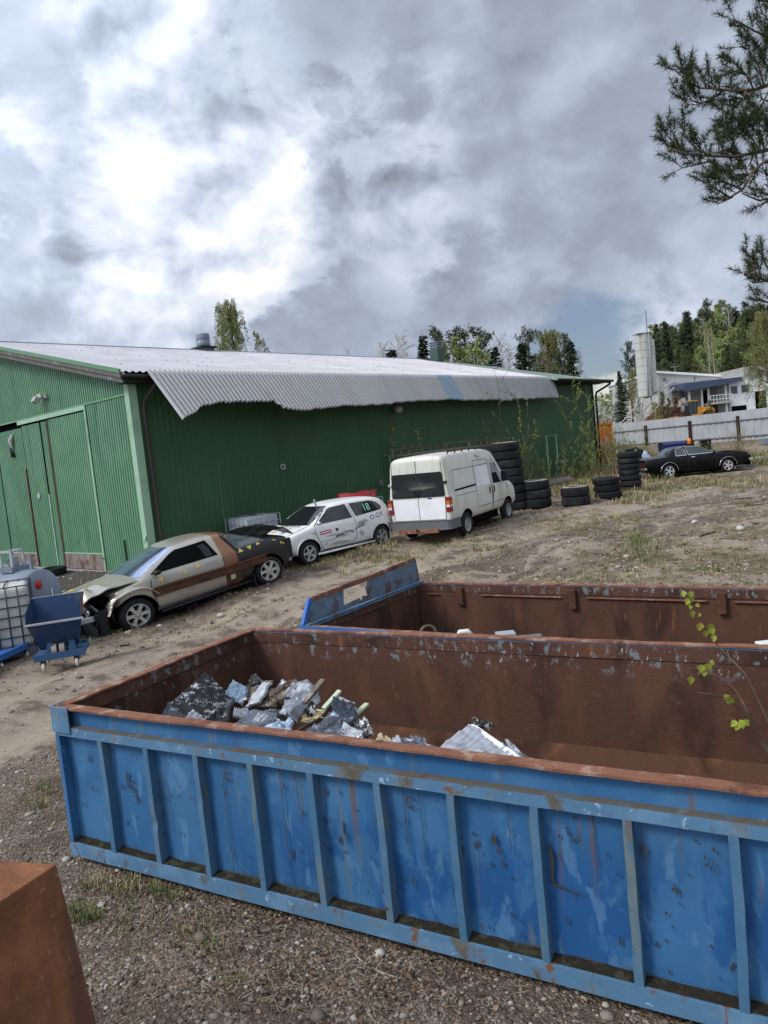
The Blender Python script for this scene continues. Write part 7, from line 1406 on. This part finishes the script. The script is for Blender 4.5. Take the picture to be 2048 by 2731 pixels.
side = [[(1880, 238, -.05), (1860, 220, 0), (1838, 205, 0)], [(1830, 234, -.1), (1800, 218, -.1), (1775, 195, -.1), (1762, 180, -.1)], [(1800, 222, -.1), (1790, 185, -.1), (1780, 165, -.1)], [(1820, 226, 0), (1803, 190, 0), (1800, 175, 0)], [(1893, 244, 0), (1860, 265, 0), (1830, 280, 0), (1800, 280, 0), (1780, 262, 0)], [(1840, 278, 0), (1810, 268, 0), (1795, 262, 0)],
 [(1990, 240, 0), (1965, 200, 0), (1935, 180, 0), (1915, 160, 0)], [(1960, 200, 0), (1925, 190, .1), (1900, 195, .1)], [(2030, 235, 0), (2010, 180, 0), (1990, 150, 0), (1960, 130, 0), (1935, 125, 0)], [(2048, 200, 0), (2020, 140, 0), (1985, 110, 0)], [(1990, 245, .1), (1965, 265, .1), (1940, 262, .1)], [(1950, 262, .1), (1930, 285, .1), (1905, 300, .1), (1885, 292, .1)], [(2048, 240, 0), (2020, 280, 0), (1990, 300, 0), (1960, 290, 0)],
 [(1860, 416, -.1), (1820, 395, -.1), (1795, 360, -.1), (1785, 335, -.1)], [(1800, 412, -.15), (1765, 385, -.1), (1740, 355, -.1), (1732, 340, -.1)], [(1760, 400, -.1), (1740, 385, -.1), (1728, 370, -.1)], [(1930, 420, 0), (1920, 380, 0), (1900, 340, 0), (1895, 320, 0)], [(1915, 400, 0), (1925, 360, 0), (1935, 330, 0)], [(1860, 430, 0), (1820, 440, -.1), (1785, 448, -.1), (1765, 430, -.1)], [(1830, 400, 0), (1835, 375, 0), (1830, 365, 0)], [(1890, 414, 0), (1895, 385, 0), (1885, 370, 0)], [(1990, 410, 0), (1975, 440, 0), (1960, 450, 0)],
 [(2010, 400, 0), (1985, 370, 0), (1965, 345, 0), (1955, 330, 0)], [(2030, 400, 0), (2020, 360, 0), (1990, 330, 0)], [(2048, 380, 0), (2040, 330, 0), (2020, 300, 0)], [(1950, 505, -.2), (1910, 490, -.2), (1870, 470, -.2), (1845, 468, -.2)], [(1910, 525, -.2), (1870, 500, -.2), (1850, 490, -.2)], [(1985, 465, -.1), (1950, 465, 0), (1920, 470, 0), (1895, 480, 0)], [(1920, 525, -.2), (1890, 540, -.2), (1878, 545, -.2)], [(1960, 440, 0), (1930, 450, 0), (1890, 458, 0), (1870, 452, 0)],
 [(2048, 470, 0), (2020, 450, 0), (2000, 440, 0)], [(2048, 530, 0), (2025, 545, 0), (2015, 555, 0)], [(2048, 500, 0), (2030, 490, 0), (2020, 500, 0)], [(2010, 745, -.1), (1990, 715, -.1), (1975, 690, -.1), (1965, 682, -.1)], [(2020, 745, -.1), (2000, 705, -.1), (1995, 690, -.1)], [(2048, 720, 0), (2030, 700, 0), (2022, 690, 0)], [(2030, 750, 0), (1990, 755, 0), (1970, 745, 0)], [(2048, 60, 0), (2030, 40, 0), (2000, 30, 0)], [(2048, 130, 0), (2035, 90, 0), (2020, 60, 0)], [(2048, 170, .2), (2030, 200, .2), (2000, 205, .2)], [(2048, 350, .2), (2010, 350, .2), (1975, 370, .2)], [(2048, 270, .3), (2020, 265, .3), (2000, 275, .3)]]
for b_ in side: P_ = bough(b_, .008); clad(P_, .15, 36, .5)
for px, py in ((1769, 213), (1802, 196), (1797, 280), (1960, 250), (1898, 527), (1752, 398), (1962, 728), (1915, 62)):
    br.lathe([(0, -.03), (.016, -.022), (.02, -.005), (.012, .016), (0, .024)], 8, M=tr(*w_(px, py, -.1)))
br.build('branches', 'bare_bark', pn, True); link('needles', nd.mesh('needles', 'needles'), pn)

# ------------------------------------------------------------------ fence and what stands by it
f0, f1 = atd(1560, 1208, 63.5), atd(2260, 1150, 44); f0.z, f1.z = 1.0, 1.0
fdir = (f1 - f0); fl_ = fdir.length; fdir.normalize(); fM = Matrix(((fdir.x, -fdir.y, 0, f0.x), (fdir.y, fdir.x, 0, f0.y), (0, 0, 1, 1.0), (0, 0, 0, 1)))
fe = thing('sheet_fence', 'long pale grey corrugated sheet fence with dark maroon posts', 'fence', M=fM)
mb = MB(); corr(mb, lambda u, v, o: (u, -o * 1.0, v), 0, fl_, lambda u: -.25, lambda u: 2.06, .5, .045); mb.build('sheet_panel', 'fence_grey', fe, fix=False)
MB().bx((0, .06, -.9), (fl_, .15, .2)).build('plinth', 'concrete', fe); MB().bx((0, -.10, 1.38), (fl_, -.05, 1.45)).build('rail', 'plastic_grey', fe); MB().bx((0, -.10, .28), (fl_, -.05, .36)).build('rail', 'timber_grey', fe)
fI = fM.inverted()
for px in (1725, 1843, 1972, 2110): 
    o = fI @ CAMP; d = fI.to_3x3() @ ray(px, 1150); x = (o + d * (-o.y / d.y)).x; MB().bx((x - .09, -.19, -.6), (x + .09, -.06, 1.72)).build('post', 'post_maroon', fe)
a = atd(1597, 1195, 45); b_ = atd(1637, 1195, 45); oc = thing('rusty_container', 'rusty orange corrugated steel container beside the far corner of the hall', 'container', loc=(a.x, a.y, .55)); wO = b_.x - a.x
mb = MB(); corr(mb, lambda u, v, o: (u, -o, v), 0, wO, lambda u: 0, lambda u: 2.5, .24, .05); mb.bx((0, .01, 0), (wO, 2.4, 2.5)); mb.build('body', 'rust_orange_hi' if 'rust_orange_hi' in MATS else mat('rust_orange_hi', (.50, .17, .035), .8, layers=[dict(c=(.22, .08, .03), s=2, lo=.5, hi=.66, st=(2, 2, .3)), dict(c=(.6, .28, .1), s=4, lo=.55, hi=.7)]), oc)
MB().bx((-.03, -.06, 2.44), (wO + .03, .0, 2.56)).bx((-.03, -.06, 0), (.06, .0, 2.5)).build('frame', 'rust_orange_hi', oc)
a = atd(1606, 1165, 43); b_ = atd(1642, 1250, 41.5); ld = MB(); s_ = Vector((.22, .05, 0))
for s in (-1, 1): ld.bar(a + s_ * s - a, b_ + s_ * s - a, .05)
for q in np.linspace(.05, .95, 8): p = (b_ - a) * q; ld.bar(p - s_, p + s_, .035)
ld.build('ladder', 'fence_grey', None, M=tr(*a), label='grey metal ladder leaning against the rusty orange container', cat='ladder')
def prop(name, lab, cat, px, py, D, f, m, bevel=0., rz=0.):
    p = atd(px, py, D); mb = MB(); f(mb); return mb.build(name, m, None, M=tr(*p) @ rot('Z', rz), bevel=bevel, label=lab, cat=cat)
dp = prop('waste_bin', 'dark blue waste container behind the black coupe roof', 'waste bin', 1797, 1240, 39, lambda m: m.add([(-.5, -.4, 0), (.5, -.4, 0), (.5, .4, 0), (-.5, .4, 0), (-.6, -.5, 1.1), (.5, -.5, 1.1), (.5, .5, 1.1), (-.6, .5, 1.1)], [(0, 3, 2, 1), (4, 5, 6, 7), (0, 1, 5, 4), (1, 2, 6, 5), (2, 3, 7, 6), (3, 0, 4, 7)]), 'bin_navy', .03)
MB().grid(lambda u, v: (-.62 + 1.16 * u, -.52 + 1.04 * v, 1.10 + .12 * math.sin(v * math.pi)), 4, 8).build('bin_lid', 'bin_navy', dp, True)
tb_ = prop('plastic_tub', 'black plastic tub right of the dark blue waste container', 'tub', 1838, 1225, 39.5, lambda m: m.lathe([(0, 0), (.26, 0), (.30, .95), (.32, .98), (.27, .98), (.24, .1), (0, .08)], 20), 'plastic_black')
q = bmx @ Vector((.08, .15, 1.40)); bcn = MB().lathe([(0, .0), (.085, .0), (.085, .04), (0, .04)], 14); bcn = bcn.build('warning_beacon', 'plastic_black', None, True, M=tr(*q), label='orange warning beacon on the black coupe roof', cat='beacon'); MB().lathe([(.07, .04), (.085, .05), (.075, .24), (.05, .28), (0, .29)], 14).build('lens', 'orange_plastic', bcn, True)
prop('black_frame', 'black rectangular frame standing by the fence right of the tub', 'frame', 1884, 1205, 40, lambda m: m.bx((-.30, 0, -.2), (-.22, .1, .62)).bx((.22, 0, -.2), (.30, .1, .62)).bx((-.3, 0, .56), (.3, .1, .66)).bx((-.28, .05, -.2), (.28, .09, .6)), 'plastic_black', .02)
eng = prop('engine_block', 'black engine block lying behind the seven-tyre stack', 'engine', 1690, 1222, 37, lambda m: m.box((0, 0, .12), (.7, .4, .35)).box((-.15, -.02, .38), (.35, .3, .2)).lathe([(0, 0), (.14, 0), (.14, .3), (0, .3)], 12, M=tr(.2, -.2, .3) @ rot('X', 1.57)).tube([(-.3, 0, .4), (.1, -.1, .52), (.35, 0, .4)], .04, 6), 'plastic_black', .01)
prop('plastic_bag', 'crumpled pale blue tarp left of the black coupe boot', 'tarp', 1720, 1222, 37.5, lambda m: m.grid(lambda u, v: (-.35 + .7 * u, -.25 + .5 * v, -.1 + .48 * math.sin(math.pi * u) * math.sin(math.pi * v) + .06 * mnoise.noise((u * 6, v * 6, 1))), 14, 12), 'alu_blue')
prop('concrete_block', 'grey concrete slab wall at the right edge in front of the fence', 'concrete slab', 2030, 1222, 42, lambda m: m.bx((-1.5, 0, -.2), (2.2, .3, .55)), 'concrete', .03, -.15)
prop('white_plank', 'white plank lying along the ground right of the black coupe', 'plank', 2010, 1225, 35, lambda m: m.bx((-.7, 0, -.03), (1.6, .25, .09)), 'white_wall', .01, .06); prop('wood_beam', 'weathered timber beam under the white plank', 'beam', 2010, 1234, 34.5, lambda m: m.bx((-.8, 0, -.08), (1.5, .2, .05)), 'timber_grey', .01, .1)
prop('pale_pole', 'thin pale pole lying diagonally right of the black coupe', 'pole', 2005, 1228, 33.5, lambda m: m.tube([(-.8, 0, -.12), (1.2, .1, .22)], .02, 6), 'stem_straw')
prop('wood_beam', 'short grey timber piece on the grass right of the coupe nose', 'beam', 1990, 1243, 33, lambda m: m.bx((-.4, 0, -.05), (.5, .12, .04)), 'timber_grey', .01, -.1)
prop('wood_pallet', 'broken dark planks lying between the two low tyre stacks and the bushes', 'planks', 1490, 1290, 27.5, lambda m: [m.bar((-.6 + .1 * i, .1 * i, .03 + .04 * i), (.6, .08 * i, .10 + .03 * i), .10, .03) for i in range(4)], 'timber_grey', 0, .3)
prop('grey_box', 'grey metal cabinet at the right edge in front of the fence', 'cabinet', 2044, 1185, 44, lambda m: m.bx((-.15, 0, 0), (.7, .5, .35)).bx((-.1, .05, -.5), (-.05, .1, 0)).bx((.6, .05, -.5), (.65, .1, 0)), 'tank_grey', .01)
prop('concrete_block', 'small pale concrete block at the foot of the ladder', 'concrete block', 1635, 1256, 38, lambda m: m.bx((-.4, 0, -.1), (.3, .4, .35)), 'concrete', .02)

# ------------------------------------------------------------------ industrial yard beyond the fence
sp_ = atd(1729, 1130, 110); zg = 2.6; si = thing('silo', 'tall weathered grey cement silo on a steel frame beyond the fence', 'silo', loc=(sp_.x, sp_.y, zg))
zb_, zt2 = atd(1722, 1058, 110).z - zg, atd(1716, 892, 110).z - zg
mb = MB(); prof = [(0, zb_ - .3)]
for i in range(8):
    a, b_ = zb_ + (zt2 - zb_) * i / 8, zb_ + (zt2 - zb_) * (i + 1) / 8; prof += [(1.14, a + .02), (1.14, b_ - .06), (1.19, b_ - .05), (1.19, b_)]
prof += [(0, zt2)]; mb.lathe(prof, 22); mb.build('barrel', 'silo_grey', si)
mb = MB().bx((.70, -.8, zb_ + .6), (1.42, .6, zt2 - .9)); 
for i in range(7): z = zb_ + .6 + (zt2 - zb_ - 1.5) * i / 7; mb.bx((.68, -.83, z), (1.45, .6, z + .06))
mb.build('side_shaft', 'silo_grey', si); MB().tube([(-.15, -1.22, zb_), (-.15, -1.22, zt2 - 3.5)], .09, 6).tube([(.55, -1.12, zb_ + .4), (.55, -1.12, zt2)], .06, 6).build('pipe', 'fence_grey', si, True)
MB().bx((-1.1, -1.2, zt2), (1.0, .8, zt2 + .12)).tube([(.8, 0, zt2), (.8, 0, zt2 + 3.4)], .06, 5).tube([(-1.9, 0, zt2 - 2.2), (-1.2, 0, zt2 - 2.1)], .05, 5).build('roof_cap', 'plastic_grey', si)
fr_ = MB(); zl = zb_ - .1
for sx in (-1, 1):
    for sy in (-1, 1): fr_.tube([(sx * 1.0, sy * 1.0, zl), (sx * 1.5, sy * 1.3, 1.9)], .11, 6)
for (p, q) in (((-1.0, -1, zl), (1.5, -1.3, 1.9)), ((1.0, -1, zl), (-1.5, -1.3, 1.9)), ((-1.3, -1.15, 3.0), (1.3, -1.15, 3.0)), ((-1.5, -1.3, 1.95), (1.5, -1.3, 1.95)), ((0, -1.2, 3.), (-1.4, -1.2, 2.)), ((0, -1.2, 3.), (1.4, -1.2, 2.))): fr_.tube([p, q], .07, 5)
fr_.tube([(-1.2, -1, zl - .5), (-5.6, -1.5, -.2)], .08, 5).tube([(-1.5, -1.3, 1.9), (-5.6, -1.5, -.0)], .08, 5); fr_.build('steel_frame', 'white_wall', si, True)
for sx in (-1.5, 0.2, 1.5): MB().bx((sx - .38, -1.6, -.6), (sx + .38, -1.0, 1.9)).build('pier', 'concrete', si)
MB().bar((1.2, -.5, zb_ + .3), (4.2, 0, zb_ + 1.8), .5, .3).bar((1.2, -1, zb_ - 1.2), (4.0, -.5, zb_ + .9), .25, .25).build('conveyor', 'fence_grey', si)

FX = lambda px: atd(px, 1050, 115).x
wh = thing('factory_hall', 'large pale windowless factory hall with a sloping roof behind the yellow loader', 'building', loc=(0, 115, 2.4))
xa, xb = FX(1756), FX(2010); za, zb2 = 10.5 - 2.4, 10.5 - 2.4 - (10.48 - 8.56) / (FX(1960) - xa) * (xb - xa)
MB().prism([(xa, 0), (xb, 0), (xb, zb2), (xa, za)], 0, 24).build('wall', 'white_wall', wh); MB().prism([(xa - .25, za + .02), (xb + .2, zb2 + .02), (xb + .2, zb2 + .34), (xa - .25, za + .36)], -.25, 24.2).build('roof', 'van_white', wh)
mb = MB()
for f_ in (.42, .70): mb.prism([(xa, za * f_), (xb, za * f_), (xb, za * f_ + .07), (xa, za * f_ + .07)], -.02, -.002)
for q in (.30, .42, .62, .82): x = xa + (xb - xa) * q; mb.bx((x, -.025, 0), (x + .08, -.003, za + (zb2 - za) * q))
mb.build('wall_joint', 'concrete', wh); MB().bx((xa, -.015, 0), (xb, -.001, za * .41)).build('lower_wall', 'van_white', wh)
for x, z in ((xa + .8, za * .86), (xa + 2.1, za * .70), (xa + 2.2, za * .2)): MB().bx((x, -.3, z), (x + .35, -.02, z + .3)).build('wall_lamp', 'timber_grey', wh)
MB().tube([(xa + 3.6, 2, za - .6), (xa + 3.6, 2, za + .8)], .12, 6).bx((xa + 3.0, 1.8, za + .75), (xa + 4.2, 2.2, za + .9)).build('roof_pipe', 'timber_grey', wh); MB().bx((xa + 5.6, -.06, za * .66), (xa + 5.75, -.01, za * .93)).build('downpipe', 'plastic_grey', wh)

D2 = 108; X2 = lambda px: atd(px, 1050, D2).x; Zp = lambda px, py: atd(px, py, D2).z
ob = thing('office_building', 'white office building with a blue canopy roof and a railed balcony', 'building', loc=(0, D2, 0))
MB().bx((X2(1822), 4, 2.3), (X2(1946), 10, 8.6)).build('recessed_wall', 'white_wall', ob); MB().bx((X2(1946), 0, 2.3), (X2(2150), 12, 8.35)).build('wall', 'van_white', ob)
MB().bx((X2(1985), -.3, 8.36), (X2(2160), 12, 9.6)).build('roof', 'concrete', ob)
mb = MB(); a, b_ = X2(1818), X2(1975); mb.prism([(a, 7.25), (b_, 7.95), (b_, 8.25), (a, 8.25 - .1)], -1.0, 4.2); mb.build('canopy_roof', 'blue_roof', ob)
mb = MB(); mb.prism([(a, 6.95), (b_, 7.65), (b_, 7.95), (a, 7.25)], -1.05, -.95); mb.build('canopy_fascia', 'bin_navy' if False else 'blue_roof', ob)
for px in (1834, 1867, 1885, 1931): MB().bx((X2(px) - .12, -.6, 2.3), (X2(px) + .12, -.4, 7.4)).build('post', 'white_wall', ob)
MB().bx((X2(1888), -.8, 4.75), (X2(1946), 4, 5.0)).build('balcony', 'white_wall', ob)
mb = MB(); [mb.bar((X2(1888), -.75, z), (X2(1946), -.75, z), .07) for z in (5.4, 6.0)]; [mb.bar((x, -.75, 5.0), (x, -.75, 6.0), .06) for x in np.linspace(X2(1888), X2(1946), 8)]; mb.build('railing', 'white_paint', ob)
MB().bar((X2(1888), -.4, 4.9), (X2(1862), -.4, 2.5), .6, .12).bar((X2(1888), -.7, 5.8), (X2(1862), -.7, 3.4), .07).build('stairs', 'concrete', ob)
def win_(px, py, w, h_, par, m='glass_teal', y=-.03):
    x, z = X2(px), Zp(px, py); f = MB().bx((x - w / 2 - .08, y - .02, z - h_ / 2 - .08), (x + w / 2 + .08, y + .02, z + h_ / 2 + .08)).build('window', 'tank_grey', par); MB().bx((x - w / 2, y - .045, z - h_ / 2), (x - .04, y - .022, z + h_ / 2)).bx((x + .04, y - .045, z - h_ / 2), (x + w / 2, y - .022, z + h_ / 2)).build('pane', m, f)
win_(1851, 1052, .75, 1.2, ob, y=3.95); win_(1958, 1040, .8, .95, ob); win_(1988, 1036, .95, .95, ob, 'glass_teal'); MB().bx((X2(1906), 3.9, 5.0), (X2(1924), 3.98, 7.0)).build('door', 'void', ob); MB().bx((X2(1948), -.04, 2.3), (X2(1988), .0, 4.2)).build('garage_opening', 'void', ob); MB().bx((X2(2013), -.04, 2.6), (X2(2042), .0, 6.0)).build('gateway', 'void', ob); MB().bx((X2(1890), 3.9, 2.3), (X2(1944), 3.98, 4.7)).build('lower_recess', 'timber_grey', ob)

lp = atd(1850, 1096, 95); lz = 2.35; lo = thing('wheel_loader', 'yellow wheel loader standing behind the fence in front of the office building', 'wheel loader', loc=(lp.x, lp.y, lz)); s = 1.0
MB().prism([(.2, .8), (2.2, .8), (2.4, 1.5), (2.1, 1.85), (.2, 2.05)], -.7, .7).build('engine_hood', 'loader_yellow', lo, bevel=.05); MB().prism([(-1.9, .7), (.25, .7), (.25, 1.2), (-1.9, 1.2)], -.6, .6).build('front_frame', 'loader_yellow', lo, bevel=.04)
cb_ = MB().prism([(-1.0, 1.2), (.2, 1.2), (.15, 2.75), (-.8, 2.75)], -.62, .62).build('cab', 'glass_teal', lo); MB().bx((-.95, -.72, 2.75), (.3, .72, 2.9)).build('cab_roof', 'loader_yellow', cb_, bevel=.03)
MB().bar((-1.0, -.64, 1.2), (-.8, -.64, 2.76), .09).bar((.2, -.64, 1.2), (.15, -.64, 2.76), .09).bar((-.35, -.64, 1.2), (-.35, -.64, 2.76), .07).build('cab_frame', 'plastic_black', cb_)
for x in (1.4, -1.3):
    for sy in (-1, 1): wheel(.68, .5, .34, 6, 'loader_yellow', lo, tr(x, sy * .85, .68), sy, 'steel')
MB().prism([(.7, 1.35), (1.0, 1.62), (1.8, 1.62), (2.1, 1.35), (2.0, 1.3), (1.75, 1.5), (1.05, 1.5), (.8, 1.3)], -1.12, -.66).build('fender', 'loader_yellow', lo); MB().bar((-1.2, 0, 1.2), (-2.6, 0, .6), .5, .25).bx((-3.3, -1.2, .1), (-2.5, 1.2, 1.1)).build('bucket', 'loader_yellow', lo, bevel=.03)
hp0 = atd(1795, 1110, 97); hr = random.Random(3)
def hpf(u, v): e = math.sin(math.pi * u) ** .7 * math.sin(math.pi * v) ** .7; return (-4.6 + 9 * u, -2 + 4 * v, -.6 + 2.9 * e * (1 + .4 * mnoise.noise((u * 5, v * 3, 4))) + .5 * mnoise.noise((u * 14, v * 9, 1)) * e)
MB().grid(hpf, 40, 18).build('scrap_heap', 'rust', None, M=tr(hp0.x, hp0.y, 2.6), label='heap of rusty scrap beyond the fence left of the yellow loader', cat='scrap heap', kind='stuff')
SL = ['white crumpled scrap sheet high on the heap beyond the fence', 'pale bent scrap tube on the heap beyond the fence', 'reddish scrap panel on the right of the heap beyond the fence', 'light scrap plate near the loader on the heap', 'dark scrap drum near the top of the heap', 'pale scrap sheet on the left of the heap', 'dull red scrap crate at the foot of the heap']
for i, (px, py, m, sx, sz) in enumerate([(1818, 1070, 'white_wall', .9, .7), (1812, 1082, 'pale_twig', .5, 1.3), (1815, 1103, 'rust', 1.6, .5), (1822, 1090, 'white_wall', .6, .8), (1805, 1070, 'rust', .8, .8), (1787, 1082, 'white_wall', .7, .5), (1800, 1100, 'post_maroon', 1.8, .6)]):
    p = atd(px, py, 94.5); MB().grid(lambda u, v: (sx * (u - .5), .15 * math.sin(u * 5 + i), sz * (v - .5) + .12 * mnoise.noise((u * 3, v * 3, i))), 8, 6).slab(lambda u, v: (sx * (u - .5), .1 + .2 * v, sz * .5 * (1 - u)), 4, 3, (0, .1, -.08)).build('scrap_piece', m, None, M=tr(*p) @ rot('Y', hr.uniform(-.5, .5)), label=SL[i], cat='scrap metal')
